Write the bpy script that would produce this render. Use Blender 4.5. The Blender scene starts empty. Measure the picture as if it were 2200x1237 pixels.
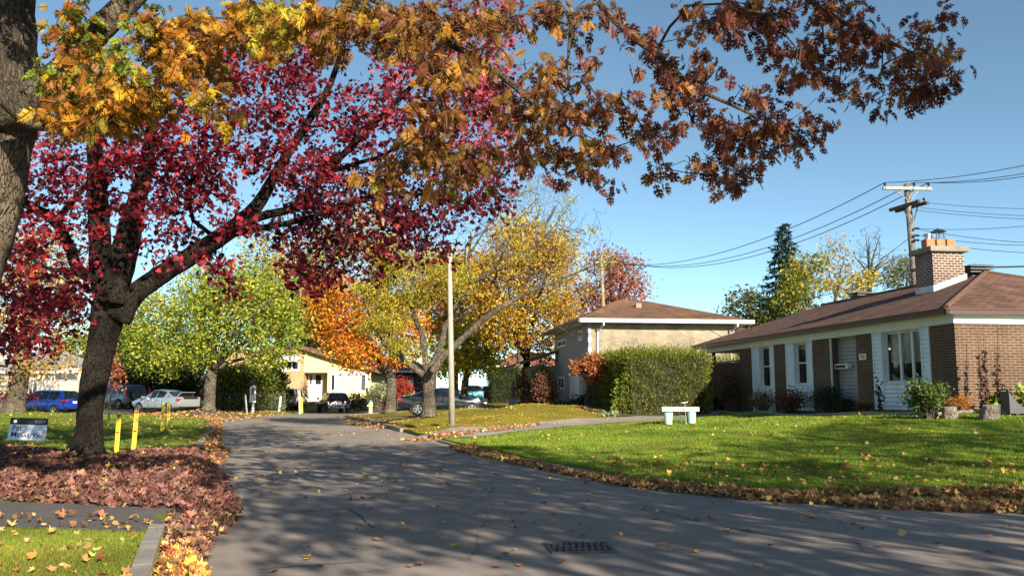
import bpy, math, random
import numpy as np
from mathutils import Vector, Matrix, geometry

sc = bpy.context.scene
COL = sc.collection
# ------------------------------------------------------------ camera, sky, sun, exposure
F, HV, H = 1833.0, 838.0, 1.6
TH = math.atan((HV - 618.5) / F)
CT, ST = math.cos(TH), math.sin(TH)
cd = bpy.data.cameras.new('camera')
cam = bpy.data.objects.new('camera', cd)
COL.objects.link(cam)
cam.location = (0, 0, H)
cam.rotation_euler = (math.pi / 2 + TH, 0, 0)
cd.sensor_width = 36.0
cd.lens = 36.0 * F / 2200
cd.clip_start, cd.clip_end = 0.1, 4000
sc.camera = cam
SUN_AZ, SUN_EL = math.radians(-60), math.radians(24)
SD = Vector((math.cos(SUN_EL) * math.cos(SUN_AZ), math.cos(SUN_EL) * math.sin(SUN_AZ), math.sin(SUN_EL)))
w = bpy.data.worlds.new('World')
sc.world = w
w.use_nodes = True
nt = w.node_tree
sky = nt.nodes.new('ShaderNodeTexSky')
sky.sky_type = 'NISHITA'
sky.sun_disc = False
sky.sun_elevation = SUN_EL
sky.sun_rotation = math.atan2(SD.x, SD.y)
sky.air_density, sky.dust_density, sky.ozone_density = 0.48, 0.1, 2.4
bg = nt.nodes['Background']
tint = nt.nodes.new('ShaderNodeMix'); tint.data_type = 'RGBA'; tint.blend_type = 'MULTIPLY'
tint.inputs[0].default_value = 1.0; tint.inputs[7].default_value = (1.0, 1.03, 0.80, 1)
nt.links.new(sky.outputs[0], tint.inputs[6])
nt.links.new(tint.outputs[2], bg.inputs[0])
bg.inputs[1].default_value = 0.115
sl = bpy.data.lights.new('sun', 'SUN')
so = bpy.data.objects.new('sun', sl)
COL.objects.link(so)
sl.energy, sl.angle, sl.color = 4.9, math.radians(0.55), (1.0, 0.90, 0.74)
so.rotation_euler = (-SD).to_track_quat('-Z', 'Y').to_euler()
so.location = SD * 80
sc.view_settings.view_transform = 'Standard'
sc.view_settings.look = 'None'
sc.view_settings.exposure = 1.2
sc.view_settings.gamma = 1.0
sc.cycles.max_bounces = 8
sc.cycles.transparent_max_bounces = 8

RNG = np.random.default_rng(7)
random.seed(7)


# ------------------------------------------------------------ pixel of the photograph -> point of the place
def ray(u, v):
    du, dv = (u - 1100) / F, (618.5 - v) / F
    return np.array([du, CT - dv * ST, ST + dv * CT])


def P(u, v, Y):
    d = ray(u, v)
    return np.array([0, 0, H]) + d * (Y / d[1])


def G(u, v, z=0.0):
    d = ray(u, v)
    return np.array([0, 0, H]) + d * ((z - H) / d[2])


def m_px(Y):
    return Y / F


# ------------------------------------------------------------ naming
def tag(o, label=None, cat=None, group=None, kind=None):
    if label: o['label'] = label
    if cat: o['category'] = cat
    if group: o['group'] = group
    if kind: o['kind'] = kind
    return o


def thing(name, label, cat, loc=(0, 0, 0), rz=0.0, group=None):
    o = bpy.data.objects.new(name, None)
    o.empty_display_size = 0.2
    COL.objects.link(o)
    o.location = loc
    o.rotation_euler = (0, 0, rz)
    return tag(o, label, cat, group)


def dup(root, loc, rz=None, label=None, scale=None):
    r = root.copy()
    COL.objects.link(r)
    r.location = loc
    if rz is not None: r.rotation_euler = (0, 0, rz)
    if scale is not None: r.scale = scale
    if label: r['label'] = label
    for ch in list(root.children):
        c = ch.copy(); COL.objects.link(c); c.parent = r
        for g in list(ch.children):
            d = g.copy(); COL.objects.link(d); d.parent = c
    return r


# ------------------------------------------------------------ materials
MATS = {}


def nm(name):
    m = bpy.data.materials.new(name)
    m.use_nodes = True
    t = m.node_tree
    return m, t, t.nodes['Principled BSDF']


def c4(c): return (c[0], c[1], c[2], 1.0)


def mat(name, c1, c2=None, scale=4.0, rough=0.7, metal=0.0, bump=0.0, bscale=None, stretch=(1, 1, 1), coat=0.0, spec=0.4, detail=5.0, c3=None):
    if name in MATS: return MATS[name]
    m, t, b = nm(name)
    b.inputs['Roughness'].default_value = rough
    b.inputs['Metallic'].default_value = metal
    b.inputs['Coat Weight'].default_value = coat
    b.inputs['Coat Roughness'].default_value = 0.05
    b.inputs['Specular IOR Level'].default_value = spec
    b.inputs['Base Color'].default_value = c4(c1)
    tc = t.nodes.new('ShaderNodeTexCoord')
    mp = t.nodes.new('ShaderNodeMapping')
    mp.inputs['Scale'].default_value = stretch
    t.links.new(tc.outputs['Object'], mp.inputs[0])
    if c2 is not None:
        n = t.nodes.new('ShaderNodeTexNoise')
        n.inputs['Scale'].default_value = scale
        n.inputs['Detail'].default_value = detail
        n.inputs['Roughness'].default_value = 0.65
        r = t.nodes.new('ShaderNodeValToRGB')
        r.color_ramp.elements[0].position, r.color_ramp.elements[1].position = 0.32, 0.68
        r.color_ramp.elements[0].color, r.color_ramp.elements[1].color = c4(c1), c4(c2)
        if c3 is not None:
            e = r.color_ramp.elements.new(0.5)
            e.color = c4(c3)
        t.links.new(mp.outputs[0], n.inputs['Vector'])
        t.links.new(n.outputs['Fac'], r.inputs[0])
        t.links.new(r.outputs[0], b.inputs['Base Color'])
    if bump:
        n2 = t.nodes.new('ShaderNodeTexNoise')
        n2.inputs['Scale'].default_value = bscale or scale * 4
        n2.inputs['Detail'].default_value = 6
        bp = t.nodes.new('ShaderNodeBump')
        bp.inputs['Strength'].default_value = bump
        bp.inputs['Distance'].default_value = 0.02
        t.links.new(mp.outputs[0], n2.inputs['Vector'])
        t.links.new(n2.outputs['Fac'], bp.inputs['Height'])
        t.links.new(bp.outputs[0], b.inputs['Normal'])
    MATS[name] = m
    return m


def planar(t, mode):
    """texture vector for walls and roof slopes, in metres of the object's own space"""
    tc = t.nodes.new('ShaderNodeTexCoord')
    s = t.nodes.new('ShaderNodeSeparateXYZ')
    t.links.new(tc.outputs['Object'], s.inputs[0])
    cmb = t.nodes.new('ShaderNodeCombineXYZ')
    if mode == 'xy':
        a = t.nodes.new('ShaderNodeMath'); a.operation = 'ADD'
        t.links.new(s.outputs[0], a.inputs[0]); t.links.new(s.outputs[1], a.inputs[1])
        t.links.new(a.outputs[0], cmb.inputs[0])
    else:
        t.links.new(s.outputs[0 if mode == 'x' else 1], cmb.inputs[0])
    t.links.new(s.outputs[2], cmb.inputs[1])
    return cmb, tc


def brickmat(name, c1, c2, mortar, bw=0.2, bh=0.0725, mode='xy', msize=0.012, zscale=1.0, rough=0.85, bump=0.5, var=0.5):
    if name in MATS: return MATS[name]
    m, t, b = nm(name)
    cmb, tc = planar(t, mode)
    mp = t.nodes.new('ShaderNodeMapping')
    mp.inputs['Scale'].default_value = (1, zscale, 1)
    t.links.new(cmb.outputs[0], mp.inputs[0])
    br = t.nodes.new('ShaderNodeTexBrick')
    br.inputs['Scale'].default_value = 1.0
    br.inputs['Brick Width'].default_value = bw
    br.inputs['Row Height'].default_value = bh
    br.inputs['Mortar Size'].default_value = msize
    br.inputs['Mortar Smooth'].default_value = 0.2
    br.inputs['Color1'].default_value = c4(c1)
    br.inputs['Color2'].default_value = c4(c2)
    br.inputs['Mortar'].default_value = c4(mortar)
    t.links.new(mp.outputs[0], br.inputs['Vector'])
    n = t.nodes.new('ShaderNodeTexNoise')
    n.inputs['Scale'].default_value = 1.3
    n.inputs['Detail'].default_value = 8
    t.links.new(tc.outputs['Object'], n.inputs['Vector'])
    mr = t.nodes.new('ShaderNodeMapRange')
    mr.inputs[1].default_value, mr.inputs[2].default_value = 0.3, 0.7
    mr.inputs[3].default_value, mr.inputs[4].default_value = 1 - var * 0.5, 1 + var * 0.5
    t.links.new(n.outputs['Fac'], mr.inputs[0])
    mx = t.nodes.new('ShaderNodeMix'); mx.data_type = 'RGBA'; mx.blend_type = 'MULTIPLY'
    mx.inputs[0].default_value = 1.0
    t.links.new(br.outputs['Color'], mx.inputs[6])
    t.links.new(mr.outputs[0], mx.inputs[7])
    t.links.new(mx.outputs[2], b.inputs['Base Color'])
    b.inputs['Roughness'].default_value = rough
    b.inputs['Specular IOR Level'].default_value = 0.2
    bp = t.nodes.new('ShaderNodeBump')
    bp.inputs['Strength'].default_value = bump
    bp.inputs['Distance'].default_value = 0.008
    bp.invert = True
    t.links.new(br.outputs['Fac'], bp.inputs['Height'])
    t.links.new(bp.outputs[0], b.inputs['Normal'])
    MATS[name] = m
    return m


def leafmat(name, trans=0.35, rough=0.55, spec=0.25):
    if name in MATS: return MATS[name]
    m, t, b = nm(name)
    a = t.nodes.new('ShaderNodeAttribute'); a.attribute_name = 'Col'
    b.inputs['Roughness'].default_value = rough
    b.inputs['Specular IOR Level'].default_value = spec
    t.links.new(a.outputs['Color'], b.inputs['Base Color'])
    tr = t.nodes.new('ShaderNodeBsdfTranslucent')
    t.links.new(a.outputs['Color'], tr.inputs['Color'])
    mx = t.nodes.new('ShaderNodeMixShader')
    mx.inputs[0].default_value = trans
    t.links.new(b.outputs[0], mx.inputs[1])
    t.links.new(tr.outputs[0], mx.inputs[2])
    t.links.new(mx.outputs[0], t.nodes['Material Output'].inputs['Surface'])
    MATS[name] = m
    return m


def glassmat(name, c=(0.02, 0.025, 0.03), rough=0.04):
    return mat(name, c, None, rough=rough, spec=0.9, coat=0.3)


def barkmat(name, c1, c2, sc_=9.0, bump=1.0):
    """furrowed bark: upright plates parted by dark cracks"""
    if name in MATS: return MATS[name]
    m, t, b = nm(name)
    N = lambda k, **kw: (lambda n: ([setattr(n, q, v) for q, v in kw.items()], n)[1])(t.nodes.new(k))
    tc = N('ShaderNodeTexCoord')
    wn = N('ShaderNodeTexNoise'); wn.inputs['Scale'].default_value = 5; wn.inputs['Detail'].default_value = 4
    t.links.new(tc.outputs['Object'], wn.inputs['Vector'])
    wm = N('ShaderNodeMix', data_type='VECTOR'); wm.inputs[0].default_value = .2
    t.links.new(tc.outputs['Object'], wm.inputs[4]); t.links.new(wn.outputs['Color'], wm.inputs[5])
    mp = N('ShaderNodeMapping'); mp.inputs['Scale'].default_value = (1, 1, .2)
    t.links.new(wm.outputs[1], mp.inputs[0])
    vo = N('ShaderNodeTexVoronoi', feature='DISTANCE_TO_EDGE'); vo.inputs['Scale'].default_value = sc_ * 2.6
    t.links.new(mp.outputs[0], vo.inputs['Vector'])
    pl = N('ShaderNodeMapRange', interpolation_type='SMOOTHSTEP'); pl.inputs[1].default_value, pl.inputs[2].default_value = 0.0, .11
    t.links.new(vo.outputs['Distance'], pl.inputs[0])
    fn = N('ShaderNodeTexNoise'); fn.inputs['Scale'].default_value = sc_ * 4; fn.inputs['Detail'].default_value = 8; fn.inputs['Roughness'].default_value = .75
    t.links.new(mp.outputs[0], fn.inputs['Vector'])
    big = N('ShaderNodeTexNoise'); big.inputs['Scale'].default_value = 1.6; big.inputs['Detail'].default_value = 5
    t.links.new(tc.outputs['Object'], big.inputs['Vector'])
    ad = N('ShaderNodeMath', operation='ADD'); t.links.new(fn.outputs['Fac'], ad.inputs[0]); t.links.new(big.outputs['Fac'], ad.inputs[1])
    hf = N('ShaderNodeMapRange'); hf.inputs[1].default_value, hf.inputs[2].default_value = .7, 1.3
    t.links.new(ad.outputs[0], hf.inputs[0])
    ht = N('ShaderNodeMath', operation='MULTIPLY'); t.links.new(pl.outputs[0], ht.inputs[0]); t.links.new(hf.outputs[0], ht.inputs[1])
    r = N('ShaderNodeValToRGB')
    r.color_ramp.elements[0].position, r.color_ramp.elements[1].position = .05, .75
    r.color_ramp.elements[0].color, r.color_ramp.elements[1].color = c4(tuple(q * .75 for q in c1)), c4(tuple(q * 1.15 for q in c2))
    t.links.new(ht.outputs[0], r.inputs[0]); t.links.new(r.outputs[0], b.inputs['Base Color'])
    b.inputs['Roughness'].default_value = .92
    b.inputs['Specular IOR Level'].default_value = .12
    bp = N('ShaderNodeBump'); bp.inputs['Strength'].default_value = min(1, bump); bp.inputs['Distance'].default_value = .07
    t.links.new(ht.outputs[0], bp.inputs['Height']); t.links.new(bp.outputs[0], b.inputs['Normal'])
    MATS[name] = m
    return m


# ------------------------------------------------------------ mesh building
class MB:
    def __init__(s): s.v, s.f, s.mi = [], [], []

    def add(s, vs, fs, mi=0):
        n = len(s.v)
        s.v += [tuple(float(c) for c in p) for p in vs]
        s.f += [tuple(n + i for i in f) for f in fs]
        s.mi += [mi] * len(fs)
        return s

    def box(s, x0, x1, y0, y1, z0, z1, mi=0):
        return s.add([(x0, y0, z0), (x1, y0, z0), (x1, y1, z0), (x0, y1, z0), (x0, y0, z1), (x1, y0, z1), (x1, y1, z1), (x0, y1, z1)],
                     [(3, 2, 1, 0), (4, 5, 6, 7), (0, 1, 5, 4), (1, 2, 6, 5), (2, 3, 7, 6), (3, 0, 4, 7)], mi)

    def quad(s, a, b, c, d, mi=0): return s.add([a, b, c, d], [(0, 1, 2, 3)], mi)

    def poly(s, pts, mi=0): return s.add(pts, [tuple(range(len(pts)))], mi)

    def slab(s, pts, off, mi=0):
        """a polygon thickened by the vector off"""
        n = len(pts)
        o = np.array(off)
        q = [np.array(p) + o for p in pts]
        fs = [tuple(reversed(range(n))), tuple(range(n, 2 * n))] + [(i, (i + 1) % n, n + (i + 1) % n, n + i) for i in range(n)]
        return s.add(list(pts) + q, fs, mi)

    def tube(s, pts, rad, n=8, cap=True, mi=0, jit=0.0):
        pts = [np.array(p, float) for p in pts]
        if np.isscalar(rad): rad = [rad] * len(pts)
        vs, fs = [], []
        prev = None
        for i, p in enumerate(pts):
            a = pts[min(i + 1, len(pts) - 1)] - pts[max(i - 1, 0)]
            a = a / (np.linalg.norm(a) + 1e-9)
            if prev is None:
                h = np.array([1.0, 0, 0]) if abs(a[0]) < 0.8 else np.array([0, 1.0, 0])
                x = h - a * a.dot(h)
            else:
                x = prev - a * a.dot(prev)
            x /= np.linalg.norm(x) + 1e-9
            prev = x
            y = np.cross(a, x)
            for k in range(n):
                t = 2 * math.pi * k / n
                r = rad[i] * (1 + (jit * random.uniform(-1, 1) if jit else 0))
                vs.append(p + r * (math.cos(t) * x + math.sin(t) * y))
        for i in range(len(pts) - 1):
            for k in range(n):
                k2 = (k + 1) % n
                fs.append((i * n + k, i * n + k2, (i + 1) * n + k2, (i + 1) * n + k))
        if cap:
            fs.append(tuple(reversed(range(n))))
            fs.append(tuple((len(pts) - 1) * n + k for k in range(n)))
        return s.add(vs, fs, mi)

    def lathe(s, prof, c=(0, 0, 0), n=16, mi=0):
        vs, fs = [], []
        for r, z in prof:
            for k in range(n):
                t = 2 * math.pi * k / n
                vs.append((c[0] + r * math.cos(t), c[1] + r * math.sin(t), c[2] + z))
        for i in range(len(prof) - 1):
            for k in range(n):
                k2 = (k + 1) % n
                fs.append((i * n + k, i * n + k2, (i + 1) * n + k2, (i + 1) * n + k))
        fs.append(tuple(reversed(range(n))))
        fs.append(tuple((len(prof) - 1) * n + k for k in range(n)))
        return s.add(vs, fs, mi)

    def build(s, name, m, parent=None, smooth=False, bevel=0.0, loc=None):
        me = bpy.data.meshes.new(name)
        me.from_pydata(s.v, [], s.f)
        ms = m if isinstance(m, (list, tuple)) else [m]
        for k in ms: me.materials.append(k)
        if len(ms) > 1: me.polygons.foreach_set('material_index', s.mi)
        if smooth: me.polygons.foreach_set('use_smooth', [True] * len(s.f))
        me.update()
        o = bpy.data.objects.new(name, me)
        COL.objects.link(o)
        if parent: o.parent = parent
        if loc is not None: o.location = loc
        if bevel:
            b = o.modifiers.new('bevel', 'BEVEL')
            b.width = bevel; b.segments = 2; b.limit_method = 'ANGLE'
        return o


def mesh_np(name, V, Fc, m, parent=None, col=None, smooth=False):
    """V (n,3), Fc (k,c) faces of one size, col (n,3)"""
    me = bpy.data.meshes.new(name)
    V = np.ascontiguousarray(V, np.float32)
    Fc = np.ascontiguousarray(Fc, np.int32)
    k, c = Fc.shape
    me.vertices.add(len(V)); me.vertices.foreach_set('co', V.ravel())
    me.loops.add(k * c); me.loops.foreach_set('vertex_index', Fc.ravel())
    me.polygons.add(k)
    me.polygons.foreach_set('loop_start', np.arange(0, k * c, c, dtype=np.int32))
    me.polygons.foreach_set('loop_total', np.full(k, c, np.int32))
    if smooth: me.polygons.foreach_set('use_smooth', np.ones(k, bool))
    me.materials.append(m)
    me.update(calc_edges=True)
    me.validate()
    if col is not None:
        at = me.attributes.new('Col', 'FLOAT_COLOR', 'POINT')
        at.data.foreach_set('color', np.concatenate([col, np.ones((len(col), 1))], 1).astype(np.float32).ravel())
    o = bpy.data.objects.new(name, me)
    COL.objects.link(o)
    if parent: o.parent = parent
    return o


# leaf outlines: (vertices, triangles), y along the leaf, length 1
def fan(out, ctr):
    pts = out + [(-x, y) for x, y in reversed(out[1:-1])]
    v = [ctr] + pts
    n = len(pts)
    f = [(0, 1 + i, 1 + (i + 1) % n) for i in range(n)]
    v = np.array([(x, y, 0.16 * abs(x) - 0.12 * (y - 0.4) ** 2) for x, y in v])
    return v, np.array(f)


MAPLE = fan([(0, 0), (0.16, 0.08), (0.46, 0.10), (0.36, 0.27), (0.60, 0.55), (0.27, 0.50), (0.24, 0.72), (0, 1.0)], (0, 0.38))
def _oak():
    v = [(0, 0), (0, .35), (0, .65), (0, .9)]
    f = []
    def p(x, y): v.append((x, y)); return len(v) - 1
    for s in (1, -1):
        b0 = p(.035 * s, .10); b1 = p(.06 * s, .36); b2 = p(.07 * s, .60); b3 = p(.06 * s, .82)
        f += [(0, b0, 1), (b0, b1, 1), (1, b1, 2), (b1, b2, 2), (2, b2, 3), (b2, b3, 3)]
        for (a, y, w, h) in ((b0, .12, .27, .15), (b1, .38, .40, .20), (b2, .62, .33, .20)):
            lo, hi = p(.045 * s, y), p(.07 * s, y + .17)
            t1, nk, t2, t3 = p((w * .98) * s, y + h + .03), p(w * .62 * s, y + h * .85), p(w * .78 * s, y + h * .35), p(w * .66 * s, y + h + .13)
            nk2 = p(w * .55 * s, y + h + .02)
            f += [(lo, t2, nk), (lo, nk, hi), (nk, t1, nk2), (nk, nk2, hi), (nk2, t3, hi)]
        tip = p(.12 * s, .98); f += [(3, b3, tip)]
    e = p(0, 1.10); x1 = p(.05, .9); x2 = p(-.05, .9)
    f += [(x2, x1, e)]
    return np.array([(x, y, .20 * abs(x) - .10 * (y - .4) ** 2) for x, y in v]), np.array(f)


OAK = _oak()
OVAL = (np.array([(0, 0, 0), (.3, .4, .05), (0, 1, -.05), (-.3, .4, .05)]), np.array([(0, 1, 2), (0, 2, 3)]))
SLIM = (np.array([(0, 0, 0), (.11, .45, .02), (0, 1, -.06), (-.11, .45, .02)]), np.array([(0, 1, 2), (0, 2, 3)]))
NEEDLE = (np.array([(-.05, 0, 0), (.05, 0, 0), (0, 1, 0)]), np.array([(0, 1, 2)]))


def unit(a): return a / (np.linalg.norm(a, axis=1, keepdims=True) + 1e-9)


def leaf_frames(n, rng, droop=0.5, up=0.6, out=None):
    a = rng.normal(size=(n, 3)) * np.array([1, 1, .7]) + np.array([0, 0, -droop])
    if out is not None: a = a * 0.6 + out
    a = unit(a)
    b = rng.normal(size=(n, 3)) + np.array([0, 0, up])
    nn = unit(b - a * (a * b).sum(1, keepdims=True))
    x = np.cross(a, nn)
    return np.stack([x, a, nn], 2)


def scatter(name, tmpl, pos, R, size, col, m, parent=None, origin=None, curl=None):
    tv, tf = tmpl
    n, k = len(pos), len(tv)
    T = np.broadcast_to(tv[None], (n, k, 3)).copy()
    if curl is not None:
        T[:, :, 2] += curl[:, None] * (T[:, :, 0] ** 2 * 1.4 + (T[:, :, 1] - .5) ** 2) * 1.3
    V = np.einsum('nij,nkj->nki', R, T) * size[:, None, None] + pos[:, None, :]
    if origin is not None: V -= np.array(origin)[None, None]
    Fc = (tf[None] + (np.arange(n) * k)[:, None, None]).reshape(-1, tf.shape[1])
    C = np.repeat(col, k, axis=0)
    return mesh_np(name, V.reshape(-1, 3), Fc, m, parent, C)


def pick(rng, n, pal, wts=None, jit=0.18, clump=None, per=None):
    """leaf colours from a palette; clump: index of clump so that neighbours agree"""
    pal = np.array(pal, float)
    p = None if wts is None else np.array(wts, float) / sum(wts)
    idx = rng.choice(len(pal), n, p=p)
    if clump is not None:
        nc = clump.max() + 1
        ci = rng.choice(len(pal), nc, p=p)
        same = rng.random(n) < (per or 0.6)
        idx = np.where(same, ci[clump], idx)
    c = pal[idx] * (1 + jit * rng.normal(size=(n, 1))) * (1 + 0.06 * rng.normal(size=(n, 3)))
    return np.clip(c, 0.004, 0.9)


# ------------------------------------------------------------ trees
def grow(nodes, parents, rads, start_ok, att, step, rng, wander=0.12):
    pos = list(nodes)
    par = list(parents)
    rad = list(rads)
    cap = len(pos) + len(att) * 60
    A = np.zeros((cap, 3)); A[:len(pos)] = pos
    ok = np.zeros(cap, bool); ok[:len(pos)] = start_ok
    n = len(pos)
    fork = A[:n][ok[:n]].mean(0)
    order = np.argsort(np.linalg.norm(att - fork, axis=1) + rng.random(len(att)) * 0.5)
    ends = np.zeros(len(att), int)
    for i in order:
        p = att[i]
        d = np.linalg.norm(A[:n] - p, axis=1)
        d = np.where(ok[:n], d + 0.35 * np.maximum(0, A[:n, 2] - p[2]), 1e9)
        j = int(np.argmin(d))
        q = A[j]
        L = np.linalg.norm(p - q)
        k = max(1, int(round(L / step)))
        last = j
        for t in range(1, k + 1):
            if n >= cap: break
            f = t / k
            x = q + (p - q) * f
            x = x + rng.normal(size=3) * wander * step * (1 if t < k else 0.3) + np.array([0, 0, math.sin(f * math.pi) * 0.06 * L])
            A[n] = x; ok[n] = True
            par.append(last); rad.append(0.0)
            last = n; n += 1
        ends[i] = last
    return A[:n], np.array(par), np.array(rad), ends


def wood_mesh(A, par, rad, n0, tip, origin, name, m, parent, expo=0.45, chains0=(), jit=0.04):
    n = len(A)
    cnt = np.zeros(n)
    kids = [[] for _ in range(n)]
    for i in range(n):
        if par[i] >= 0: kids[par[i]].append(i)
    cnt = np.zeros(n)
    for i in range(n - 1, -1, -1):
        if i >= n0 and not kids[i]: cnt[i] = max(cnt[i], 1)
        if par[i] >= 0: cnt[par[i]] += max(cnt[i], 0)
    r = np.where(rad > 0, rad, tip * np.maximum(cnt, 1) ** expo)
    for i in range(n0, n):
        r[i] = min(r[i], r[par[i]] * 0.92) if par[i] >= 0 else r[i]
    mb = MB()
    for ch in chains0:
        mb.tube([A[i] - origin for i in ch], [r[i] for i in ch], n=12 if r[ch[0]] > .12 else 8, jit=jit)
    done = np.zeros(n, bool)
    for i in range(n0, n):
        if done[i]: continue
        ch = [par[i], i]; done[i] = True
        j = i
        while True:
            ks = [k for k in kids[j] if not done[k]]
            if not ks: break
            j = max(ks, key=lambda k: cnt[k])
            done[j] = True; ch.append(j)
        rr = [min(r[ch[0]], r[i] * 1.15)] + [r[k] for k in ch[1:]]
        rr[-1] *= 0.5
        mb.tube([A[k] - origin for k in ch], rr, n=6 if rr[0] > .05 else (4 if rr[0] > .02 else 3), cap=False)
    return mb.build(name, m, parent, smooth=True)


def sub(pts, k):
    """resample a polyline of (x,y,z,r) smoothly (Catmull-Rom)"""
    p = [np.array(q, float) for q in pts]
    if len(p) < 3: 
        return [p[0] + (p[-1] - p[0]) * t / k for t in range(k + 1)]
    out = []
    for i in range(len(p) - 1):
        a, b, c, d = p[max(i - 1, 0)], p[i], p[i + 1], p[min(i + 2, len(p) - 1)]
        for t in range(k):
            s = t / k
            out.append(0.5 * ((2 * b) + (c - a) * s + (2 * a - 5 * b + 4 * c - d) * s * s + (3 * b - a - 3 * c + d) * s ** 3))
    out.append(p[-1])
    return out


def make_tree(name, label, cat, trunk, limbs, att, bark, rng, leaf=None, zmin=None, step=0.6, tip=0.007, group=None, wander=0.12, seg=3, skirt=True):
    """trunk / limbs: polylines of (x,y,z,r). att: points the twigs grow to.
    leaf: dict(tmpl, per, spread, size, pal, wts, mat, mask, droop)"""
    base = np.array(trunk[0][:3])
    e = thing(name, label, cat, tuple(base), 0, group)
    nodes, par, rad, chains = [], [], [], []
    for li, line in enumerate([trunk] + list(limbs)):
        q = sub(line, seg)
        ch = []
        for k, p in enumerate(q):
            if k == 0 and li > 0:
                A = np.array(nodes)
                prev = int(np.argmin(np.linalg.norm(A - p[:3], axis=1)))
            else:
                prev = len(nodes) - 1 if k else -1
            nodes.append(p[:3]); par.append(prev); rad.append(max(p[3], 0.004)); ch.append(len(nodes) - 1)
        chains.append(ch)
    n0 = len(nodes)
    zm = zmin if zmin is not None else base[2] + 1.5
    okm = np.array([p[2] > zm for p in nodes])
    if not okm.any(): okm[-1] = True
    A, pr, rd, ends = grow(np.array(nodes), par, rad, okm, att, step, rng, wander)
    wood_mesh(A, pr, rd, n0, tip, base, 'trunk', bark, e, chains0=chains)
    if leaf:
        mask = leaf.get('mask')
        pts = att if mask is None else att[mask]
        per = leaf['per']
        nL = len(pts) * per
        cl = np.repeat(np.arange(len(pts)), per)
        spread = leaf['spread']
        pos = pts[cl] + rng.normal(size=(nL, 3)) * np.array([spread, spread, spread * .75])
        R = leaf_frames(nL, rng, leaf.get('droop', .5), leaf.get('up', .6))
        size = leaf['size'] * (1 + leaf.get('svar', .28) * rng.normal(size=nL)).clip(.4, 1.4)
        if leaf.get('colfn'): col = leaf['colfn'](rng, pos, cl)
        else: col = pick(rng, nL, leaf['pal'], leaf.get('wts'), leaf.get('jit', .2), cl, leaf.get('same', .5))
        scatter('crown', leaf['tmpl'], pos, R, size, col, leaf['mat'], e, origin=base, curl=rng.normal(size=nL) * .6)
    return e


def blob_pts(rng, blobs, Y, dY, per_px2=None, n=None):
    """points spread through ellipsoids given as (u, v, ru, rv[, Y[, weight]])"""
    out = []
    for b in blobs:
        u, v, ru, rv = b[:4]
        y0 = b[4] if len(b) > 4 and b[4] else Y
        wt = b[5] if len(b) > 5 else 1.0
        k = max(1, int(round(ru * rv * math.pi * per_px2 * wt))) if per_px2 else n
        for _ in range(k):
            while True:
                q = rng.uniform(-1, 1, 3)
                if q.dot(q) < 1: break
            out.append(P(u + q[0] * ru, v + q[1] * rv, y0 + q[2] * dY))
    return np.array(out)


def text(s, size, m, parent, loc, rot, name='lettering', align='CENTER', ext=0.002, font=None):
    cu = bpy.data.curves.new(name, 'FONT')
    cu.body = s
    cu.size = size
    cu.extrude = ext
    cu.align_x = align
    cu.offset = size * (.008 if size > .12 else .004)
    o = bpy.data.objects.new(name + '_curve', cu)
    COL.objects.link(o)
    dg = bpy.context.evaluated_depsgraph_get()
    me = bpy.data.meshes.new_from_object(o.evaluated_get(dg))
    bpy.data.objects.remove(o)
    bpy.data.curves.remove(cu)
    me.materials.clear(); me.materials.append(m)
    ob = bpy.data.objects.new(name, me)
    COL.objects.link(ob)
    ob.parent = parent
    ob.location = loc
    ob.rotation_euler = rot
    return ob


MAPLE_M = leafmat('leaf maple', 0.38)
OAK_M = leafmat('leaf oak', 0.30, 0.5)
FAR_M = leafmat('leaf far', 0.35)
GRASS_M = leafmat('grass blade', 0.30, 0.6)
DRY_M = leafmat('leaf dry', 0.12, 0.75, 0.15)
BARK_DARK = barkmat('bark dark', (0.012, 0.009, 0.0075), (0.052, 0.042, 0.033))
BARK_OAK = barkmat('bark oak', (0.055, 0.042, 0.031), (0.27, 0.21, 0.145), 10)
BARK_GREY = barkmat('bark grey', (0.06, 0.048, 0.036), (0.26, 0.215, 0.16), 8)
BARK_TWIG = barkmat('bark twig', (0.06, 0.05, 0.043), (0.15, 0.125, 0.105), 8, 0.3)
WHITE = mat('white paint', (0.72, 0.73, 0.74), (0.62, 0.63, 0.64), 2, rough=.5)
BLACK = mat('black plastic', (0.012, 0.012, 0.013), None, rough=.5)


# ------------------------------------------------------------ terrain
def proj(p):
    p = np.atleast_2d(np.asarray(p, float))
    z = p[:, 2] - H
    f = p[:, 1] * CT + z * ST
    up = -p[:, 1] * ST + z * CT
    f = np.where(np.abs(f) < 1e-6, 1e-6, f)
    return 1100 + F * p[:, 0] / f, 618.5 - F * up / f


def inpoly(x, y, poly):
    x = np.asarray(x); y = np.asarray(y)
    r = np.zeros(len(x), bool)
    n = len(poly)
    for i in range(n):
        x1, y1 = poly[i]; x2, y2 = poly[(i + 1) % n]
        c = ((y1 > y) != (y2 > y)) & (x < (x2 - x1) * (y - y1) / (y2 - y1 + 1e-12) + x1)
        r ^= c
    return r


def xy(p): return (float(p[0]), float(p[1]))


def dens(pts, k=6):
    out = []
    for a, b in zip(pts[:-1], pts[1:]):
        for t in range(k): out.append(tuple(np.array(a) + (np.array(b) - np.array(a)) * t / k))
    return out + [tuple(pts[-1])]


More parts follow.
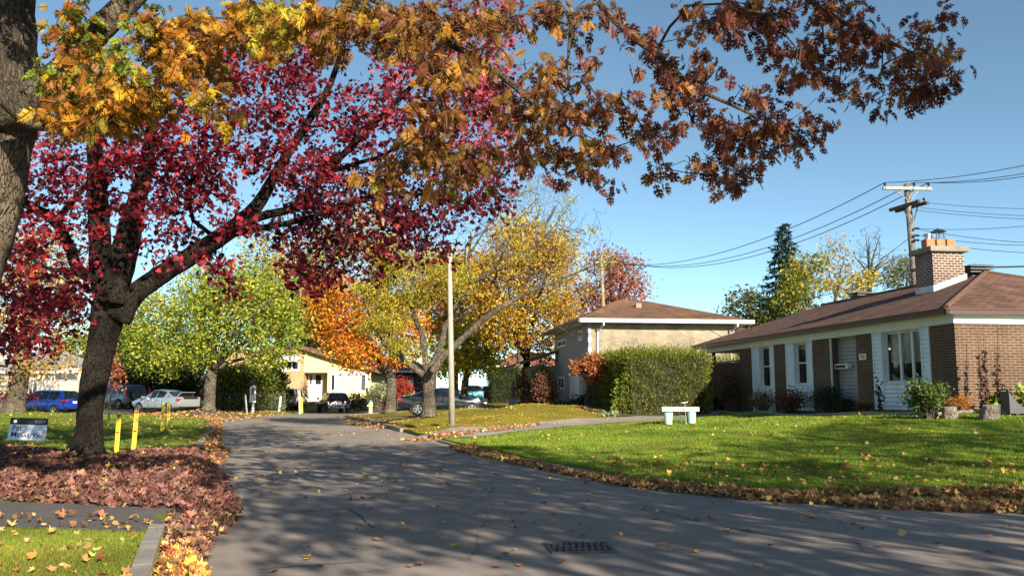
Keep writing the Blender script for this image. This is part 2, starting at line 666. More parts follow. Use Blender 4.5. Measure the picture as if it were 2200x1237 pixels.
KR = [(60, 8.2), (25, 10.2)] + [xy(G(u, v)) for u, v in ((2200, 1086), (1900, 1075), (1600, 1055), (1330, 1027), (1150, 993), (1010, 963), (950, 948))]
KR2 = [xy(G(u, v)) for u, v in ((898, 936), (868, 927), (826, 915), (785, 905), (745, 897))] + [(-10.0, 53), (-8.6, 57), (-7.5, 62)]
KL = [(-2.3, 3.0)] + [xy(G(u, v)) for u, v in ((322, 1260), (340, 1190), (354, 1150), (388, 1060), (414, 1003), (432, 967), (447, 940), (458, 914))] + [(-15.6, 45.5)]
KL2 = [(-16.6, 48.5), (-16.4, 53), (-15.6, 58), (-14.6, 63)]
MID = [(-2.7, 28.3), (-1.5, 29.3), (0, 30.5), (2, 31.6), (4, 32.4), (6.2, 33.6), (8, 36.4), (9.2, 40), (10.2, 46), (12, 90)]

CTR = []
def ctl(u, v, Y):
    p = P(u, v, Y); CTR.append(tuple(p))
for p in dens(KR, 3) + dens(KR2, 3): CTR.append((p[0], p[1], .09))
CTR += [(11.69, 22.5, 1.05), (11.3, 25.5, 1.0), (10.5, 31, .85), (9.7, 37, .72), (9.1, 41.5, .62), (14, 22, 1.12), (20, 22, 1.15), (30, 24, 1.2), (15, 30, 1.0), (20, 40, 1.0),
        (9.3, 22.0, .86), (8.6, 26, .78), (8.4, 30, .68), (12.5, 20.6, .97), (15.5, 20, 1.0), (10, 19, .66), (6.5, 18.5, .36), (6, 22, .52), (4.6, 24.5, .5), (5.5, 27.5, .62), (3, 22, .32), (1.5, 26, .25), (0, 22.5, .14), (13, 16, .55), (20, 15, .6)]
CTR += [(-1.3, 28.2, .1), (0, 30.5, .22), (2, 31.6, .35), (4, 32.4, .45), (6.5, 33.4, .55), (9, 40, .6)]
CTR += [(-2.2, 31, .36), (-3.4, 35, .56), (-1.9, 38, .8), (1, 37, 1.02), (2.5, 36.8, .95), (3.3, 36, .8), (4.6, 36, .62), (-5, 39.3, .2), (-3, 32.5, .38), (0, 34, .62), (2, 34, .62)]
CTR += [(-6, 46, .2), (-2, 45.5, .25), (2, 46, .35), (6, 47, .6), (3, 42, .75), (-7.5, 56, .13), (-4, 58, .2), (0, 62, .4), (5, 60, .7), (-6, 70, .4), (5, 80, .55), (0, 80, .5), (30, 80, 1.2), (30, 60, 1.2), (60, 60, 1.2), (60, 85, 1.2), (12, 60, .9)]
for p in dens(KL, 3) + dens(KL2, 2): CTR.append((p[0], p[1], .08))
CTR += [(-6, 8, .12), (-10, 8, .16), (-8, 10.5, .06), (-14, 10.5, .08), (-9.6, 18.2, .2), (-9, 20, .15), (-12, 20, .15), (-13, 30.2, .2), (-8, 14, .16), (-12, 14, .18), (-26, 45, .45), (-24, 45, .34), (-30, 45, .5), (-21, 50, .2),
        (-20, 53.5, .14), (-23, 53, .15), (-27, 58, .32), (-30, 58, .32), (-31, 55, 0.02), (-18.5, 52, .4), (-17, 54, .13), (-16, 57, .17), (-60, 60, .5), (-40, 75, .5), (-20, 70, .5), (-70, 10, .3), (-30, 25, .3), (-20, 88, .6), (-70, 88, .6)]
CTR = np.array(CTR)


def hz(x, y):
    x = np.atleast_1d(np.asarray(x, float)); y = np.atleast_1d(np.asarray(y, float))
    d2 = (x[:, None] - CTR[None, :, 0]) ** 2 + (y[:, None] - CTR[None, :, 1]) ** 2 + 0.15
    wgt = d2 ** -1.6
    return np.maximum((wgt * CTR[None, :, 2]).sum(1) / wgt.sum(1), 0.05)


def h1(x, y): return float(hz(x, y)[0])


def on(u, v, Y=None):
    """the ground point seen at a pixel (nearest hit)"""
    d = ray(u, v)
    ys = np.linspace(4, 110, 1400) if Y is None else np.linspace(Y - 6, Y + 6, 400)
    pts = np.array([0, 0, H])[None] + d[None] * (ys / d[1])[:, None]
    hh = hz(pts[:, 0], pts[:, 1])
    k = np.argmax(pts[:, 2] <= hh)
    return pts[k]


def ground(x, y): return np.array([x, y, h1(x, y)])


def drape(name, poly, m, off=0.0, res=0.6, kind='structure', hf=hz, far=35.0, skirt=0.0):
    poly = [tuple(p) for p in poly]
    ex = dens(poly + [poly[0]], 4)[:-1]
    xs = np.array([p[0] for p in ex]); ys = np.array([p[1] for p in ex])
    pts = []
    def add(y0, y1, r):
        gx, gy = np.meshgrid(np.arange(xs.min(), xs.max(), r), np.arange(y0, y1, r))
        gx = gx.ravel() + RNG.uniform(-.2, .2, gx.size) * r; gy = gy.ravel() + RNG.uniform(-.2, .2, gy.size) * r
        k = inpoly(gx, gy, ex)
        pts.extend(zip(gx[k], gy[k]))
    add(ys.min(), min(far, ys.max()), res)
    if ys.max() > far: add(far, ys.max(), res * 2.5)
    n = len(ex)
    vs = [Vector(p) for p in ex] + [Vector(p) for p in pts]
    V, E_, Fs, _, _, _ = geometry.delaunay_2d_cdt(vs, [(i, (i + 1) % n) for i in range(n)], [], 1, 1e-5)
    X = np.array([p.x for p in V]); Y = np.array([p.y for p in V])
    Z = hf(X, Y) + off
    mb = MB()
    mb.add(list(zip(X, Y, Z)), [tuple(f) for f in Fs])
    if skirt:
        for i in range(n):
            a, b = ex[i], ex[(i + 1) % n]
            za, zb = hf([a[0]], [a[1]])[0] + off, hf([b[0]], [b[1]])[0] + off
            mb.quad((a[0], a[1], -.02), (b[0], b[1], -.02), (b[0], b[1], zb), (a[0], a[1], za))
    o = mb.build(name, m, smooth=True)
    tag(o, kind=kind)
    return o


def lawnmat(name, c1, c2, c3):
    m = mat(name, c1, c2, 0.7, rough=.95, bump=.6, bscale=30, spec=.1, c3=c3, detail=9)
    return m


LAWN_R = lawnmat('lawn green', (0.10, 0.15, 0.014), (0.17, 0.21, 0.026), (0.13, 0.18, 0.018))
LAWN_M = lawnmat('lawn olive', (0.15, 0.135, 0.02), (0.25, 0.18, 0.025), (0.19, 0.165, 0.022))
LAWN_L = lawnmat('lawn left', (0.08, 0.12, 0.016), (0.17, 0.18, 0.025), (0.12, 0.15, 0.02))
CONC = mat('concrete', (0.19, 0.17, 0.145), (0.27, 0.245, 0.21), 2.5, rough=.9, bump=.25, bscale=60)
CONC_D = mat('old concrete', (0.23, 0.195, 0.165), (0.32, 0.275, 0.235), 1.3, rough=.92, bump=.3, bscale=70)


def asphalt(name, a, b_, c):
    m, t, b = nm(name)
    tc = t.nodes.new('ShaderNodeTexCoord')
    def noise(s, d=6, r=.6):
        n = t.nodes.new('ShaderNodeTexNoise'); n.inputs['Scale'].default_value = s; n.inputs['Detail'].default_value = d; n.inputs['Roughness'].default_value = r
        t.links.new(tc.outputs['Object'], n.inputs['Vector']); return n
    big, mid, fine = noise(.22, 5), noise(2.2, 6), noise(110, 3, .7)
    r = t.nodes.new('ShaderNodeValToRGB')
    r.color_ramp.elements[0].position, r.color_ramp.elements[1].position = .3, .7
    r.color_ramp.elements[0].color, r.color_ramp.elements[1].color = c4(a), c4(b_)
    t.links.new(big.outputs['Fac'], r.inputs[0])
    def mul(src, n, lo, hi, p0=.3, p1=.7):
        mr = t.nodes.new('ShaderNodeMapRange')
        mr.inputs[1].default_value, mr.inputs[2].default_value, mr.inputs[3].default_value, mr.inputs[4].default_value = p0, p1, lo, hi
        t.links.new(n, mr.inputs[0])
        mx = t.nodes.new('ShaderNodeMix'); mx.data_type = 'RGBA'; mx.blend_type = 'MULTIPLY'; mx.inputs[0].default_value = 1
        t.links.new(src, mx.inputs[6]); t.links.new(mr.outputs[0], mx.inputs[7]); return mx.outputs[2]
    s = mul(r.outputs[0], mid.outputs['Fac'], .85, 1.15)
    s = mul(s, fine.outputs['Fac'], .55, 1.45, .25, .75)
    # cracks: edges of large warped cells, kept only in patches
    wv = t.nodes.new('ShaderNodeMix'); wv.data_type = 'VECTOR'; wv.inputs[0].default_value = .25
    wn = noise(1.6, 5)
    t.links.new(tc.outputs['Object'], wv.inputs[4]); t.links.new(wn.outputs['Color'], wv.inputs[5])
    vo = t.nodes.new('ShaderNodeTexVoronoi'); vo.feature = 'DISTANCE_TO_EDGE'; vo.inputs['Scale'].default_value = .27
    t.links.new(wv.outputs[1], vo.inputs['Vector'])
    s = mul(s, vo.outputs['Distance'], .66, 1.0, .001, .004)
    t.links.new(s, b.inputs['Base Color'])
    b.inputs['Roughness'].default_value = .85
    b.inputs['Specular IOR Level'].default_value = .25
    bp = t.nodes.new('ShaderNodeBump'); bp.inputs['Strength'].default_value = .45; bp.inputs['Distance'].default_value = .006
    t.links.new(fine.outputs['Fac'], bp.inputs['Height']); t.links.new(bp.outputs[0], b.inputs['Normal'])
    return m


ASPH = asphalt('asphalt', (0.215, 0.18, 0.155), (0.29, 0.245, 0.205), 0)
ASPH2 = asphalt('driveway asphalt', (0.075, 0.068, 0.064), (0.115, 0.102, 0.094), 0)
SOIL = mat('soil', (0.05, 0.032, 0.02), (0.10, 0.065, 0.04), 6, rough=.95, bump=.8, bscale=30)

# the ground reaches the horizon
gm = MB(); gm.quad((-2500, -400, -.05), (2500, -400, -.05), (2500, 3000, -.05), (-2500, 3000, -.05))
tag(gm.build('ground', lawnmat('ground turf', (0.05, 0.07, 0.015), (0.10, 0.09, 0.02), (0.07, 0.08, 0.016))), kind='structure')
rm = MB()
rm.quad((-45, -30, 0), (65, -30, 0), (65, 30, 0), (-45, 30, 0))
rm.quad((-45, 30, 0), (65, 30, 0), (65, 68, 0), (-45, 68, 0))
tag(rm.build('road', ASPH), kind='structure')
drape('lawn', KR + MID + [(70, 90), (70, 8.0)], LAWN_R, res=.55, skirt=1)
drape('lawn', KR2 + [(-7.5, 90)] + MID[::-1], LAWN_M, res=.55, skirt=1)
drape('lawn', KL + KL2 + [(-14, 90), (-85, 90), (-85, 3.0)], LAWN_L, res=.6, skirt=1)


def ribbon(line, a, b):
    """outline of a strip along a polyline, a to the left, b to the right"""
    l = [np.array(p, float) for p in line]
    L, R = [], []
    for i, p in enumerate(l):
        d = l[min(i + 1, len(l) - 1)] - l[max(i - 1, 0)]
        d /= np.linalg.norm(d)
        nrm = np.array([-d[1], d[0]])
        L.append(tuple(p + nrm * a)); R.append(tuple(p - nrm * b))
    return L, R


L_, R_ = ribbon([(-3.5, 27.4)] + MID[:9], 1.1, 1.1)
WR = KR + MID + [(70, 90), (70, 8.0)]
WM = KR2 + [(-7.5, 90)] + MID[::-1]
WL = KL + KL2 + [(-14, 90), (-85, 90), (-85, 3.0)]


def hzd(x, y):
    """a drive follows the lawn and dips to the road surface at its mouth"""
    x, y = np.asarray(x, float), np.asarray(y, float)
    return np.where(inpoly(x, y, WR) | inpoly(x, y, WM) | inpoly(x, y, WL), hz(x, y), -.014)


hz0 = lambda x, y: np.where(np.hypot(np.asarray(x) + 3.5, np.asarray(y) - 27.4) < 1.5, -0.012, hz(x, y))
drape('driveway', L_ + R_[::-1], CONC_D, off=.018, res=.5, hf=hzd)
L_, R_ = ribbon([(-8.2, 44.2), (-7.2, 44.4), (-4, 45), (2, 46), (8, 47)], 1.7, 1.7)
drape('driveway', L_ + R_[::-1], ASPH2, off=.02, res=.5, hf=hzd)
L_, R_ = ribbon([(-15.8, 49.6), (-17.5, 51.5), (-22, 53.8), (-27, 56.5), (-34, 58)], 1.9, 1.9)
drape('driveway', L_ + R_[::-1], ASPH2, off=.02, res=.5, hf=hzd)
L_, R_ = ribbon([(-3.6, 10.3), (-4.6, 10.5), (-7, 10.8), (-12, 10.9), (-20, 10.8)], 1.0, .95)
drape('driveway', L_ + R_[::-1], ASPH2, off=.02, res=.3, hf=hzd)
dm = MB(); dm.poly([(-15.5, 60, .006), (-6.8, 58.5, .006), (-6.8, 70, .006), (-17, 70, .006)])
tag(dm.build('driveway', ASPH2), kind='structure')


def kerb(line, flip=1, hgt=.11, wd=.16):
    ln = dens(line, 5)
    L, R = ribbon(ln, wd * (1 if flip > 0 else 0), wd * (0 if flip > 0 else 1))
    mb = MB()
    for i in range(len(ln) - 1):
        j = (lambda: random.uniform(-.002, .002))
        z0, z1 = hgt + j(), hgt + j()
        a, b, c, d = L[i], L[i + 1], R[i + 1], R[i]
        mb.add([(a[0], a[1], 0), (b[0], b[1], 0), (c[0], c[1], 0), (d[0], d[1], 0), (a[0], a[1], z0), (b[0], b[1], z1), (c[0], c[1], z1), (d[0], d[1], z0)],
               [(4, 5, 6, 7), (0, 1, 5, 4), (2, 3, 7, 6), (3, 0, 4, 7), (1, 2, 6, 5)])
    tag(mb.build('kerb', CONC), kind='structure')


kerb(KR[1:], 1, .055)
kerb(KR2[1:], 1, .14)
kerb(KL[:4], 1, .13)
kerb(KL[5:], 1, .12)

# ------------------------------------------------------------ grass blades and fallen leaves
def gr_frames(n, rng, tilt):
    nn = unit(np.array([0, 0, 1.0]) + tilt * rng.normal(size=(n, 3)))
    b = rng.normal(size=(n, 3))
    a = unit(b - nn * (nn * b).sum(1, keepdims=True))
    return np.stack([np.cross(a, nn), a, nn], 2)


def sample(rng, n, x0, x1, y0, y1, poly=None, world=None, fn=None):
    out = []
    got = 0
    while got < n:
        x = rng.uniform(x0, x1, n); y = rng.uniform(y0, y1, n)
        z = hz(x, y)
        k = np.ones(n, bool)
        if poly is not None:
            u, v = proj(np.stack([x, y, z], 1)); k &= inpoly(u, v, poly)
        if world is not None: k &= inpoly(x, y, world)
        if fn is not None: k &= fn(x, y, z)
        p = np.stack([x, y, z], 1)[k]
        out.append(p); got += len(p)
        if len(out) > 80: break
    return np.concatenate(out)[:n]


def grass(n, box, ln, wd, pal, poly=None, world=None, fn=None, wts=None):
    rng = np.random.default_rng(n)
    p = sample(rng, n, *box, poly=poly, world=world, fn=fn)
    n = len(p)
    a = unit(np.array([0, 0, 1.0]) + .34 * rng.normal(size=(n, 3)))
    b = rng.normal(size=(n, 3)); x = unit(b - a * (a * b).sum(1, keepdims=True))
    R = np.stack([x * wd / ln, a, np.cross(x, a)], 2)
    col = pick(rng, n, pal, wts, .15)
    # patches of drier turf
    ph = np.sin(p[:, 0] * 1.7 + np.sin(p[:, 1] * 1.1) * 2) * np.sin(p[:, 1] * .9 + p[:, 0] * .6)
    col *= (1 + .26 * ph)[:, None]
    dry = (np.sin(p[:, 0] * .7 + 2.1) * np.sin(p[:, 1] * .8 + np.sin(p[:, 0] * .5) * 1.5) > .55) & (rng.random(n) < .4)
    col[dry] = col[dry] * np.array([1.35, 1.0, 1.2])
    tmpl = (np.array([(-.5, 0, 0), (.5, 0, 0), (0, 1, .12)]), np.array([(0, 1, 2)]))
    o = scatter('grass', tmpl, p - np.array([0, 0, .01]), R, ln * rng.uniform(.5, 1.25, n), col, GRASS_M)
    tag(o, kind='stuff')


G1 = [(0.125, 0.215, 0.015), (0.18, 0.275, 0.022), (0.25, 0.31, 0.036), (0.32, 0.30, 0.07)]
inR = KR + MID + [(70, 90), (70, 8.0)]
nodrive = lambda x, y, z: ~inpoly(x, y, DRV1)
L_, R_ = ribbon([(-3.9, 27.0)] + MID[:9], 1.15, 1.15)
DRV1 = L_ + R_[::-1]
L_, R_ = ribbon([(-3.2, 10.2), (-4.6, 10.5), (-7, 10.8), (-12, 10.9), (-20, 10.8)], 1.0, .95)
DRV2 = L_ + R_[::-1]
grass(150000, (-3, 14, 11.5, 24), .055, .011, G1, poly=[(900, 870), (2230, 870), (2230, 1100), (900, 1100)], world=inR, fn=nodrive, wts=[3, 4, 3, 1])
grass(60000, (-3, 13, 22, 37), .07, .016, G1, poly=[(900, 870), (2230, 870), (2230, 1100), (900, 1100)], world=inR, fn=nodrive, wts=[3, 4, 3, 1])
grass(60000, (-9, 6, 28, 46), .055, .014, [(0.22, 0.20, 0.022), (0.32, 0.24, 0.03), (0.15, 0.19, 0.02), (0.38, 0.25, 0.045)], poly=[(740, 850), (1330, 850), (1330, 950), (740, 950)],
      world=KR2 + [(-7.5, 90)] + MID[::-1], fn=nodrive)
grass(80000, (-8.5, -2, 5.5, 10.6), .05, .008, [(0.15, 0.20, 0.02), (0.22, 0.25, 0.03), (0.28, 0.27, 0.05), (0.10, 0.16, 0.016)], poly=[(-80, 1080), (420, 1080), (420, 1300), (-80, 1300)],
      world=KL + KL2 + [(-14, 90), (-85, 90), (-85, 3.0)], fn=lambda x, y, z: ~inpoly(x, y, DRV2))
grass(70000, (-26, -6, 17, 48), .06, .016, [(0.10, 0.18, 0.016), (0.14, 0.22, 0.02), (0.21, 0.23, 0.035)], poly=[(-60, 860), (480, 860), (480, 1010), (-60, 1010)],
      world=KL + KL2 + [(-14, 90), (-85, 90), (-85, 3.0)], fn=lambda x, y, z: ~inpoly(x, y, DRV2))

TAN = [(0.46, 0.26, 0.11), (0.37, 0.18, 0.075), (0.54, 0.33, 0.14), (0.28, 0.13, 0.06), (0.58, 0.40, 0.12), (0.40, 0.16, 0.08)]
RED = [(0.19, 0.078, 0.062), (0.25, 0.105, 0.075), (0.13, 0.055, 0.045), (0.29, 0.145, 0.095), (0.22, 0.13, 0.095), (0.10, 0.05, 0.042)]
YEL = [(0.60, 0.38, 0.05), (0.55, 0.28, 0.05), (0.45, 0.20, 0.05), (0.65, 0.48, 0.12), (0.40, 0.06, 0.05)]


def litter(n, box, size, pal, poly=None, world=None, fn=None, lift=.03, tilt=.45, wts=None, tmpl=MAPLE, road=False, seed=0):
    rng = np.random.default_rng(n + seed)
    p = sample(rng, n, *box, poly=poly, world=world, fn=fn)
    n = len(p)
    if n == 0: return
    if road:
        r = ~(inpoly(p[:, 0], p[:, 1], WR) | inpoly(p[:, 0], p[:, 1], WM) | inpoly(p[:, 0], p[:, 1], WL))
        p[r, 2] = 0
    p[:, 2] += rng.uniform(.004, lift, n)
    s = size * (1 + .28 * rng.normal(size=n)).clip(.45, 1.7)
    o = scatter('fallen_leaves', tmpl, p, gr_frames(n, rng, tilt), s, pick(rng, n, pal, wts, .25), DRY_M, curl=rng.uniform(-.2, .9, n))
    tag(o, kind='stuff')


WR = KR + MID + [(70, 90), (70, 8.0)]
WM = KR2 + [(-7.5, 90)] + MID[::-1]
WL = KL + KL2 + [(-14, 90), (-85, 90), (-85, 3.0)]
litter(17000, (-15, -3.5, 11.2, 23), .085, RED, poly=[(-40, 962), (100, 968), (220, 985), (300, 972), (435, 960), (450, 985), (478, 1010), (500, 1050), (518, 1085), (470, 1105), (400, 1110), (345, 1115), (335, 1100), (200, 1088), (-40, 1074)],
       lift=.06, tilt=.6, road=True)
litter(220, (-15, -5, 12, 20), .09, YEL + TAN, poly=[(-40, 975), (500, 975), (500, 1085), (-40, 1085)], lift=.07, tilt=.5, road=True)
litter(1300, (-6, -1, 6.5, 13.5), .078, RED + TAN[:3], poly=[(350, 1150), (355, 1110), (470, 1080), (510, 1105), (450, 1150), (425, 1237), (400, 1250), (336, 1250)], lift=.04, road=True)
litter(520, (-4.5, -1.5, 6, 9.5), .085, YEL + TAN[:2], poly=[(352, 1175), (400, 1165), (432, 1210), (450, 1250), (338, 1250)], lift=.05, tilt=.5, road=True)
litter(110, (-8.5, -2, 5.5, 10.6), .085, YEL + TAN, poly=[(-40, 1090), (340, 1120), (330, 1250), (-40, 1250)], lift=.06)
KB = [(965, 952), (1015, 956), (1100, 977), (1240, 1008), (1330, 1020), (1600, 1044), (1900, 1058), (2230, 1058), (2230, 1090), (1900, 1079), (1600, 1060), (1330, 1032), (1150, 997), (985, 962)]
litter(7500, (-4, 12, 11, 28), .075, TAN, poly=KB, lift=.07, tilt=.6, road=True)
litter(500, (-4, 12, 11.5, 24), .075, TAN + YEL[:2], poly=[(1240, 985), (1600, 1000), (1900, 985), (2230, 990), (2230, 1045), (1900, 1052), (1600, 1040), (1330, 1016)], lift=.05, tilt=.5)
litter(480, (-3, 13, 12, 27), .065, TAN + YEL[:2], poly=[(1000, 940), (1500, 890), (2230, 890), (2230, 1040), (1600, 1030), (1240, 998)], lift=.05, tilt=.5, fn=nodrive)
litter(2200, (-9, 6, 28, 46), .055, YEL[:4] + TAN[:1], poly=[(740, 850), (1330, 850), (1330, 950), (740, 950)], world=WM, lift=.04)
litter(900, (-8, 2, 27, 34), .085, TAN, poly=[(860, 935), (930, 932), (1000, 926), (1100, 915), (1160, 908), (1160, 916), (1000, 936), (925, 948), (880, 942)], lift=.04, road=True)
litter(700, (-25, -6, 18, 48), .09, YEL[:4] + TAN, poly=[(-40, 880), (460, 880), (455, 975), (-40, 975)], lift=.05, world=WL)
litter(2600, (-24, -12, 44, 60), .11, TAN, poly=[(300, 870), (420, 880), (600, 872), (640, 882), (560, 893), (470, 905), (430, 900), (300, 892)], lift=.05, road=True)
litter(1600, (-17, -5, 17, 50), .095, TAN + RED[:2], poly=[(445, 905), (470, 893), (480, 920), (475, 950), (500, 965), (470, 1000), (440, 980), (435, 955)], lift=.035, road=True)
litter(700, (-12, -4, 36, 56), .10, TAN[:3], poly=[(740, 893), (770, 893), (850, 915), (880, 925), (850, 930), (800, 915), (745, 905)], lift=.05, road=True)
litter(420, (-12, 8, 9, 40), .065, TAN + YEL[:2], poly=[(480, 905), (920, 920), (1000, 965), (1600, 1062), (2230, 1095), (2230, 1250), (480, 1250)], lift=.02, tilt=.4, road=True)

# the leaves lying singly on the road near the camera
rg = np.random.default_rng(31)
tv, tf = MAPLE
protos = []
for k, c in enumerate([TAN[0], TAN[1], TAN[2], YEL[0], RED[3], TAN[3]]):
    v = tv.copy(); v[:, 0] *= 1 - .12 * (k % 3); v[:, 2] += (.15 + .12 * k) * (v[:, 0] ** 2 + (v[:, 1] - .5) ** 2)
    me_o = mesh_np('fallen_leaf', v * .10, tf, DRY_M, None, np.repeat(np.array([c]), len(v), 0))
    protos.append(me_o)
LBL = ['tan curled maple leaf lying alone on the grey asphalt', 'brown curled maple leaf lying alone on the grey asphalt', 'pale tan maple leaf lying alone on the grey asphalt',
       'yellow maple leaf lying alone on the grey asphalt', 'pinkish brown maple leaf lying alone on the grey asphalt', 'dark brown maple leaf lying alone on the grey asphalt']
used = set()
lp = sample(rg, 120, -5, 8, 7.2, 20, poly=[(520, 985), (1000, 985), (1600, 1075), (2190, 1100), (2190, 1230), (520, 1230)])
for i, q in enumerate(lp):
    k = int(rg.integers(0, 6))
    o = protos[k] if k not in used else protos[k].copy()
    if k in used: COL.objects.link(o)
    used.add(k)
    o.location = (q[0], q[1], .010)
    o.rotation_euler = (rg.normal() * .07, rg.normal() * .07, rg.uniform(0, 6.28))
    s = rg.uniform(.7, 1.25); o.scale = (s, s, s)
    tag(o, LBL[k], 'leaf', 'single leaves fallen on the road')
for k in range(6):
    if k not in used: bpy.data.objects.remove(protos[k])

# tar seams of old repairs
SEAM = mat('tar seam', (0.035, 0.031, 0.029), (0.06, 0.053, 0.049), 9, rough=.8)
def seam(pix, w_, rs):
    rg_ = np.random.default_rng(rs)
    ln = [np.array(q) for q in dens([xy(G(u, v)) for u, v in pix], 9)]
    ln = [q + rg_.normal(size=2) * .018 for q in ln]
    L, R = ribbon([tuple(q) for q in ln], w_, w_)
    m2 = MB()
    for i in range(len(ln) - 1):
        m2.quad((*L[i], .004), (*R[i], .004), (*R[i + 1], .004), (*L[i + 1], .004))
    tag(m2.build('road_seam', SEAM), kind='structure')
seam([(548, 1107), (640, 1100), (750, 1091), (775, 1110), (803, 1133)], .012, 1)
seam([(560, 1222), (660, 1214), (780, 1206)], .010, 2)
seam([(1010, 965), (930, 985), (760, 1000), (600, 1004)], .011, 3)
seam([(1380, 1085), (1500, 1120), (1660, 1150), (1900, 1172)], .010, 4)

# storm drain grate in the road
gp = G(1245, 1176)
dg_ = thing('drain_grate', 'dark iron drain grate set flush in the asphalt', 'drain grate', (gp[0], gp[1], 0), .1); dg_.scale = (.8, .8, 1)
IRON = mat('cast iron', (0.085, 0.076, 0.072), (0.13, 0.115, 0.105), 14, rough=.75, metal=.2, bump=.3)
mb = MB(); mb.box(-.42, .42, -.36, -.31, .003, .014).box(-.42, .42, .31, .36, .003, .014).box(-.42, -.37, -.31, .31, .003, .014).box(.37, .42, -.31, .31, .003, .014)
mb.build('frame', IRON, dg_)
mb = MB()
for k in range(9):
    x = -.33 + k * .0825
    mb.slab([(x - .02 - .05, -.30, .004), (x + .02 - .05, -.30, .004), (x + .02 + .05, .30, .004), (x - .02 + .05, .30, .004)], (0, 0, .009))
for y in (-.1, .1): mb.box(-.365, .365, y - .012, y + .012, .003, .0115)
mb.build('grating', IRON, dg_)
mb = MB(); mb.quad((-.37, -.31, .002), (.37, -.31, .002), (.37, .31, .002), (-.37, .31, .002)); mb.build('pit', mat('pit', (0.03, 0.027, 0.026)), dg_)


# ------------------------------------------------------------ the brown brick bungalow
GD = np.array([.9915, .13, 0]); FD = np.array([-.13, .9915, 0])     # along the gable wall, along the front
BRZ = math.atan2(.13, .9915)
C0 = P(2050, 693, 22.5); ZG = 0.85
bun = thing('house', 'long brown brick bungalow with white siding, hipped brown roof and broad chimney', 'house', (C0[0], C0[1], ZG), BRZ)


def fac(u, v, x=0.0):
    """pixel -> (y, z) on the bungalow's front plane, set back by x"""
    r, o = ray(u, v), np.array([0, 0, H])
    t = (np.dot(C0 - o, GD) + x) / np.dot(r, GD)
    q = o + r * t - np.array([C0[0], C0[1], ZG])
    return float(q.dot(FD)), float(q[2])


def gab(u, v, y=0.0):
    r, o = ray(u, v), np.array([0, 0, H])
    t = (np.dot(C0 - o, FD) + y) / np.dot(r, FD)
    q = o + r * t - np.array([C0[0], C0[1], ZG])
    return float(q.dot(GD)), float(q[2])


BRK = brickmat('brown brick', (0.078, 0.041, 0.026), (0.11, 0.059, 0.037), (0.21, 0.16, 0.11), .26, .073, msize=.011)
BRK_C = brickmat('chimney brick', (0.082, 0.043, 0.032), (0.125, 0.064, 0.046), (0.40, 0.34, 0.28), .215, .082, msize=.015)
SID = mat('white siding', (0.76, 0.80, 0.86), (0.68, 0.72, 0.78), 1.5, rough=.55)
FRZ = mat('white frieze', (0.74, 0.73, 0.70), (0.66, 0.65, 0.62), 1.2, rough=.6)
GUT = mat('brown gutter', (0.06, 0.026, 0.02), (0.075, 0.034, 0.025), 3, rough=.4)
SH_Y = brickmat('shingle front', (0.095, 0.052, 0.037), (0.165, 0.09, 0.064), (0.06, 0.03, 0.022), .30, .145, 'y', .012, 2.9, .95, .6, .5)
SH_X = brickmat('shingle end', (0.095, 0.052, 0.037), (0.165, 0.09, 0.064), (0.06, 0.03, 0.022), .30, .145, 'x', .012, 2.9, .95, .6, .5)
GLS = glassmat('window glass', (0.025, 0.03, 0.036))
CURT = mat('curtain', (0.55, 0.53, 0.50), (0.42, 0.40, 0.38), 8, rough=.9, stretch=(1, 1, .1))
INT = mat('dark interior', (0.02, 0.018, 0.017), None, rough=.9)
ZBT = C0[2] - ZG                       # top of the brick, relative
W = 8.3
yB = fac(1590, 790)[0]; yC = 19.2
Z0 = -.7
ys = lambda u: fac(u, 790)[0]
y1, y2, y3, y4 = ys(2001), ys(1878), ys(1841), ys(1786)
y5, y6, y7, y8 = ys(1747), ys(1690), ys(1664), ys(1617)
mb = MB()
mb.box(0, W, 0, .02, Z0, ZBT)                                  # gable wall
mb.box(0, .12, .02, y1, Z0, ZBT).box(0, .12, y2, y3, Z0, ZBT).box(.12, .4, y3 - .12, y3, Z0, ZBT)
mb.box(0, .12, y4, y5, Z0, ZBT).box(.12, .4, y4, y4 + .12, Z0, ZBT)
mb.box(0, .12, y6, y7, Z0, ZBT).box(0, .12, y8, yB, Z0, ZBT).box(.12, W, yB - .12, yB, Z0, ZBT).box(W - .12, W, .02, yB - .12, Z0, ZBT)
mb.build('wall', BRK, bun)
mb = MB(); mb.box(-.025, W + .02, -.03, -.002, -.5, .02).box(-.03, -.002, 0, y1, -.7, -.02)
mb.build('foundation', CONC, bun)


def siding(mb, x, ya, yb, za, zb, h=.125, dep=.05):
    z = za
    while z < zb - 1e-3:
        t = min(z + h, zb)
        mb.add([(x - dep, ya, z), (x - dep, yb, z), (x, yb, t), (x, ya, t), (x, yb, z), (x, ya, z)], [(0, 3, 2, 1), (0, 1, 4, 5)])
        z = t
    for yy in (ya, yb): mb.box(x - dep - .012, x + .01, yy - .022, yy + .022, za, zb)


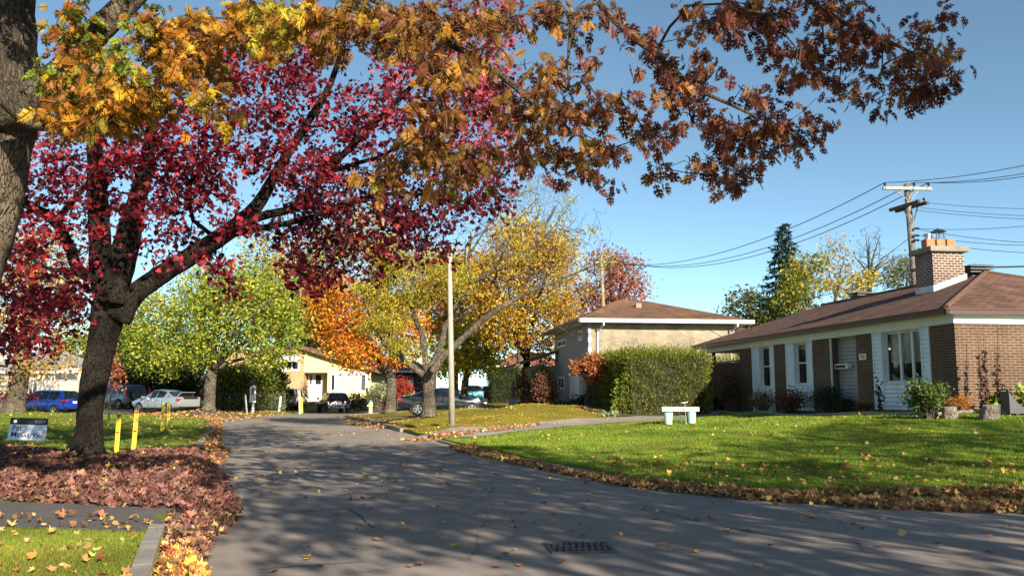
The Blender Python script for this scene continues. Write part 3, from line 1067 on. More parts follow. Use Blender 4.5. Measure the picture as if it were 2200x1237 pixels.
def bay(ya, yb, wa, wb, zs, zt, split, kind):
    """one bay of white siding with a window set back in it (y from ya to yb)"""
    mb = MB()
    siding(mb, .03, ya + .02, wa, Z0, ZBT - .0)
    siding(mb, .03, wb, yb - .02, Z0, ZBT - .0)
    siding(mb, .03, wa + .022, wb - .022, Z0, zs)
    if zt < ZBT - .03: siding(mb, .03, wa + .022, wb - .022, zt, ZBT)
    mb.build('siding', SID, bun)
    wn = MB()
    d = .17
    wn.box(.02, d, wa, wa + .02, zs, zt).box(.02, d, wb - .02, wb, zs, zt).box(-.03, d, wa - .03, wb + .03, zs - .05, zs).box(.0, d, wa - .01, wb + .01, zt, zt + .04)
    f = .05
    wn.box(d - .05, d, wa + .02, wa + .02 + f, zs, zt).box(d - .05, d, wb - .02 - f, wb - .02, zs, zt).box(d - .05, d, wa + .02 + f, wb - .02 - f, zs, zs + f).box(d - .05, d, wa + .02 + f, wb - .02 - f, zt - f, zt)
    cuts = []
    if kind == 'big':
        for k in split:
            wn.box(d - .055, d, k - .05, k + .05, zs + f, zt - f)
    else:
        wn.box(d - .055, d, wa + .02 + f, wb - .02 - f, split - .025, split + .025)
    wo = wn.build('window', WHITE, bun)
    g = MB(); g.quad((d - .02, wa + .07, zs + f), (d - .02, wb - .07, zs + f), (d - .02, wb - .07, zt - f), (d - .02, wa + .07, zt - f))
    g.build('pane', GLS2, wo)
    b = MB(); b.box(d + .5, d + .52, wa - .3, wb + .3, zs - .3, zt + .3); b.build('interior', INT, wo)
    return wo, d


m_, t_, b_ = nm('clear glass')
b_.inputs['Base Color'].default_value = (.02, .025, .03, 1); b_.inputs['Roughness'].default_value = .03; b_.inputs['Specular IOR Level'].default_value = .9
tr_ = t_.nodes.new('ShaderNodeBsdfTransparent'); mx_ = t_.nodes.new('ShaderNodeMixShader'); mx_.inputs[0].default_value = .35
t_.links.new(tr_.outputs[0], mx_.inputs[1]); t_.links.new(b_.outputs[0], mx_.inputs[2]); t_.links.new(mx_.outputs[0], t_.nodes['Material Output'].inputs['Surface'])
GLS2 = m_

zt = fac(1940, 710)[1]; zs = fac(1940, 821)[1]
wa, wb = ys(1983), ys(1897)
sp = [ys(1954), ys(1928)]
wo, d = bay(y1, y2, wa, wb, zs, zt, sp, 'big')
mb = MB()       # shades drawn two thirds down and a swag of lace below
zc = zs + (zt - zs) * .37
for i in range(24):
    a = wa + .08 + (wb - wa - .16) * i / 24; b = wa + .08 + (wb - wa - .16) * (i + 1) / 24
    s1 = .05 * abs(math.sin(i * .39)); s2 = .05 * abs(math.sin((i + 1) * .39))
    mb.quad((d + .06 + .012 * (i % 2), a, zc + .05 - s1), (d + .06 + .012 * ((i + 1) % 2), b, zc + .05 - s2), (d + .06 + .012 * ((i + 1) % 2), b, zt), (d + .06 + .012 * (i % 2), a, zt))
    mb.quad((d + .07 + .015 * (i % 2), a, zs), (d + .07 + .015 * ((i + 1) % 2), b, zs), (d + .07, b, zs + .28 - .16 * abs(math.sin((i + 1) * .40))), (d + .07, a, zs + .28 - .16 * abs(math.sin(i * .40))))
mb.build('curtain', CURT, wo)
zt2 = fac(1721, 737)[1]; zs2 = fac(1721, 825)[1]
bay(y5, y6, ys(1735), ys(1707), zs2, zt2, (zs2 + zt2) / 2 + .03, 'sash')
zt3 = fac(1646, 745)[1]; zs3 = fac(1646, 831)[1]
bay(y7, y8, ys(1656), ys(1632), zs3, zt3, (zs3 + zt3) / 2 + .03, 'sash')
# entry recess: siding at the back, soffit, doorframe, mailbox, house number
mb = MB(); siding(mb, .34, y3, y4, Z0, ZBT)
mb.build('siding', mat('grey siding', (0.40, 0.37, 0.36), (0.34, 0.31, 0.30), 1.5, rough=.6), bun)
mb = MB(); mb.box(.0, .4, y3, y4, ZBT - .02, ZBT + .01); mb.build('porch_ceiling', FRZ, bun)
mb = MB(); mb.box(-.03, .03, y4 - .04, y4 + .0, Z0, ZBT); mb.build('corner_trim', WHITE, bun)
ya, za = fac(1797, 793, .2); yb_, zb_ = fac(1825, 780, .2)
mb = MB(); mb.box(.12, .30, min(ya, yb_), max(ya, yb_), za, zb_); mx = mb.build('mailbox', WHITE, bun, bevel=.01)
mb = MB(); mb.box(.105, .12, min(ya, yb_) + .12, max(ya, yb_) - .12, za + .04, zb_ - .05); mb.build('slot', BLACK, mx)
ya, za = fac(1862, 772); yb_, zb_ = fac(1847, 760)
mb = MB(); mb.box(-.03, -.003, min(ya, yb_), max(ya, yb_), za, zb_); np_ = mb.build('house_number', mat('number plate', (0.78, 0.77, 0.74), None, rough=.4), bun)
text('162', (zb_ - za) * .95, mat('number paint', (0.10, 0.11, 0.13)), np_, (-.033, (ya + yb_) / 2, za + .05), (math.pi / 2, 0, -math.pi / 2))
# frieze board, soffit, gutter
ZS = fac(2041, 671)[1] if False else (3.585 - ZG)
mb = MB(); mb.box(-.03, .05, -.03, yC, ZBT + .012, ZS).box(-.04, -.0301, -.03, yC, ZBT - .012, ZBT + .05).box(.05, W + .03, -.03, .05, ZBT + .012, ZS).box(-.03, W, -.045, -.0301, ZBT - .02, ZBT + .02)
mb.box(.05, W, yC - .05, yC, ZBT + .012, ZS)
mb.build('frieze', FRZ, bun)
OV = .30; OG = .15
mb = MB(); mb.box(-OV + .02, W + OV, -OG + .02, yC + OV, ZS, ZS + .02); mb.build('soffit', FRZ, bun)
zE = 3.754 - ZG
mb = MB()
for k, (a, b, z0, z1) in enumerate([(0, .1, ZS - .005, zE - .03), (-.012, .09, zE - .055, zE - .02)]):
    mb.box(-OV - .08 + a, -OV + .02, -OG - .1, yC + OV, z0, z1) if k == 0 else mb.box(-OV - .105, -OV - .08, -OG - .1, yC + OV, z0, z1)
mb.box(-OV - .08, W + OV, -OG - .1, -OG, ZS - .005, zE - .03).box(-OV - .08, W + OV, -OG - .125, -OG - .1, zE - .055, zE - .02)
mb.build('gutter', GUT, bun)
# hipped roof
hw = (W + 2 * OV) / 2; tan = .361
x0, x1, ya_, yb2 = -OV - .06, W + OV, -OG - .08, yC + OV
zr = zE + tan * hw
A, B, C_, D = (x0, ya_, zE), (x1, ya_, zE), (x1, yb2, zE), (x0, yb2, zE)
R1, R2 = (W / 2, ya_ + hw, zr), (W / 2, yb2 - hw, zr)
mb = MB()
mb.quad(A, R1, R2, D, 0); mb.quad(B, C_, R2, R1, 0); mb.poly([A, B, R1], 1); mb.poly([D, R2, C_], 1)
mb.quad((x0, ya_, zE - .03), (x0, yb2, zE - .03), (x1, yb2, zE - .03), (x1, ya_, zE - .03), 1)
for a, b in ((A, B), (B, C_), (C_, D), (D, A)):
    mb.quad((a[0], a[1], zE - .03), (b[0], b[1], zE - .03), b, a, 1)
rf = mb.build('roof', [SH_Y, SH_X], bun)
cap = MB()
def capline(a, b, n):
    a, b = np.array(a), np.array(b)
    for i in range(n):
        p, q = a + (b - a) * i / n, a + (b - a) * (i + 1.05) / n
        cap.tube([p + [0, 0, .0], q + [0, 0, .012]], [.075, .06], 6)
capline(A, R1, 26); capline(R1, R2, 40); capline(B, R1, 26)
cap.build('ridge_cap', mat('ridge shingle', (0.10, 0.055, 0.039), (0.15, 0.083, 0.058), 7, rough=.95), rf)
VENT = mat('vent grey', (0.09, 0.09, 0.095), None, rough=.5)
def roofvent(x, y, z, s=.5):
    m2 = MB()
    m2.box(x - s * .6, x + s * .6, y - s * .6, y + s * .6, z - .2, z + .05)
    for k in range(3): m2.box(x - s, x + s, y - s, y + s, z + .07 + k * .1, z + .105 + k * .1)
    m2.box(x - s * .5, x + s * .5, y - s * .5, y + s * .5, z + .05, z + .3)
    m2.add([(x - s, y - s, z + .31), (x + s, y - s, z + .31), (x + s, y + s, z + .31), (x - s, y + s, z + .31), (x, y, z + .40)], [(0, 1, 4), (1, 2, 4), (2, 3, 4), (3, 0, 4), (3, 2, 1, 0)])
    m2.build('roof_vent', VENT, rf)
roofvent(W / 2, R1[1] + .55, zr - .04, .42)
roofvent(W / 2 + .35, 12.3, zr - .06, .42)
# chimney
cx0, cx1, cy0, cy1 = 2.42, 3.52, 4.35, 5.3
zc1 = P(2003, 541, 27.2)[2] - ZG
mb = MB(); mb.box(cx0, cx1, cy0, cy1, zE + tan * (cx0 + OV) - .4, zc1); ch = mb.build('chimney', BRK_C, bun)
mb = MB(); mb.box(cx0 - .13, cx1 + .13, cy0 - .13, cy1 + .13, zc1, zc1 + .17); mb.build('cap', CONC, ch, bevel=.02)
zf = lambda x: zE + tan * (x + OV)
mb = MB(); mb.slab([(cx0 - .02, cy0 - .015, zf(cx0) - .05), (cx1 + .04, cy0 - .015, zf(cx1) - .05), (cx1 + .04, cy0 - .015, zf(cx1) + .2), (cx0 - .02, cy0 - .015, zf(cx0) + .2)], (0, -.02, 0))
mb.slab([(cx0 - .02, cy0 - .03, zf(cx0) - .3), (cx0 - .02, cy1, zf(cx0) - .3), (cx0 - .02, cy1, zf(cx0) + .2), (cx0 - .02, cy0 - .03, zf(cx0) + .2)], (-.02, 0, 0))
mb.build('flashing', mat('galvanised sheet', (0.42, 0.42, 0.42), (0.30, 0.30, 0.30), 3, rough=.4, metal=.8), ch)
POT = mat('clay pot', (0.36, 0.13, 0.06), (0.45, 0.20, 0.10), 6, rough=.8)
zt_ = zc1 + .17
for k in range(3):
    px_ = cx0 + .18 + k * .36
    mb = MB(); mb.box(px_ - .15, px_ + .15, cy0 + .3, cy0 + .6, zt_, zt_ + .29).box(px_ - .12, px_ + .12, cy0 + .33, cy0 + .57, zt_ + .29, zt_ + .31); pt = mb.build('chimney_pot', POT, ch, bevel=.012)
    if k == 0:
        mb = MB(); mb.lathe([(.10, 0), (.10, .1), (.14, .1), (.14, .12), (.11, .12), (.11, .15), (.15, .155), (.15, .17), (.02, .2)], (px_, cy0 + .45, zt_ + .31)); mb.build('flue_cap', mat('steel flue', (0.5, 0.5, 0.5), rough=.35, metal=.9), pt)
    if k == 1:
        mb = MB()
        for a in (-.13, .13):
            for b in (-.13, .13): mb.box(px_ + a - .012, px_ + a + .012, cy0 + .45 + b - .012, cy0 + .45 + b + .012, zt_ + .31, zt_ + .55)
        for q in (-.06, 0, .06):
            mb.box(px_ + q - .004, px_ + q + .004, cy0 + .31, cy0 + .318, zt_ + .31, zt_ + .55)
        zz = zt_ + .55
        mb.add([(px_ - .21, cy0 + .24, zz), (px_ + .21, cy0 + .24, zz), (px_ + .21, cy0 + .66, zz), (px_ - .21, cy0 + .66, zz), (px_, cy0 + .45, zz + .14)], [(0, 1, 4), (1, 2, 4), (2, 3, 4), (3, 0, 4), (3, 2, 1, 0)])
        mb.build('rain_cap', mat('dark iron', (0.03, 0.045, 0.06), rough=.4, metal=.5), pt)
# carport: post, brown board screen
yP = fac(1527, 800)[0] - .2
BRN = mat('brown stained wood', (0.075, 0.035, 0.022), (0.11, 0.05, 0.03), 3, rough=.8, stretch=(6, 6, .5))
mb = MB(); mb.box(.0, .13, yP - .13, yP, Z0, ZBT + .01); mb.build('carport_post', BRN, bun)
mb = MB()
zt4 = fac(1560, 778)[1]
n_ = int((yP - .13 - yB) / .15)
for k in range(n_):
    a = yB + .01 + k * .15
    mb.box(.02 + .012 * (k % 2), .045 + .012 * (k % 2), a, a + .143, Z0, zt4 - .02)
mb.box(.0, .09, yB + .01, yP - .135, zt4, zt4 + .05)
mb.build('privacy_screen', BRN, bun)

# ------------------------------------------------------------ the beige and grey split-level next door
S0 = P(1265, 700, 48.0)
ZS0 = .75
spl = thing('house', 'two storey split-level house with beige brick side and grey front behind the clipped hedge', 'house', (S0[0], S0[1], ZS0), BRZ)
def sfac(u, v):
    r, o = ray(u, v), np.array([0, 0, H]); t = np.dot(S0 - o, GD) / np.dot(r, GD)
    q = o + r * t - np.array([S0[0], S0[1], ZS0]); return float(q.dot(FD)), float(q[2])
def sgab(u, v):
    r, o = ray(u, v), np.array([0, 0, H]); t = np.dot(S0 - o, FD) / np.dot(r, FD)
    q = o + r * t - np.array([S0[0], S0[1], ZS0]); return float(q.dot(GD)), float(q[2])
BEI = brickmat('beige brick', (0.27, 0.22, 0.15), (0.36, 0.295, 0.205), (0.22, 0.185, 0.14), .3, .11, msize=.016, var=.5)
STU = mat('grey stucco', (0.27, 0.25, 0.26), (0.31, 0.29, 0.30), 3, rough=.9, bump=.2)
sW = sgab(1578, 700)[0]; sL = 10.5; sZ = sgab(1265, 694)[1]
mb = MB(); mb.box(.02, sW, 0, .12, -.6, sZ).box(sW - .1, sW, .12, sL, -.6, sZ).box(.02, sW - .1, sL - .1, sL, -.6, sZ); mb.build('wall', BEI, spl)
mb = MB(); mb.box(-.03, .02, .32, sL, -.6, sZ); mb.build('wall', STU, spl)
mb = MB(); 
for k in range(9):
    z = -.3 + k * .55
    mb.box(-.04, .12, -.03, .3, z, z + .27)
mb.build('corner_block', WHITE, spl)
mb = MB()
for k in range(9):
    z = -.3 + k * .55 + .28
    mb.box(-.038, .12, -.028, .3, z, z + .26)
mb.build('corner_block', mat('grey block', (0.25, 0.25, 0.28)), spl)
zE2 = sZ + .02; ov = .62
for (a, b, c, d_, nme) in ((-ov, sW + ov + .2, -ov, sL + ov, 'eave'),):
    mb = MB(); mb.box(a, b, c, d_, zE2, zE2 + .03).box(a - .02, b, c - .12, c, zE2 - .01, zE2 + .2).box(b, b + .1, c - .12, d_, zE2 - .01, zE2 + .2)
    mb.build('gutter', WHITE, spl)
    mb = MB(); mb.box(a - .12, a - .021, c - .12, d_, zE2 - .01, zE2 + .2); mb.build('gutter', mat('old brown fascia', (0.16, 0.12, 0.09)), spl)
SH2 = brickmat('brown shingle side', (0.13, 0.07, 0.042), (0.18, 0.10, 0.06), (0.075, 0.04, 0.025), .3, .145, 'x', .012, 2.5, .95, .5, .5)
SH2Y = brickmat('brown shingle front', (0.13, 0.07, 0.042), (0.18, 0.10, 0.06), (0.075, 0.04, 0.025), .3, .145, 'y', .012, 2.5, .95, .5, .5)
x0, x1, ya_, yb2, z = -ov - .02, sW + ov + .2, -ov - .02, sL + ov, zE2 + .2
zr = z + 1.62
q1 = sgab(1345, 646)[0] + .7; q2 = sgab(1412, 646)[0] + .7
A, B, C_, D = (x0, ya_, z), (x1, ya_, z), (x1, yb2, z), (x0, yb2, z)
R1, R2 = (q1, 4.4, zr), (q2 + .3, 5.2, zr)
mb = MB(); mb.quad(A, B, R2, R1, 0); mb.poly([A, R1, D], 1); mb.quad(D, R1, R2, C_, 0); mb.poly([B, C_, R2], 1)
rf2 = mb.build('roof', [SH2, SH2Y], spl)
vx, vz = 3.75, zr - .45
mb = MB(); mb.box(vx - .17, vx + .17, 2.9, 3.2, vz - .25, vz + .08); mb.build('roof_vent', mat('beige vent', (0.3, 0.2, 0.14)), rf2)
def pipe(pts, name='downspout'):
    m2 = MB(); m2.tube(pts, .055, 6); m2.build(name, WHITE, spl)
xd = sgab(1284, 750)[0]
pipe([(xd + .2, -ov - .06, zE2), (xd + .2, -ov - .06, zE2 - .15), (xd, -.06, zE2 - .5), (xd, -.06, -.3)])
xd = sgab(1572, 720)[0] - .1
pipe([(xd + .2, -ov - .06, zE2), (xd + .2, -ov - .06, zE2 - .15), (xd, -.06, zE2 - .5), (xd, -.06, -.3)])
def swin(u0, u1, v0, v1, trim=.12):
    ya, zb = sfac(u1, v0); yb, za = sfac(u0, v1)
    m2 = MB(); m2.box(-.07, -.031, ya, yb, za, za + trim).box(-.07, -.031, ya, yb, zb - trim, zb).box(-.07, -.031, ya, ya + trim, za + trim, zb - trim).box(-.07, -.031, yb - trim, yb, za + trim, zb - trim).box(-.065, -.031, (ya + yb) / 2 - .05, (ya + yb) / 2 + .05, za + trim, zb - trim)
    wn = m2.build('window', WHITE, spl)
    m2 = MB(); m2.quad((-.045, ya + trim, za + trim), (-.045, yb - trim, za + trim), (-.045, yb - trim, zb - trim), (-.045, ya + trim, zb - trim)); m2.build('pane', GLS, wn)
swin(1244, 1253, 708, 733); swin(1199, 1217, 727, 748); swin(1201, 1214, 808, 836)
mb = MB(); ya, zb = sfac(1246, 806); yb, za = sfac(1226, 858); mb.box(-.06, -.031, ya, yb, -.3, zb); mb.build('garage_door', mat('pale blue door', (0.55, 0.58, 0.66), rough=.5), spl)
# low front wing with its own eave
mb = MB(); mb.box(-.03 - 1.6, -.03, sL - .6, sL + 5, -.6, 2.5); mb.build('wing_wall', BEI, spl)
mb = MB(); z = 2.55; mb.add([(-2.9, sL - 1.4, z), (-2.9, sL + 6, z), (.4, sL + 6, z + 1.1), (.4, sL - 1.4, z + 1.1), (-2.9, sL - 1.4, z - .12), (-2.9, sL + 6, z - .12), (.4, sL + 6, z + .95), (.4, sL - 1.4, z + .95)], [(0, 3, 2, 1), (4, 5, 6, 7), (0, 4, 7, 3), (0, 1, 5, 4), (2, 3, 7, 6), (1, 2, 6, 5)])
mb.build('wing_roof', SH2Y, spl)

# ------------------------------------------------------------ the yellow house across the bend
YH = 72.0
def YP(u, v, dy=0.0):
    q = P(u, v, YH + dy); return q
yb0 = YP(652, 858)
yel = thing('house', 'pale yellow house with sloping brown roof, white door and wide picture window', 'house', (yb0[0], YH, yb0[2] - .1), 0)
o3 = np.array([yb0[0], YH, yb0[2] - .1])
def yl(u, v, dy=0.0):
    q = YP(u, v, dy) - o3; return float(q[0]), float(q[2])
YEL_W = mat('yellow stucco', (0.74, 0.66, 0.30), (0.70, 0.62, 0.27), 2, rough=.8)
YEL_D = mat('yellow gold reveal', (0.62, 0.42, 0.06), None, rough=.8)
TANB = brickmat('tan brick', (0.40, 0.27, 0.13), (0.46, 0.32, 0.165), (0.42, 0.31, 0.19), .25, .075, msize=.008, var=.25)
xr, _ = yl(796, 800); xd0, zd1 = yl(653, 800); xd1, _ = yl(704, 800)
zl = yl(652, 752)[1]; zr_ = yl(796, 796)[1]
mb = MB()
zz = lambda x: zl + (zr_ - zl) * x / xr
def wallprism(xa, xb, za, dy0=0, dy1=.2):
    mb.slab([(xa, dy0, za), (xb, dy0, za), (xb, dy0, zz(xb)), (xa, dy0, zz(xa))], (0, dy1 - dy0, 0))
wallprism(xd0, xd1, zd1); wallprism(xd1, xr, -.9)
mb.slab([(0, 1.3, -.9), (xd1, 1.3, -.9), (xd1, 1.3, zd1 + .2), (0, 1.3, zd1 + .2)], (0, .1, 0))
mb.slab([(xr - .02, .2, -.9), (xr - .02, 9, -.9), (xr - .02, 9, zz(xr)), (xr - .02, .2, zz(xr))], (-.2, 0, 0))
mb.build('wall', YEL_W, yel)
mb = MB(); mb.box(xd1 - .02, xd1 - .001, .2, 1.3, -.9, zd1).box(0, xd1 - .02, .2, 1.3, zd1 - .02, zd1 - .001); mb.build('door_reveal', YEL_D, yel)
xl = yl(455, 800)[0]
mb = MB(); mb.box(xl, -.02, .05, .3, -.9, zl + .1).box(xl, -.02, 8.8, 9, -.9, zl).box(-.2, -.02, .3, 8.8, -.9, zl); mb.build('wall', TANB, yel)
RFB = mat('brown roof edge', (0.12, 0.062, 0.04), (0.17, 0.09, 0.06), 4, rough=.9)
mb = MB()
xo = xr + .8
mb.slab([(-.3, -.6, zz(-.3) + .02), (xo, -.6, zz(xo) + .02), (xo, 9.5, zz(xo) + .02), (-.3, 9.5, zz(-.3) + .02)], (0, 0, .28))
mb.build('roof', RFB, yel)
mb = MB(); mb.slab([(-.3, -.6, zz(-.3) + .02), (-.3, 9.5, zz(-.3) + .02), (xl - .5, 9.5, zl - 2.2), (xl - .5, -.6, zl - 2.2)], (0, 0, .25)); mb.build('roof', RFB, yel)
dx0, dz1 = yl(662, 802, 1.3); dx1, _ = yl(697, 802, 1.3)
mb = MB(); mb.box(dx0, dx1, 1.22, 1.3, -.6, dz1); dr = mb.build('door', WHITE, yel)
mb = MB(); a0, b1 = yl(679, 805, 1.3); a1, b0 = yl(690, 825, 1.3); mb.box(a0, a1, 1.20, 1.219, b0, b1)
a0, b1 = yl(667, 805, 1.3); a1, b0 = yl(670, 825, 1.3); mb.box(a0, a1, 1.20, 1.219, b0, b1); mb.build('door_pane', GLS, dr)
mb = MB(); lx, lz = yl(657, 807); mb.lathe([(.04, .0), (.09, .04), (.11, .22), (.05, .3), (.01, .33)], (lx, .18 - .3 + 1.35, lz)); mb.build('wall_lamp', WHITE, yel)
wx0, wz1 = yl(709, 797); wx1, wz0 = yl(789, 842)
mb = MB(); f = .17
mb.box(wx0, wx1, -.12, -.0, wz1 - .32, wz1).box(wx0, wx1, -.06, -.0, wz0, wz0 + f).box(wx0, wx0 + f, -.06, 0, wz0 + f, wz1 - .32).box(wx1 - f, wx1, -.06, 0, wz0 + f, wz1 - .32)
for u in (722.5, 747, 773.5):
    xx = yl(u, 800)[0]; mb.box(xx - .13, xx + .13, -.06, 0, wz0 + f, wz1 - .32)
wn = mb.build('window', WHITE, yel)
mb = MB(); mb.quad((wx0 + f, -.012, wz0 + f), (wx1 - f, -.012, wz0 + f), (wx1 - f, -.012, wz1 - .3), (wx0 + f, -.012, wz1 - .3)); mb.build('pane', GLS, wn)
CW = mat('sheer curtain', (0.40, 0.42, 0.41), (0.33, 0.35, 0.34), 9, rough=.8, stretch=(1, 1, .08))
mb = MB()
for u0, u1 in ((725, 745), (750, 771)):
    a, b = yl(u0, 800)[0], yl(u1, 800)[0]
    for i in range(14):
        p, q = a + (b - a) * i / 14, a + (b - a) * (i + 1) / 14
        mb.quad((p, -.02 - .012 * (i % 2), wz0 + f), (q, -.02 - .012 * ((i + 1) % 2), wz0 + f), (q, -.02 - .012 * ((i + 1) % 2), wz1 - .34), (p, -.02 - .012 * (i % 2), wz1 - .34))
mb.build('curtain', CW, wn)
ux0, uz1 = yl(602, 778); ux1, uz0 = yl(643, 797)
mb = MB(); mb.box(ux0, ux1, -.05, .05, uz0, uz0 + .16).box(ux0, ux0 + .12, -.05, .05, uz0 + .16, uz1).box(ux1 - .12, ux1, -.05, .05, uz0 + .16, uz1)
for u in (614, 627): xx = yl(u, 800)[0]; mb.box(xx - .06, xx + .06, -.05, .05, uz0 + .16, uz1)
wn = mb.build('window', WHITE, yel)
mb = MB(); mb.quad((ux0, .02, uz0), (ux1, .02, uz0), (ux1, .02, uz1), (ux0, .02, uz1)); mb.build('pane', GLS, wn)
mb = MB(); ax0, az1 = yl(597, 762); ax1, az0 = yl(648, 777)
for i in range(6):
    t0, t1 = i / 6 * math.pi / 2, (i + 1) / 6 * math.pi / 2
    mb.quad((ax0, -.05 - .9 * math.sin(t0), az0 + (az1 - az0) * math.cos(t0)), (ax0, -.05 - .9 * math.sin(t1), az0 + (az1 - az0) * math.cos(t1)), (ax1, -.05 - .9 * math.sin(t1), az0 + (az1 - az0) * math.cos(t1)), (ax1, -.05 - .9 * math.sin(t0), az0 + (az1 - az0) * math.cos(t0)))
mb.build('awning', WHITE, wn)
mb = MB(); gx0, gz1 = yl(606, 839); gx1, _ = yl(644, 839); mb.box(gx0, gx1, -.02, .049, -1.0, gz1); mb.build('garage_door', WHITE, yel)
mb = MB(); sx, sz = yl(793, 802); mb.tube([(xr + .1, -.3, zz(xr) - .1), (xr - .1, -.1, zz(xr) - .6), (xr - .1, -.1, -.5)], .07, 6); mb.build('downspout', WHITE, yel)
# dark stone retaining wall with planting on it in front of the yellow house
STONE = brickmat('dark stone', (0.06, 0.045, 0.035), (0.10, 0.078, 0.06), (0.03, 0.024, 0.02), .5, .2, var=.8, bump=.8)
q = P(645, 860, 69.5); q2 = P(860, 860, 69.5)
rw = thing('retaining_wall', 'low dark stone retaining wall below the yellow house', 'wall', (q[0], 69.5, 0))
mb = MB(); mb.box(0, q2[0] - q[0], 0, .5, -.1, .62); mb.build('masonry', STONE, rw)
mb = MB(); mb.box(-.05, q2[0] - q[0] + .05, -.06, .56, .62, .70); mb.build('coping', mat('coping stone', (0.16, 0.12, 0.09), (0.22, 0.17, 0.13), 3, rough=.9), rw)


# ------------------------------------------------------------ simpler houses farther off
def simple_house(label, u0, u1, v_eave, v_base, v_ridge, Y, wm, rm_, roofm_over=.5, depth=8, hip=True, extra=None, zb=None, facing=0.0):
    a, b = P(u0, v_eave, Y), P(u1, v_eave, Y)
    base = P(u0, v_base, Y)[2] if zb is None else zb
    h = thing('house', label, 'house', (a[0], Y, base), facing)
    Wd = b[0] - a[0]; ze = a[2] - base; zr = P(u0, v_ridge, Y + depth / 2)[2] - base
    m2 = MB(); m2.box(0, Wd, 0, .15, -.6, ze).box(0, .15, .15, depth, -.6, ze).box(Wd - .15, Wd, .15, depth, -.6, ze).box(.15, Wd - .15, depth - .15, depth, -.6, ze); m2.build('wall', wm, h)
    o = roofm_over
    hw = depth / 2 + o
    k = min(hw, Wd * .4) if hip else 0
    A, B, C_, D = (-o, -o, ze), (Wd + o, -o, ze), (Wd + o, depth + o, ze), (-o, depth + o, ze)
    R1, R2 = (-o + k, depth / 2, zr), (Wd + o - k, depth / 2, zr)
    m2 = MB(); m2.quad(A, B, R2, R1); m2.quad(C_, D, R1, R2); m2.poly([D, A, R1]); m2.poly([B, C_, R2]); m2.quad(D, C_, B, A)
    m2.build('roof', rm_, h)
    m2 = MB(); m2.box(-o - .02, Wd + o + .02, -o - .08, -o, ze - .14, ze + .04).box(-o - .08, -o, -o, depth + o, ze - .14, ze + .04).box(Wd + o, Wd + o + .08, -o, depth + o, ze - .14, ze + .04); m2.build('gutter', WHITE, h)
    return h, Wd, ze


def hwin(h, x0, x1, z0, z1, name='window'):
    f = .08
    m2 = MB(); m2.box(x0, x1, -.05, -.002, z0, z0 + f).box(x0, x1, -.05, -.002, z1 - f, z1).box(x0, x0 + f, -.05, -.002, z0 + f, z1 - f).box(x1 - f, x1, -.05, -.002, z0 + f, z1 - f).box((x0 + x1) / 2 - f / 2, (x0 + x1) / 2 + f / 2, -.05, -.002, z0 + f, z1 - f)
    wn = m2.build(name, WHITE, h)
    m2 = MB(); m2.quad((x0 + f, -.015, z0 + f), (x1 - f, -.015, z0 + f), (x1 - f, -.015, z1 - f), (x0 + f, -.015, z1 - f)); m2.build('pane', GLS, wn)


GRYR = mat('grey shingle', (0.20, 0.21, 0.22), (0.27, 0.28, 0.30), 5, rough=.95, bump=.3)
h, Wd, ze = simple_house('low white house with grey shingled roof behind the grey board fence', -60, 150, 798, 845, 755, 74, mat('white clapboard', (0.62, 0.62, 0.60), (0.55, 0.55, 0.53), 2, rough=.7), GRYR, depth=9)
hwin(h, 6.2, 7.6, .4, 1.5); hwin(h, 1.5, 3, .4, 1.5)
REDR = mat('red brown shingle', (0.24, 0.085, 0.05), (0.32, 0.13, 0.08), 5, rough=.95, bump=.3)
DKW = mat('dark wall', (0.05, 0.04, 0.035), (0.07, 0.055, 0.05), 3, rough=.85)
h, Wd, ze = simple_house('low house with red brown roof glimpsed behind the yellow maples', 1062, 1215, 786, 850, 757, 86, DKW, REDR, depth=9)
hwin(h, 1.0, 2.6, .7, 1.9); hwin(h, 5.0, 6.5, .7, 1.9)
h, Wd, ze = simple_house('dark brown house in shade behind the orange maple trunk', 770, 920, 797, 862, 770, 84, DKW, mat('dark shingle', (0.07, 0.05, 0.045), (0.10, 0.075, 0.065), 5, rough=.95), depth=9)
hwin(h, 2.2, 3.3, .6, 1.9); hwin(h, 4.6, 5.4, .2, 2.1)
mb = MB(); mb.box(2.9, 4.1, -.06, -.002, .0, 2.1); mb.build('door', mat('red door', (0.32, 0.06, 0.04), rough=.6), h)
h, Wd, ze = simple_house('brown roofed house far behind the bungalow with only its chimney and ridge showing', 1560, 1760, 730, 860, 690, 62, DKW, SH2, depth=9)
cq = P(1691, 678, 64) - np.array(h.location)
mb = MB(); mb.box(cq[0] - .45, cq[0] + .45, cq[1] - .4, cq[1] + .4, ze, cq[2] + .0); c_ = mb.build('chimney', brickmat('orange brick', (0.36, 0.12, 0.06), (0.42, 0.16, 0.08), (0.4, 0.3, 0.22), .22, .075), h)
mb = MB(); mb.box(cq[0] - .5, cq[0] + .5, cq[1] - .45, cq[1] + .45, cq[2], cq[2] + .12).lathe([(.15, .12), (.13, .45), (.1, .46)], (cq[0], cq[1], cq[2])); mb.build('cap', POT, c_)

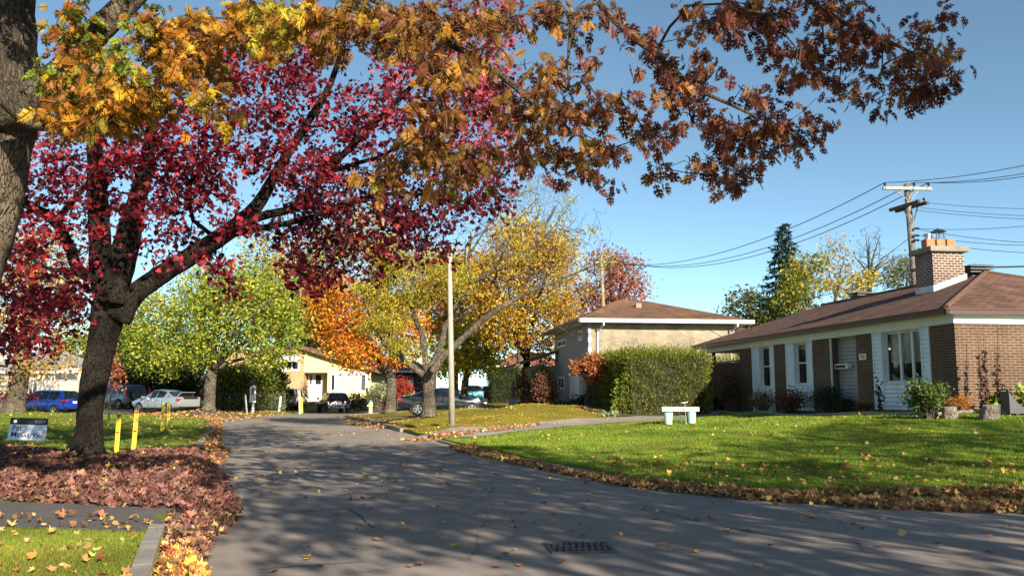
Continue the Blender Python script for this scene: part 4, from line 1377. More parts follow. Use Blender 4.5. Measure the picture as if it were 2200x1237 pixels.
# camper trailer
CY = 66.0
a = P(118, 795, CY); b = P(268, 830, CY); zb = P(118, 845, CY)[2]
cam_t = thing('camper_trailer', 'cream white camper trailer with brown stripe parked behind the fence', 'camper trailer', (a[0], CY, zb))
Wd = b[0] - a[0]; zt = a[2] - zb
CRM = mat('cream panel', (0.72, 0.69, 0.60), (0.66, 0.63, 0.55), 1.2, rough=.4)
mb = MB()
prof = [(0, .3), (Wd, .3), (Wd + .02, 1.0), (Wd - .25, zt - .35), (Wd - .55, zt + .05), (Wd - 1.0, zt + .22), (Wd * .6, zt + .25), (.4, zt + .1), (0, zt - .3)]
mb.slab([(x, 0, z) for x, z in prof], (0, 2.2, 0)); mb.build('body', CRM, cam_t)
mb = MB(); mb.box(.3, Wd - .5, -.015, -.002, zt - .28, zt - .2); mb.build('stripe', mat('brown stripe', (0.22, 0.10, 0.06)), cam_t)
x0 = P(120, 808, CY)[0] - a[0]; x1 = P(166, 808, CY)[0] - a[0]; z1 = P(120, 803, CY)[2] - zb; z0 = P(120, 816, CY)[2] - zb
mb = MB(); mb.box(x0, x1, -.03, -.002, z0 - .06, z0).box(x0, x1, -.03, -.002, z1, z1 + .06).box(x0 - .05, x0, -.03, -.002, z0, z1).box(x1, x1 + .05, -.03, -.002, z0, z1).box((x0 + x1) / 2 - .06, (x0 + x1) / 2 + .06, -.03, -.002, z0, z1)
wn = mb.build('window', mat('bronze trim', (0.28, 0.16, 0.10), rough=.4), cam_t)
mb = MB(); mb.quad((x0, -.012, z0), (x1, -.012, z0), (x1, -.012, z1), (x0, -.012, z1)); mb.build('pane', GLS, wn)
for x in (Wd * .45, Wd * .6):
    mb = MB(); mb.tube([(x, -.05, .32), (x, .2, .32)], .32, 16); mb.build('wheel', BLACK, cam_t)

# grey board fence
FY = 62.0
a = P(-70, 815, FY); b = P(232, 815, FY); zb = .12
fe = thing('fence', 'weathered grey board-on-board wooden fence behind the blue car', 'fence', (a[0], FY, zb))
WOOD = mat('weathered board', (0.34, 0.31, 0.26), (0.46, 0.42, 0.36), 2.5, rough=.9, stretch=(5, 5, .4), bump=.3)
Wd = b[0] - a[0]; zt = a[2] - zb
mb = MB(); n_ = int(Wd / .17)
for k in range(n_):
    x = k * .17
    mb.box(x, x + .145, (-.03 if k % 2 else .04), (-.01 if k % 2 else .06), .02, zt - .06 + random.uniform(-.015, .015))
mb.build('board_panel', WOOD, fe)
mb = MB(); mb.box(0, Wd, -.05, .08, zt - .05, zt).box(0, Wd, -.008, .038, .4, .5).box(0, Wd, -.008, .038, zt - .4, zt - .3); mb.build('rail', WOOD, fe)


# ------------------------------------------------------------ vehicles
RUB = mat('tyre rubber', (0.012, 0.012, 0.013), None, rough=.85)
RIM = mat('alloy rim', (0.50, 0.50, 0.52), None, rough=.3, metal=.85)
CGL = mat('car glass', (0.012, 0.016, 0.018), None, rough=.03, spec=.8)
LENS = mat('red lens', (0.45, 0.012, 0.015), None, rough=.15, spec=.7)
PLATE = mat('white plate', (0.75, 0.75, 0.76), None, rough=.4)
TRIM = mat('dark trim', (0.016, 0.016, 0.017), None, rough=.5)
HEADL = mat('clear lens', (0.55, 0.57, 0.58), None, rough=.1, spec=.8)


def paint(name, c, metal=.35, rough=.28): return mat(name, c, None, rough=rough, metal=metal, coat=.8)


def car(name, label, cat, loc, rz, L, Wd, Ht, style, pm, rim=RIM, wr=.33, group=None, tail=None, plate=True, skip_boot=False):
    e = thing(name, label, cat, loc, rz, group)
    w = Wd / 2
    if style == 'sedan':
        S = [(0, .40, .78, .82, .80, .80, .74, ''), (.03, .30, .92, .955, .93, .93, .84, ''), (.08, .22, .675, .705, .97, .95, .86, ''), (.135, .20, .68, .715, .98, .95, .84, 't'),
             (.30, .19, .67, .915, 1, .95, .64, ''), (.315, .19, .67, .93, 1, .95, .65, 's'), (.47, .19, .655, 1.0, 1, .95, .66, ''), (.485, .19, .655, 1.0, 1, .95, .66, 's'),
             (.60, .19, .65, .985, 1, .95, .66, 't'), (.745, .19, .645, .675, 1, .94, .82, ''), (.88, .20, .59, .63, .98, .92, .78, ''), (.97, .24, .50, .53, .93, .86, .72, ''), (1.0, .30, .42, .44, .80, .74, .64, '')]
        S[0] = (0, .30, .56, .59, .88, .86, .78, ''); S[1] = (.025, .24, .655, .69, .95, .93, .84, '')
    elif style == 'hatch':
        S = [(0, .28, .52, .55, .90, .88, .8, ''), (.02, .22, .62, .65, .95, .93, .82, 't'), (.10, .20, .63, .955, .98, .95, .66, ''), (.13, .20, .63, .965, .98, .95, .67, 's'), (.30, .19, .63, .99, 1, .96, .68, ''), (.32, .19, .63, .99, 1, .96, .68, 's'),
             (.48, .19, .62, 1.0, 1, .96, .69, ''), (.495, .19, .62, 1.0, 1, .96, .69, 's'), (.61, .19, .61, .975, 1, .95, .68, 't'), (.765, .19, .60, .635, 1, .94, .82, ''), (.90, .20, .54, .58, .97, .9, .76, ''), (.98, .25, .44, .47, .9, .82, .68, ''), (1.0, .29, .38, .40, .8, .72, .6, '')]
    else:  # van / suv, tall and square at the rear
        S = [(0, .26, .50, .53, .92, .90, .84, ''), (.012, .20, .60, .63, .96, .95, .88, 't'), (.055, .20, .61, .95, .98, .95, .76, ''), (.085, .20, .61, .975, .98, .95, .77, 's'), (.25, .19, .61, .995, 1, .96, .78, ''), (.27, .19, .61, .995, 1, .96, .78, 's'),
             (.42, .19, .605, 1.0, 1, .96, .78, ''), (.437, .19, .605, 1.0, 1, .96, .78, 's'), (.58, .19, .60, .98, 1, .95, .77, 't'), (.735, .19, .59, .63, 1, .94, .84, ''), (.89, .20, .55, .59, .97, .92, .8, ''), (.975, .24, .46, .49, .92, .85, .72, ''), (1.0, .28, .40, .42, .82, .76, .64, '')]
    rings = []
    for (fx, zb, zbe, zt, wl, wb, wt, fl) in S:
        x = (fx - .5) * L; zb, zbe, zt = zb * Ht, zbe * Ht, zt * Ht
        hi = zt - zbe > .12
        h = [(w * wl * .84, zb), (w * wl * .98, zb + .09), (w * max(wl, wb), zb + .55 * (zbe - zb)), (w * wb, zbe), (w * wt, zt - (.06 if hi else .012)), (w * wt * .72, zt)]
        rings.append([(x, -a, b) for a, b in h] + [(x, a, b) for a, b in h[::-1]])
    body, side, top = MB(), MB(), MB()
    n = 12
    allv = [p for r in rings for p in r]
    body.v = list(allv)
    for i in range(len(rings) - 1):
        fl = S[i][7]
        for k in range(n):
            k2 = (k + 1) % n
            f = (i * n + k, i * n + k2, (i + 1) * n + k2, (i + 1) * n + k)
            if 's' in fl and k in (3, 7): side.add([allv[q] for q in f], [(0, 3, 2, 1)])
            elif 't' in fl and k in (4, 5, 6): top.add([allv[q] for q in f], [(0, 3, 2, 1)])
            elif 't' in fl and k in (3, 7) and i > 1: body.f.append(f[::-1]); body.mi.append(0)
            else: body.f.append(f[::-1]); body.mi.append(0)
    body.f += [tuple(range(n)), tuple(reversed([(len(rings) - 1) * n + k for k in range(n)]))]; body.mi += [0, 0]
    bo = body.build('body', pm, e, smooth=True)
    bo.modifiers.new('edges', 'EDGE_SPLIT').split_angle = math.radians(38)
    for sgn in (-1, 1):
        m2 = MB()
        for f in side.f:
            if side.v[f[0]][1] * sgn > 0: m2.add([side.v[q] for q in f], [(0, 1, 2, 3)])
        m2.build('side_window', CGL, e)
    # the first sloping pane is the rear window, the other the windscreen
    tv_, tf_ = top.v, top.f
    for nme, sel in (('rear_window', [f for f in tf_ if tv_[f[0]][0] < 0]), ('windscreen', [f for f in tf_ if tv_[f[0]][0] >= 0])):
        m2 = MB()
        for f in sel: m2.add([tv_[q] for q in f], [(0, 1, 2, 3)])
        m2.build(nme, CGL, e)
    fx, rx = .815, (.19 if style != 'sedan' else .215)
    for q in (rx, fx):
        for s in (-1, 1):
            x = (q - .5) * L
            m2 = MB(); m2.tube([(x, s * (w - .20), wr), (x, s * (w + .006), wr)], wr * 1.14, 20); m2.build('wheel_arch', TRIM, e)
            m2 = MB(); m2.tube([(x, s * (w - .19), wr), (x, s * (w - .01), wr), (x, s * (w + .018), wr)], [wr, wr, wr * .93], 24); wh = m2.build('wheel', RUB, e, smooth=False)
            m2 = MB(); m2.tube([(x, s * (w + .01), wr), (x, s * (w + .022), wr)], wr * .64, 20, mi=0)
            m2.tube([(x, s * (w + .022), wr), (x, s * (w + .030), wr)], wr * .14, 10)
            for a in range(5):
                t = a * 2 * math.pi / 5 + .3
                cx, cz = math.cos(t), math.sin(t)
                m2.slab([(x + cx * .05 - cz * .03, s * (w + .022), wr + cz * .05 + cx * .03), (x + cx * .05 + cz * .03, s * (w + .022), wr + cz * .05 - cx * .03), (x + cx * wr * .6 + cz * .018, s * (w + .022), wr + cz * wr * .6 - cx * .018), (x + cx * wr * .6 - cz * .018, s * (w + .022), wr + cz * wr * .6 + cx * .018)], (0, s * .006, 0))
            m2.build('rim', [rim], wh)
            m2 = MB(); m2.tube([(x, s * (w + .0225), wr), (x, s * (w + .0235), wr)], wr * .585, 18); m2.build('rim_gap', TRIM, wh)
    # lamps, plate, bumper seam, mirrors, handles
    zl = (.60 if style == 'sedan' else .60) * Ht
    for s in (-1, 1):
        m2 = MB()
        if style == 'van' or tail == 'tall':
            m2.box(-L / 2 + .0, -L / 2 + .14, s * (w * .97) - .07, s * (w * .97) + .03, Ht * .50, Ht * .86)
            zl0 = 0
        else:
            m2.box(-L / 2 + .015, -L / 2 + .30, min(s * w * .62, s * w * .985), max(s * w * .62, s * w * .985), zl - .12, zl + .03)
        m2.build('tail_lamp', LENS, e, bevel=.02)
        m2 = MB(); m2.box(L / 2 - .30, L / 2 - .07, min(s * w * .55, s * w * .92), max(s * w * .55, s * w * .92), Ht * .40, Ht * .47); m2.build('headlamp', HEADL, e, bevel=.03)
        xm = (.70 - .5) * L if style != 'van' else (.69 - .5) * L
        m2 = MB(); m2.box(xm - .06, xm + .1, s * (w + .09) - .10, s * (w + .09) + .10, Ht * .64, Ht * .64 + .13); m2.build('mirror', pm, e, bevel=.03)
        for q in ((.40, .56) if style == 'sedan' else (.36, .52)):
            x = (q - .5) * L
            m2 = MB(); m2.box(x - .1, x + .1, s * (w + .0) - .02, s * (w + .0) + .025, Ht * .55, Ht * .55 + .03); m2.build('door_handle', pm, e)
        m2 = MB()
        for q in ((.345, .478, .62) if style == 'sedan' else (.31, .487, .63)):
            x = (q - .5) * L
            m2.box(x - .006, x + .006, s * w * .97 - .02, s * w + .004, Ht * .22, Ht * .58)
        m2.box(-L * .33, L * .30, s * w * .98 - .02, s * w + .005, Ht * .215, Ht * .235)
        m2.build('door_seam', TRIM, e)
    if plate:
        m2 = MB(); zp = Ht * (.44 if style == 'van' else .47); m2.box(-L / 2 - .02, -L / 2 + .05, -.17, .17, zp, zp + .15); m2.build('plate', PLATE, e)
    m2 = MB(); m2.box(-L / 2 - .03, -L / 2 + .12, -w * .86, w * .86, Ht * .235, Ht * .30); m2.build('bumper', TRIM, e, bevel=.03)
    return e


def at(u, v, Y): p = P(u, v, Y); return (p[0], p[1], p[2])


D = math.radians
# blue van
car('parked_car', 'bright blue minivan parked beyond the lawn in front of the grey fence', 'car', at(102, 891, 56), D(160), 4.55, 1.75, 1.62, 'hatch', paint('blue paint', (0.012, 0.055, 0.42), .3))
# grey suv with spare wheel
c = car('parked_car', 'dusty grey sport utility car with spare wheel on its tail gate', 'car', at(253, 879, 59), D(147), 4.45, 1.78, 1.70, 'van', paint('grey paint', (0.16, 0.175, 0.21), .5, .4), rim=mat('rusty rim', (0.30, 0.20, 0.12), None, rough=.7), wr=.36)
mb = MB(); mb.tube([(-2.25, .25, .98), (-2.47, .25, .98)], .36, 24); sp_ = mb.build('spare_wheel', RUB, c)
mb = MB(); mb.tube([(-2.47, .25, .98), (-2.485, .25, .98)], [.33, .30], 24); mb.build('cover', paint('grey cover', (0.10, 0.11, 0.125), .2, .4), sp_)
# silver sedan with the boot open
c = car('parked_car', 'silver sedan parked on the driveway with its boot lid open', 'car', at(356, 887, 53.5), D(150), 4.5, 1.78, 1.46, 'sedan', paint('silver paint', (0.46, 0.49, 0.52), .6, .3), wr=.32, plate=False)
mb = MB(); mb.box(-2.268, -1.72, -.50, .50, .88, 1.035); mb.build('boot_opening', mat('boot dark', (0.008, 0.008, 0.009), rough=.9), c)
mb = MB(); mb.slab([(-1.68, -.54, 1.05), (-1.68, .54, 1.05), (-2.02, .50, 1.27), (-2.02, -.50, 1.27)], (.02, 0, .03)); mb.build('boot_lid', paint('silver lid', (0.46, 0.49, 0.52), .6, .3), c); m2 = MB(); m2.slab([(-1.70, -.48, 1.055), (-1.70, .48, 1.055), (-2.0, .46, 1.25), (-2.0, -.46, 1.25)], (-.006, 0, -.012)); m2.build('lid_lining', mat('boot dark', (.008, .008, .009)), c)
# black sedan
car('parked_car', 'black sedan parked behind the thick locust trunk and the lamp pole', 'car', at(950, 891, 46), D(9), 4.75, 1.82, 1.45, 'sedan', paint('black paint', (0.010, 0.012, 0.018), .2, .2), wr=.34)
# dark hatchback
car('parked_car', 'dark blue hatchback with its rear to the street below the yellow house', 'car', at(716, 886, 62), D(112), 4.2, 1.78, 1.47, 'hatch', paint('midnight paint', (0.013, 0.020, 0.038), .3, .25))
# minivan rear
car('parked_car', 'green and silver minivan seen from behind between two leaning posts', 'car', at(625, 878, 66.6), D(92), 4.6, 1.74, 1.60, 'van', paint('sage silver paint', (0.30, 0.36, 0.34), .5, .35), tail='tall')
# teal hatch and the grey car with an open door
car('parked_car', 'teal hatchback parked far back beneath the small yellow maple', 'car', at(1012, 863, 78), D(104), 3.9, 1.70, 1.52, 'hatch', paint('teal paint', (0.03, 0.30, 0.36), .3))
c = car('parked_car', 'blue grey car with a door standing open beside the dark cedar hedge', 'car', at(1046, 862, 82), D(100), 4.4, 1.78, 1.5, 'hatch', paint('blue grey paint', (0.16, 0.20, 0.28), .4))
mb = MB(); mb.slab([(-.2, -.9, .4), (-.75, -1.55, .4), (-.75, -1.55, .95), (-.6, -1.4, 1.4), (-.2, -.85, 1.4)], (.03, .03, 0)); mb.build('open_door', paint('blue grey door', (0.20, 0.25, 0.33), .4), c)

# ------------------------------------------------------------ poles and wires
def onto(u, v): q = on(u, v); return q


b = P(971, 912, 31.0); b = np.array([b[0], 31.0, h1(b[0], 31.0) - .05]); t = P(965.5, 534, 31.0)
lp_ = thing('lamp_pole', 'tall pale concrete street lamp pole standing on the leafy mound', 'lamp pole', tuple(b))
CPOLE = mat('pole concrete', (0.30, 0.265, 0.21), (0.39, 0.345, 0.28), 3, rough=.85, bump=.2, bscale=50)
mb = MB(); mb.tube([(0, 0, 0), (t - b) * .5, t - b], [.115, .10, .075], 16); mb.build('pole', CPOLE, lp_, smooth=True)
mb = MB(); mb.tube([t - b, t - b + np.array([0, 0, .06])], .088, 12); mb.build('cap', mat('zinc', (0.4, 0.4, 0.4), rough=.4, metal=.7), lp_)
ta = t - b
mb = MB(); mb.tube([ta + np.array([0, 0, -.12]), ta + np.array([-.5, .1, .25]), ta + np.array([-1.3, .3, .42])], [.04, .032, .028], 8); mb.build('bracket', mat('zinc', (0.4, 0.4, 0.4)), lp_)
mb = MB(); q = ta + np.array([-1.6, .35, .40]); mb.add([(q[0] - .35, q[1] - .12, q[2]), (q[0] + .35, q[1] - .1, q[2]), (q[0] + .35, q[1] + .1, q[2]), (q[0] - .35, q[1] + .12, q[2]), (q[0] - .3, q[1] - .08, q[2] + .12), (q[0] + .35, q[1] - .06, q[2] + .09), (q[0] + .35, q[1] + .06, q[2] + .09), (q[0] - .3, q[1] + .08, q[2] + .12)],
      [(3, 2, 1, 0), (4, 5, 6, 7), (0, 1, 5, 4), (1, 2, 6, 5), (2, 3, 7, 6), (3, 0, 4, 7)]); mb.build('lamp_head', mat('zinc', (0.4, 0.4, 0.4)), lp_)
for k in (.36, .62):
    mb = MB(); q = ta * k; mb.tube([q, q + np.array([0, 0, .035])], .118 - .03 * k, 14); mb.build('band', mat('zinc', (0.4, 0.4, 0.4)), lp_)

UY = 42.0
t = P(1948, 395, UY); lo = P(1966, 612, UY); b = t + (lo - t) * ((1.0 - t[2]) / (lo[2] - t[2]))
up = thing('utility_pole', 'grey wooden utility pole with two crossarms behind the brick chimney', 'utility pole', tuple(b))
PW = barkmat('pole wood', (0.10, 0.09, 0.08), (0.27, 0.24, 0.20), 8, .4)
mb = MB(); mb.tube([(0, 0, 0), (t - b) * .5, t - b], [.19, .17, .145], 14); mb.build('pole', PW, up, smooth=True)
def arm(parent, p, q, hw, m, name='crossarm'):
    m2 = MB(); p, q = np.array(p), np.array(q); d = (q - p) / np.linalg.norm(q - p); n_ = np.cross(d, [0, 0, 1]); n_ /= np.linalg.norm(n_)
    vs = [p + n_ * a * hw + np.array([0, 0, c]) * hw for a, c in ((-1, -1), (1, -1), (1, 1), (-1, 1))] + [q + n_ * a * hw + np.array([0, 0, c]) * hw for a, c in ((-1, -1), (1, -1), (1, 1), (-1, 1))]
    m2.add(vs, [(3, 2, 1, 0), (4, 5, 6, 7), (0, 1, 5, 4), (1, 2, 6, 5), (2, 3, 7, 6), (3, 0, 4, 7)]); return m2.build(name, m, parent)
ARM1 = mat('weathered arm', (0.42, 0.38, 0.33), (0.30, 0.26, 0.22), 5, rough=.85)
ARM2 = mat('dark arm', (0.07, 0.06, 0.06), (0.11, 0.10, 0.09), 5, rough=.85)
a0, a1 = P(1897, 404, UY - .2) - b, P(2001, 406, UY - .2) - b
arm(up, a0, a1, .075, ARM1)
d0, d1 = P(1925, 454, 43.1) - b, P(1993, 435, 41.1) - b
arm(up, d0, d1, .075, ARM2); arm(up, d0 + np.array([-.32, -.05, .05]), d1 + np.array([-.42, -.05, .05]), .075, ARM2)
def rod(parent, p, q, r, m, name): m2 = MB(); m2.tube([p, q], r, 6); return m2.build(name, m, parent)
pl_ = lambda u, v, Y=UY - .2: P(u, v, Y) - b
rod(up, pl_(1923, 407), pl_(1950, 430), .025, ARM1, 'brace'); rod(up, pl_(1975, 407), pl_(1957, 430), .025, ARM1, 'brace')
rod(up, pl_(1942, 451), pl_(1953, 473), .03, ARM2, 'brace'); rod(up, pl_(1972, 443), pl_(1964, 472), .03, ARM2, 'brace')
INS = mat('insulator', (0.03, 0.03, 0.035), None, rough=.2, spec=.7)
INSP = []
def insul(parent, q):
    m2 = MB(); m2.lathe([(.025, 0), (.025, .07), (.07, .08), (.05, .12), (.075, .13), (.05, .18), (.03, .22)], tuple(q), 10); m2.build('insulator', INS, parent)
for u in (1901, 1964, 1995): q = pl_(u, 402); insul(up, q); INSP.append(b + q + np.array([0, 0, .23]))
for u, v, Y in ((1971, 438, 41.7), (1985, 434, 41.3)): insul(up, P(u, v, Y) - b)
for u, v in ((1969, 491), (1969, 506), (1969, 516), (1968, 578)): q = pl_(u, v, UY - .25); rod(up, q - np.array([.12, 0, 0]), q + np.array([.12, 0, 0]), .06, INS, 'wire_clamp')

DYY = 78.0
t2 = P(1292, 546, DYY); b2 = np.array([t2[0] + .3, DYY, .9])
up2 = thing('utility_pole', 'distant tan utility pole rising above the low brown hipped roof', 'utility pole', tuple(b2))
mb = MB(); mb.tube([(0, 0, 0), t2 - b2], [.19, .14], 12); mb.build('pole', barkmat('pole tan', (0.22, 0.17, 0.10), (0.36, 0.29, 0.18), 8, .3), up2, smooth=True)
arm(up2, P(1266, 564, DYY) - b2, P(1321, 563, DYY) - b2, .075, ARM1)
for u in (1268, 1305, 1319): insul(up2, P(u, 561, DYY) - b2)

WIRE = mat('wire', (0.014, 0.014, 0.016), None, rough=.6)
def wire(p, q, sag, r, label, n=28):
    p, q = np.array(p), np.array(q)
    pts = [p + (q - p) * (i / n) + np.array([0, 0, -4 * sag * (i / n) * (1 - i / n)]) for i in range(n + 1)]
    e_ = pts[0].copy()
    m2 = MB(); m2.tube([x - e_ for x in pts], r, 5, cap=True)
    o = m2.build('overhead_wire', WIRE, None, loc=tuple(e_)); tag(o, label, 'wire', 'overhead wires')
names = ['upper', 'middle', 'lower']
for k, (u2, v2) in enumerate(((1268, 558), (1305, 558), (1319, 558))):
    wire(INSP[k], P(u2, v2, DYY), 1.9 + .12 * k, .022, ['overhead wire from the far end of the pale crossarm to the distant tan pole', 'overhead wire from the middle of the pale crossarm to the distant tan pole', 'overhead wire from the near end of the pale crossarm to the distant tan pole'][k])
for k, (v2) in enumerate((338, 358, 365)):
    wire(INSP[k], P(2330, v2 - 12, 33.0), .25, .016, ['topmost wire climbing right from the pale crossarm', 'second wire climbing right from the pale crossarm', 'third wire climbing right from the pale crossarm'][k])
for k, (u, v, Y, v2) in enumerate(((1993, 436, 41.1, 448), (1978, 446, 41.6, 466), (1965, 451, 42, 474))):
    wire(P(u, v, Y), P(2330, v2, 36), .12, .011, ['thin wire running right from the tip of the dark crossarm', 'thin wire running right from the middle of the dark crossarm', 'thin wire running right from the pole below the dark crossarm'][k])
for k, (v, v2) in enumerate(((491, 470), (492, 524), (506, 526), (516, 545))):
    wire(P(1971, v, UY - .25), P(2330, v2, 35), .2, .012, ['cable leaving the uppermost clamp and rising right past the chimney', 'cable leaving the uppermost clamp and falling right above the rain cap', 'cable leaving the second clamp behind the chimney pots', 'cable leaving the third clamp just above the chimney slab'][k])
wire(P(1954, 511, UY - .2), P(1560, 690, 52), .9, .014, 'service cable sloping down left from the pole across the bare tree')
wire(P(1962, 579, UY - .2), P(1500, 680, 48.5), .35, .018, 'thick service cable from low on the pole to the beige brick house')
wire(P(2076, 573, 28), P(2300, 566, 30), .05, .03, 'black cable crossing right from the chimney over the roof ridge')

# ------------------------------------------------------------ signs and stakes
SGN = mat('sign white', (0.60, 0.62, 0.72), (0.55, 0.57, 0.67), 2, rough=.45)
SGB = mat('sign black', (0.018, 0.016, 0.022), None, rough=.5)
NAV = mat('sign navy', (0.015, 0.015, 0.06), None, rough=.5)
sy = 18.5
p0 = P(60, 921, sy)
gx = p0[0]; gz_ = h1(gx, sy)
sg = thing('election_sign', 'white and black election lawn sign on two wire legs in the leaves', 'sign', (gx, sy, gz_), D(6))
pw, ph = .385, .235
zc = p0[2] - gz_
SHR = .05
tilt = (D(-9), D(1.5), 0)
pn = MB(); pn.box(-pw, pw, -.004, .004, -ph, ph - .145); pn2 = MB(); pn2.box(-pw, pw, -.0045, .0045, ph - .145, ph)
po = pn.build('panel', SGN, sg, loc=(0, 0, zc)); po.rotation_euler = tilt
ph2 = pn2.build('header', SGB, po)
text('Pat', .165, NAV, po, (-pw + .06, -.006, -.035), (math.pi / 2, 0, 0), align='LEFT', ext=.001)
text('McGarry', .165, NAV, po, (-pw + .055, -.006, -.17), (math.pi / 2, 0, 0), align='LEFT', ext=.001)
text('.ca', .085, NAV, po, (pw - .155, -.006, -.17), (math.pi / 2, 0, 0), align='LEFT', ext=.001)
text('ELECT', .075, WHITE, po, (pw - .045, -.006, ph - .105), (math.pi / 2, 0, 0), align='RIGHT', ext=.001)
mb = MB(); mb.poly([(-pw + .06, -.006, ph - .06), (-pw + .115, -.006, ph - .03), (-pw + .15, -.006, ph - .10), (-pw + .09, -.006, ph - .115)]); mb.build('emblem', WHITE, po)
for x in (-.17, .12):
    mb = MB(); mb.tube([(x, .02, 0 - .05), (x + .02, .01, zc - ph + .06)], .005, 6); mb.build('leg', mat('wire leg', (0.3, 0.3, 0.3), rough=.4, metal=.6), sg)

YST = mat('yellow stake', (0.70, 0.50, 0.03), (0.76, 0.58, 0.06), 4, rough=.55)
RST = mat('red band', (0.42, 0.03, 0.02), None, rough=.6)
def stake(u, v, Y, hgt, label, word, lean):
    g = P(u, v, Y); g[2] = h1(g[0], Y) - .02
    e_ = thing('marker_stake', label, 'stake', tuple(g), D(random.uniform(-8, 8)), 'yellow lawn marker stakes')
    e_.rotation_euler[1] = lean
    m2 = MB(); m2.box(-.05, .05, -.012, .012, 0, hgt); s_ = m2.build('post', YST, e_, bevel=.004)
    m2 = MB(); m2.box(-.04, .04, -.0135, -.0125, hgt * .91, hgt * .95).box(-.04, .04, -.0135, -.0125, hgt * .50, hgt * .54); m2.build('band', RST, e_)
    for i, ch_ in enumerate('ANDYS'):
        text(ch_, .085, SGB, e_, (-.005, -.0135, hgt * (.84 - i * .073)), (math.pi / 2, 0, 0), ext=.0008)
    for i, ch_ in enumerate(word):
        text(ch_, .05, SGB, e_, (.0, -.0135, hgt * (.46 - i * .037)), (math.pi / 2, 0, 0), ext=.0008)
    if 'cap' in label:
        m2 = MB(); m2.lathe([(.05, 0), (.06, .02), (.02, .07), (.015, .1)], (0, 0, hgt), 8); m2.build('cap', mat('pink cap', (0.6, 0.35, 0.3)), e_)
def ygr(u, v, Y): return P(u, v, Y)
stake(250, 971, 20.2, .95, 'yellow marker stake in shade nearest the maple trunk', 'LAWNCARE', D(1.2))
stake(286, 973, 20.0, 1.03, 'sunlit yellow marker stake with pink cap beside the shaded stake', 'SPRINKLER', D(2.0))
stake(348, 923, 30.2, .97, 'yellow marker stake farther back, the one nearer the grey car', 'SPRINKLER', D(.5))
stake(361.5, 923, 30.4, .98, 'yellow marker stake farther back, leaning slightly toward the road', 'SPRINKLER', D(-1.5))

# posts along the far verge
def post(name, label, cat, u, v0, v1, Y, r, m, lean=0.0, extra=None):
    g = P(u, v0, Y); g[2] = min(g[2], h1(g[0], Y)); top = P(u + lean, v1, Y)
    e_ = thing(name, label, cat, tuple(g))
    m2 = MB(); m2.tube([(0, 0, -.1), top - g], r, 10); m2.build('shaft', m, e_)
    m2 = MB(); m2.lathe([(r, 0), (r * 1.05, .01), (r * .5, .05), (.01, .06)], tuple(top - g), 10); m2.build('cap', m, e_)
    if extra: extra(e_, top - g)
    return e_
GPO = mat('pale post', (0.55, 0.54, 0.50), (0.45, 0.44, 0.41), 5, rough=.7)
post('post', 'thin grey metal post standing alone in the leafy verge', 'post', 531, 889, 848, 54, .06, mat('zinc', (.4, .4, .4)), -4)
def flyer(e_, tp):
    m2 = MB(); m2.box(-.2, .2, -.11, -.08, tp[2] - 1.15, tp[2] - .1); f_ = m2.build('notice', WHITE, e_)
    m2 = MB(); m2.box(-.1, .1, -.115, -.1101, tp[2] - .62, tp[2] - .22); m2.build('notice_print', mat('grey print', (.12, .12, .13)), f_)
    m2 = MB(); m2.lathe([(.2, 0), (.22, .1), (.1, .32), (.02, .34)], (0, 0, tp[2]), 10); m2.build('hood', mat('dark hood', (.05, .05, .05)), e_)
    m2 = MB(); m2.tube([(-.14, -.02, tp[2] - 1.3), (.22, -.02, tp[2] - 1.45)], .05, 6); m2.build('bracket', TRIM, e_)
post('post', 'white post with a white notice and dark hood by the green hedge', 'post', 543, 884, 826, 56, .09, GPO, 3, flyer)
post('post', 'short leaning weathered post left of the green and silver minivan', 'post', 599, 884, 852, 60, .09, GPO, 4)
def ysl(e_, tp):
    m2 = MB(); m2.tube([(.16, -.05, 0), (.1, -.05, tp[2] * .68)], .075, 10); m2.build('yellow_sleeve', mat('yellow plastic', (0.72, 0.60, 0.05), rough=.5), e_)
post('post', 'tall white post with a yellow sleeve right of the minivan', 'post', 644, 887, 838, 58.5, .07, GPO, -1, ysl)
YPL = mat('yellow plastic', (0.72, 0.60, 0.05), None, rough=.5)
g = P(797, 886, 60)
gg = thing('guy_guard', 'slanting yellow guy wire guard in front of the dark stone wall', 'guy guard', (g[0], g[1], h1(g[0], 60) - .05))
mb = MB(); o_ = np.array([g[0], g[1], h1(g[0], 60) - .05]); mb.tube([(0, 0, 0), P(787, 834, 61) - o_], .075, 8); mb.build('sleeve', YPL, gg)
mb = MB(); mb.tube([P(787, 834, 61) - o_, P(778, 780, 62) - o_], .012, 5); mb.build('cable', WIRE, gg)
g = P(796, 886, 58); hy = thing('fire_hydrant', 'pale yellow fire hydrant with blue cap at the lawn edge', 'fire hydrant', (g[0], g[1], h1(g[0], 58) - .03), .4)
PYL = mat('pale hydrant', (0.72, 0.68, 0.35), None, rough=.5)
mb = MB(); mb.lathe([(.17, 0), (.17, .05), (.13, .06), (.13, .62), (.17, .63), (.17, .68), (.13, .70)], n=14); mb.build('barrel', PYL, hy)
mb = MB(); mb.lathe([(.13, .70), (.12, .78), (.06, .84), (.03, .86), (.03, .9)], n=14); mb.build('bonnet', mat('blue cap', (0.15, 0.35, 0.5), rough=.5), hy)
for a in (0, math.pi, math.pi / 2 * 3):
    mb = MB(); mb.tube([(0, 0, .5), (.24 * math.cos(a), .24 * math.sin(a), .5)], .065, 8); mb.build('nozzle', PYL, hy)

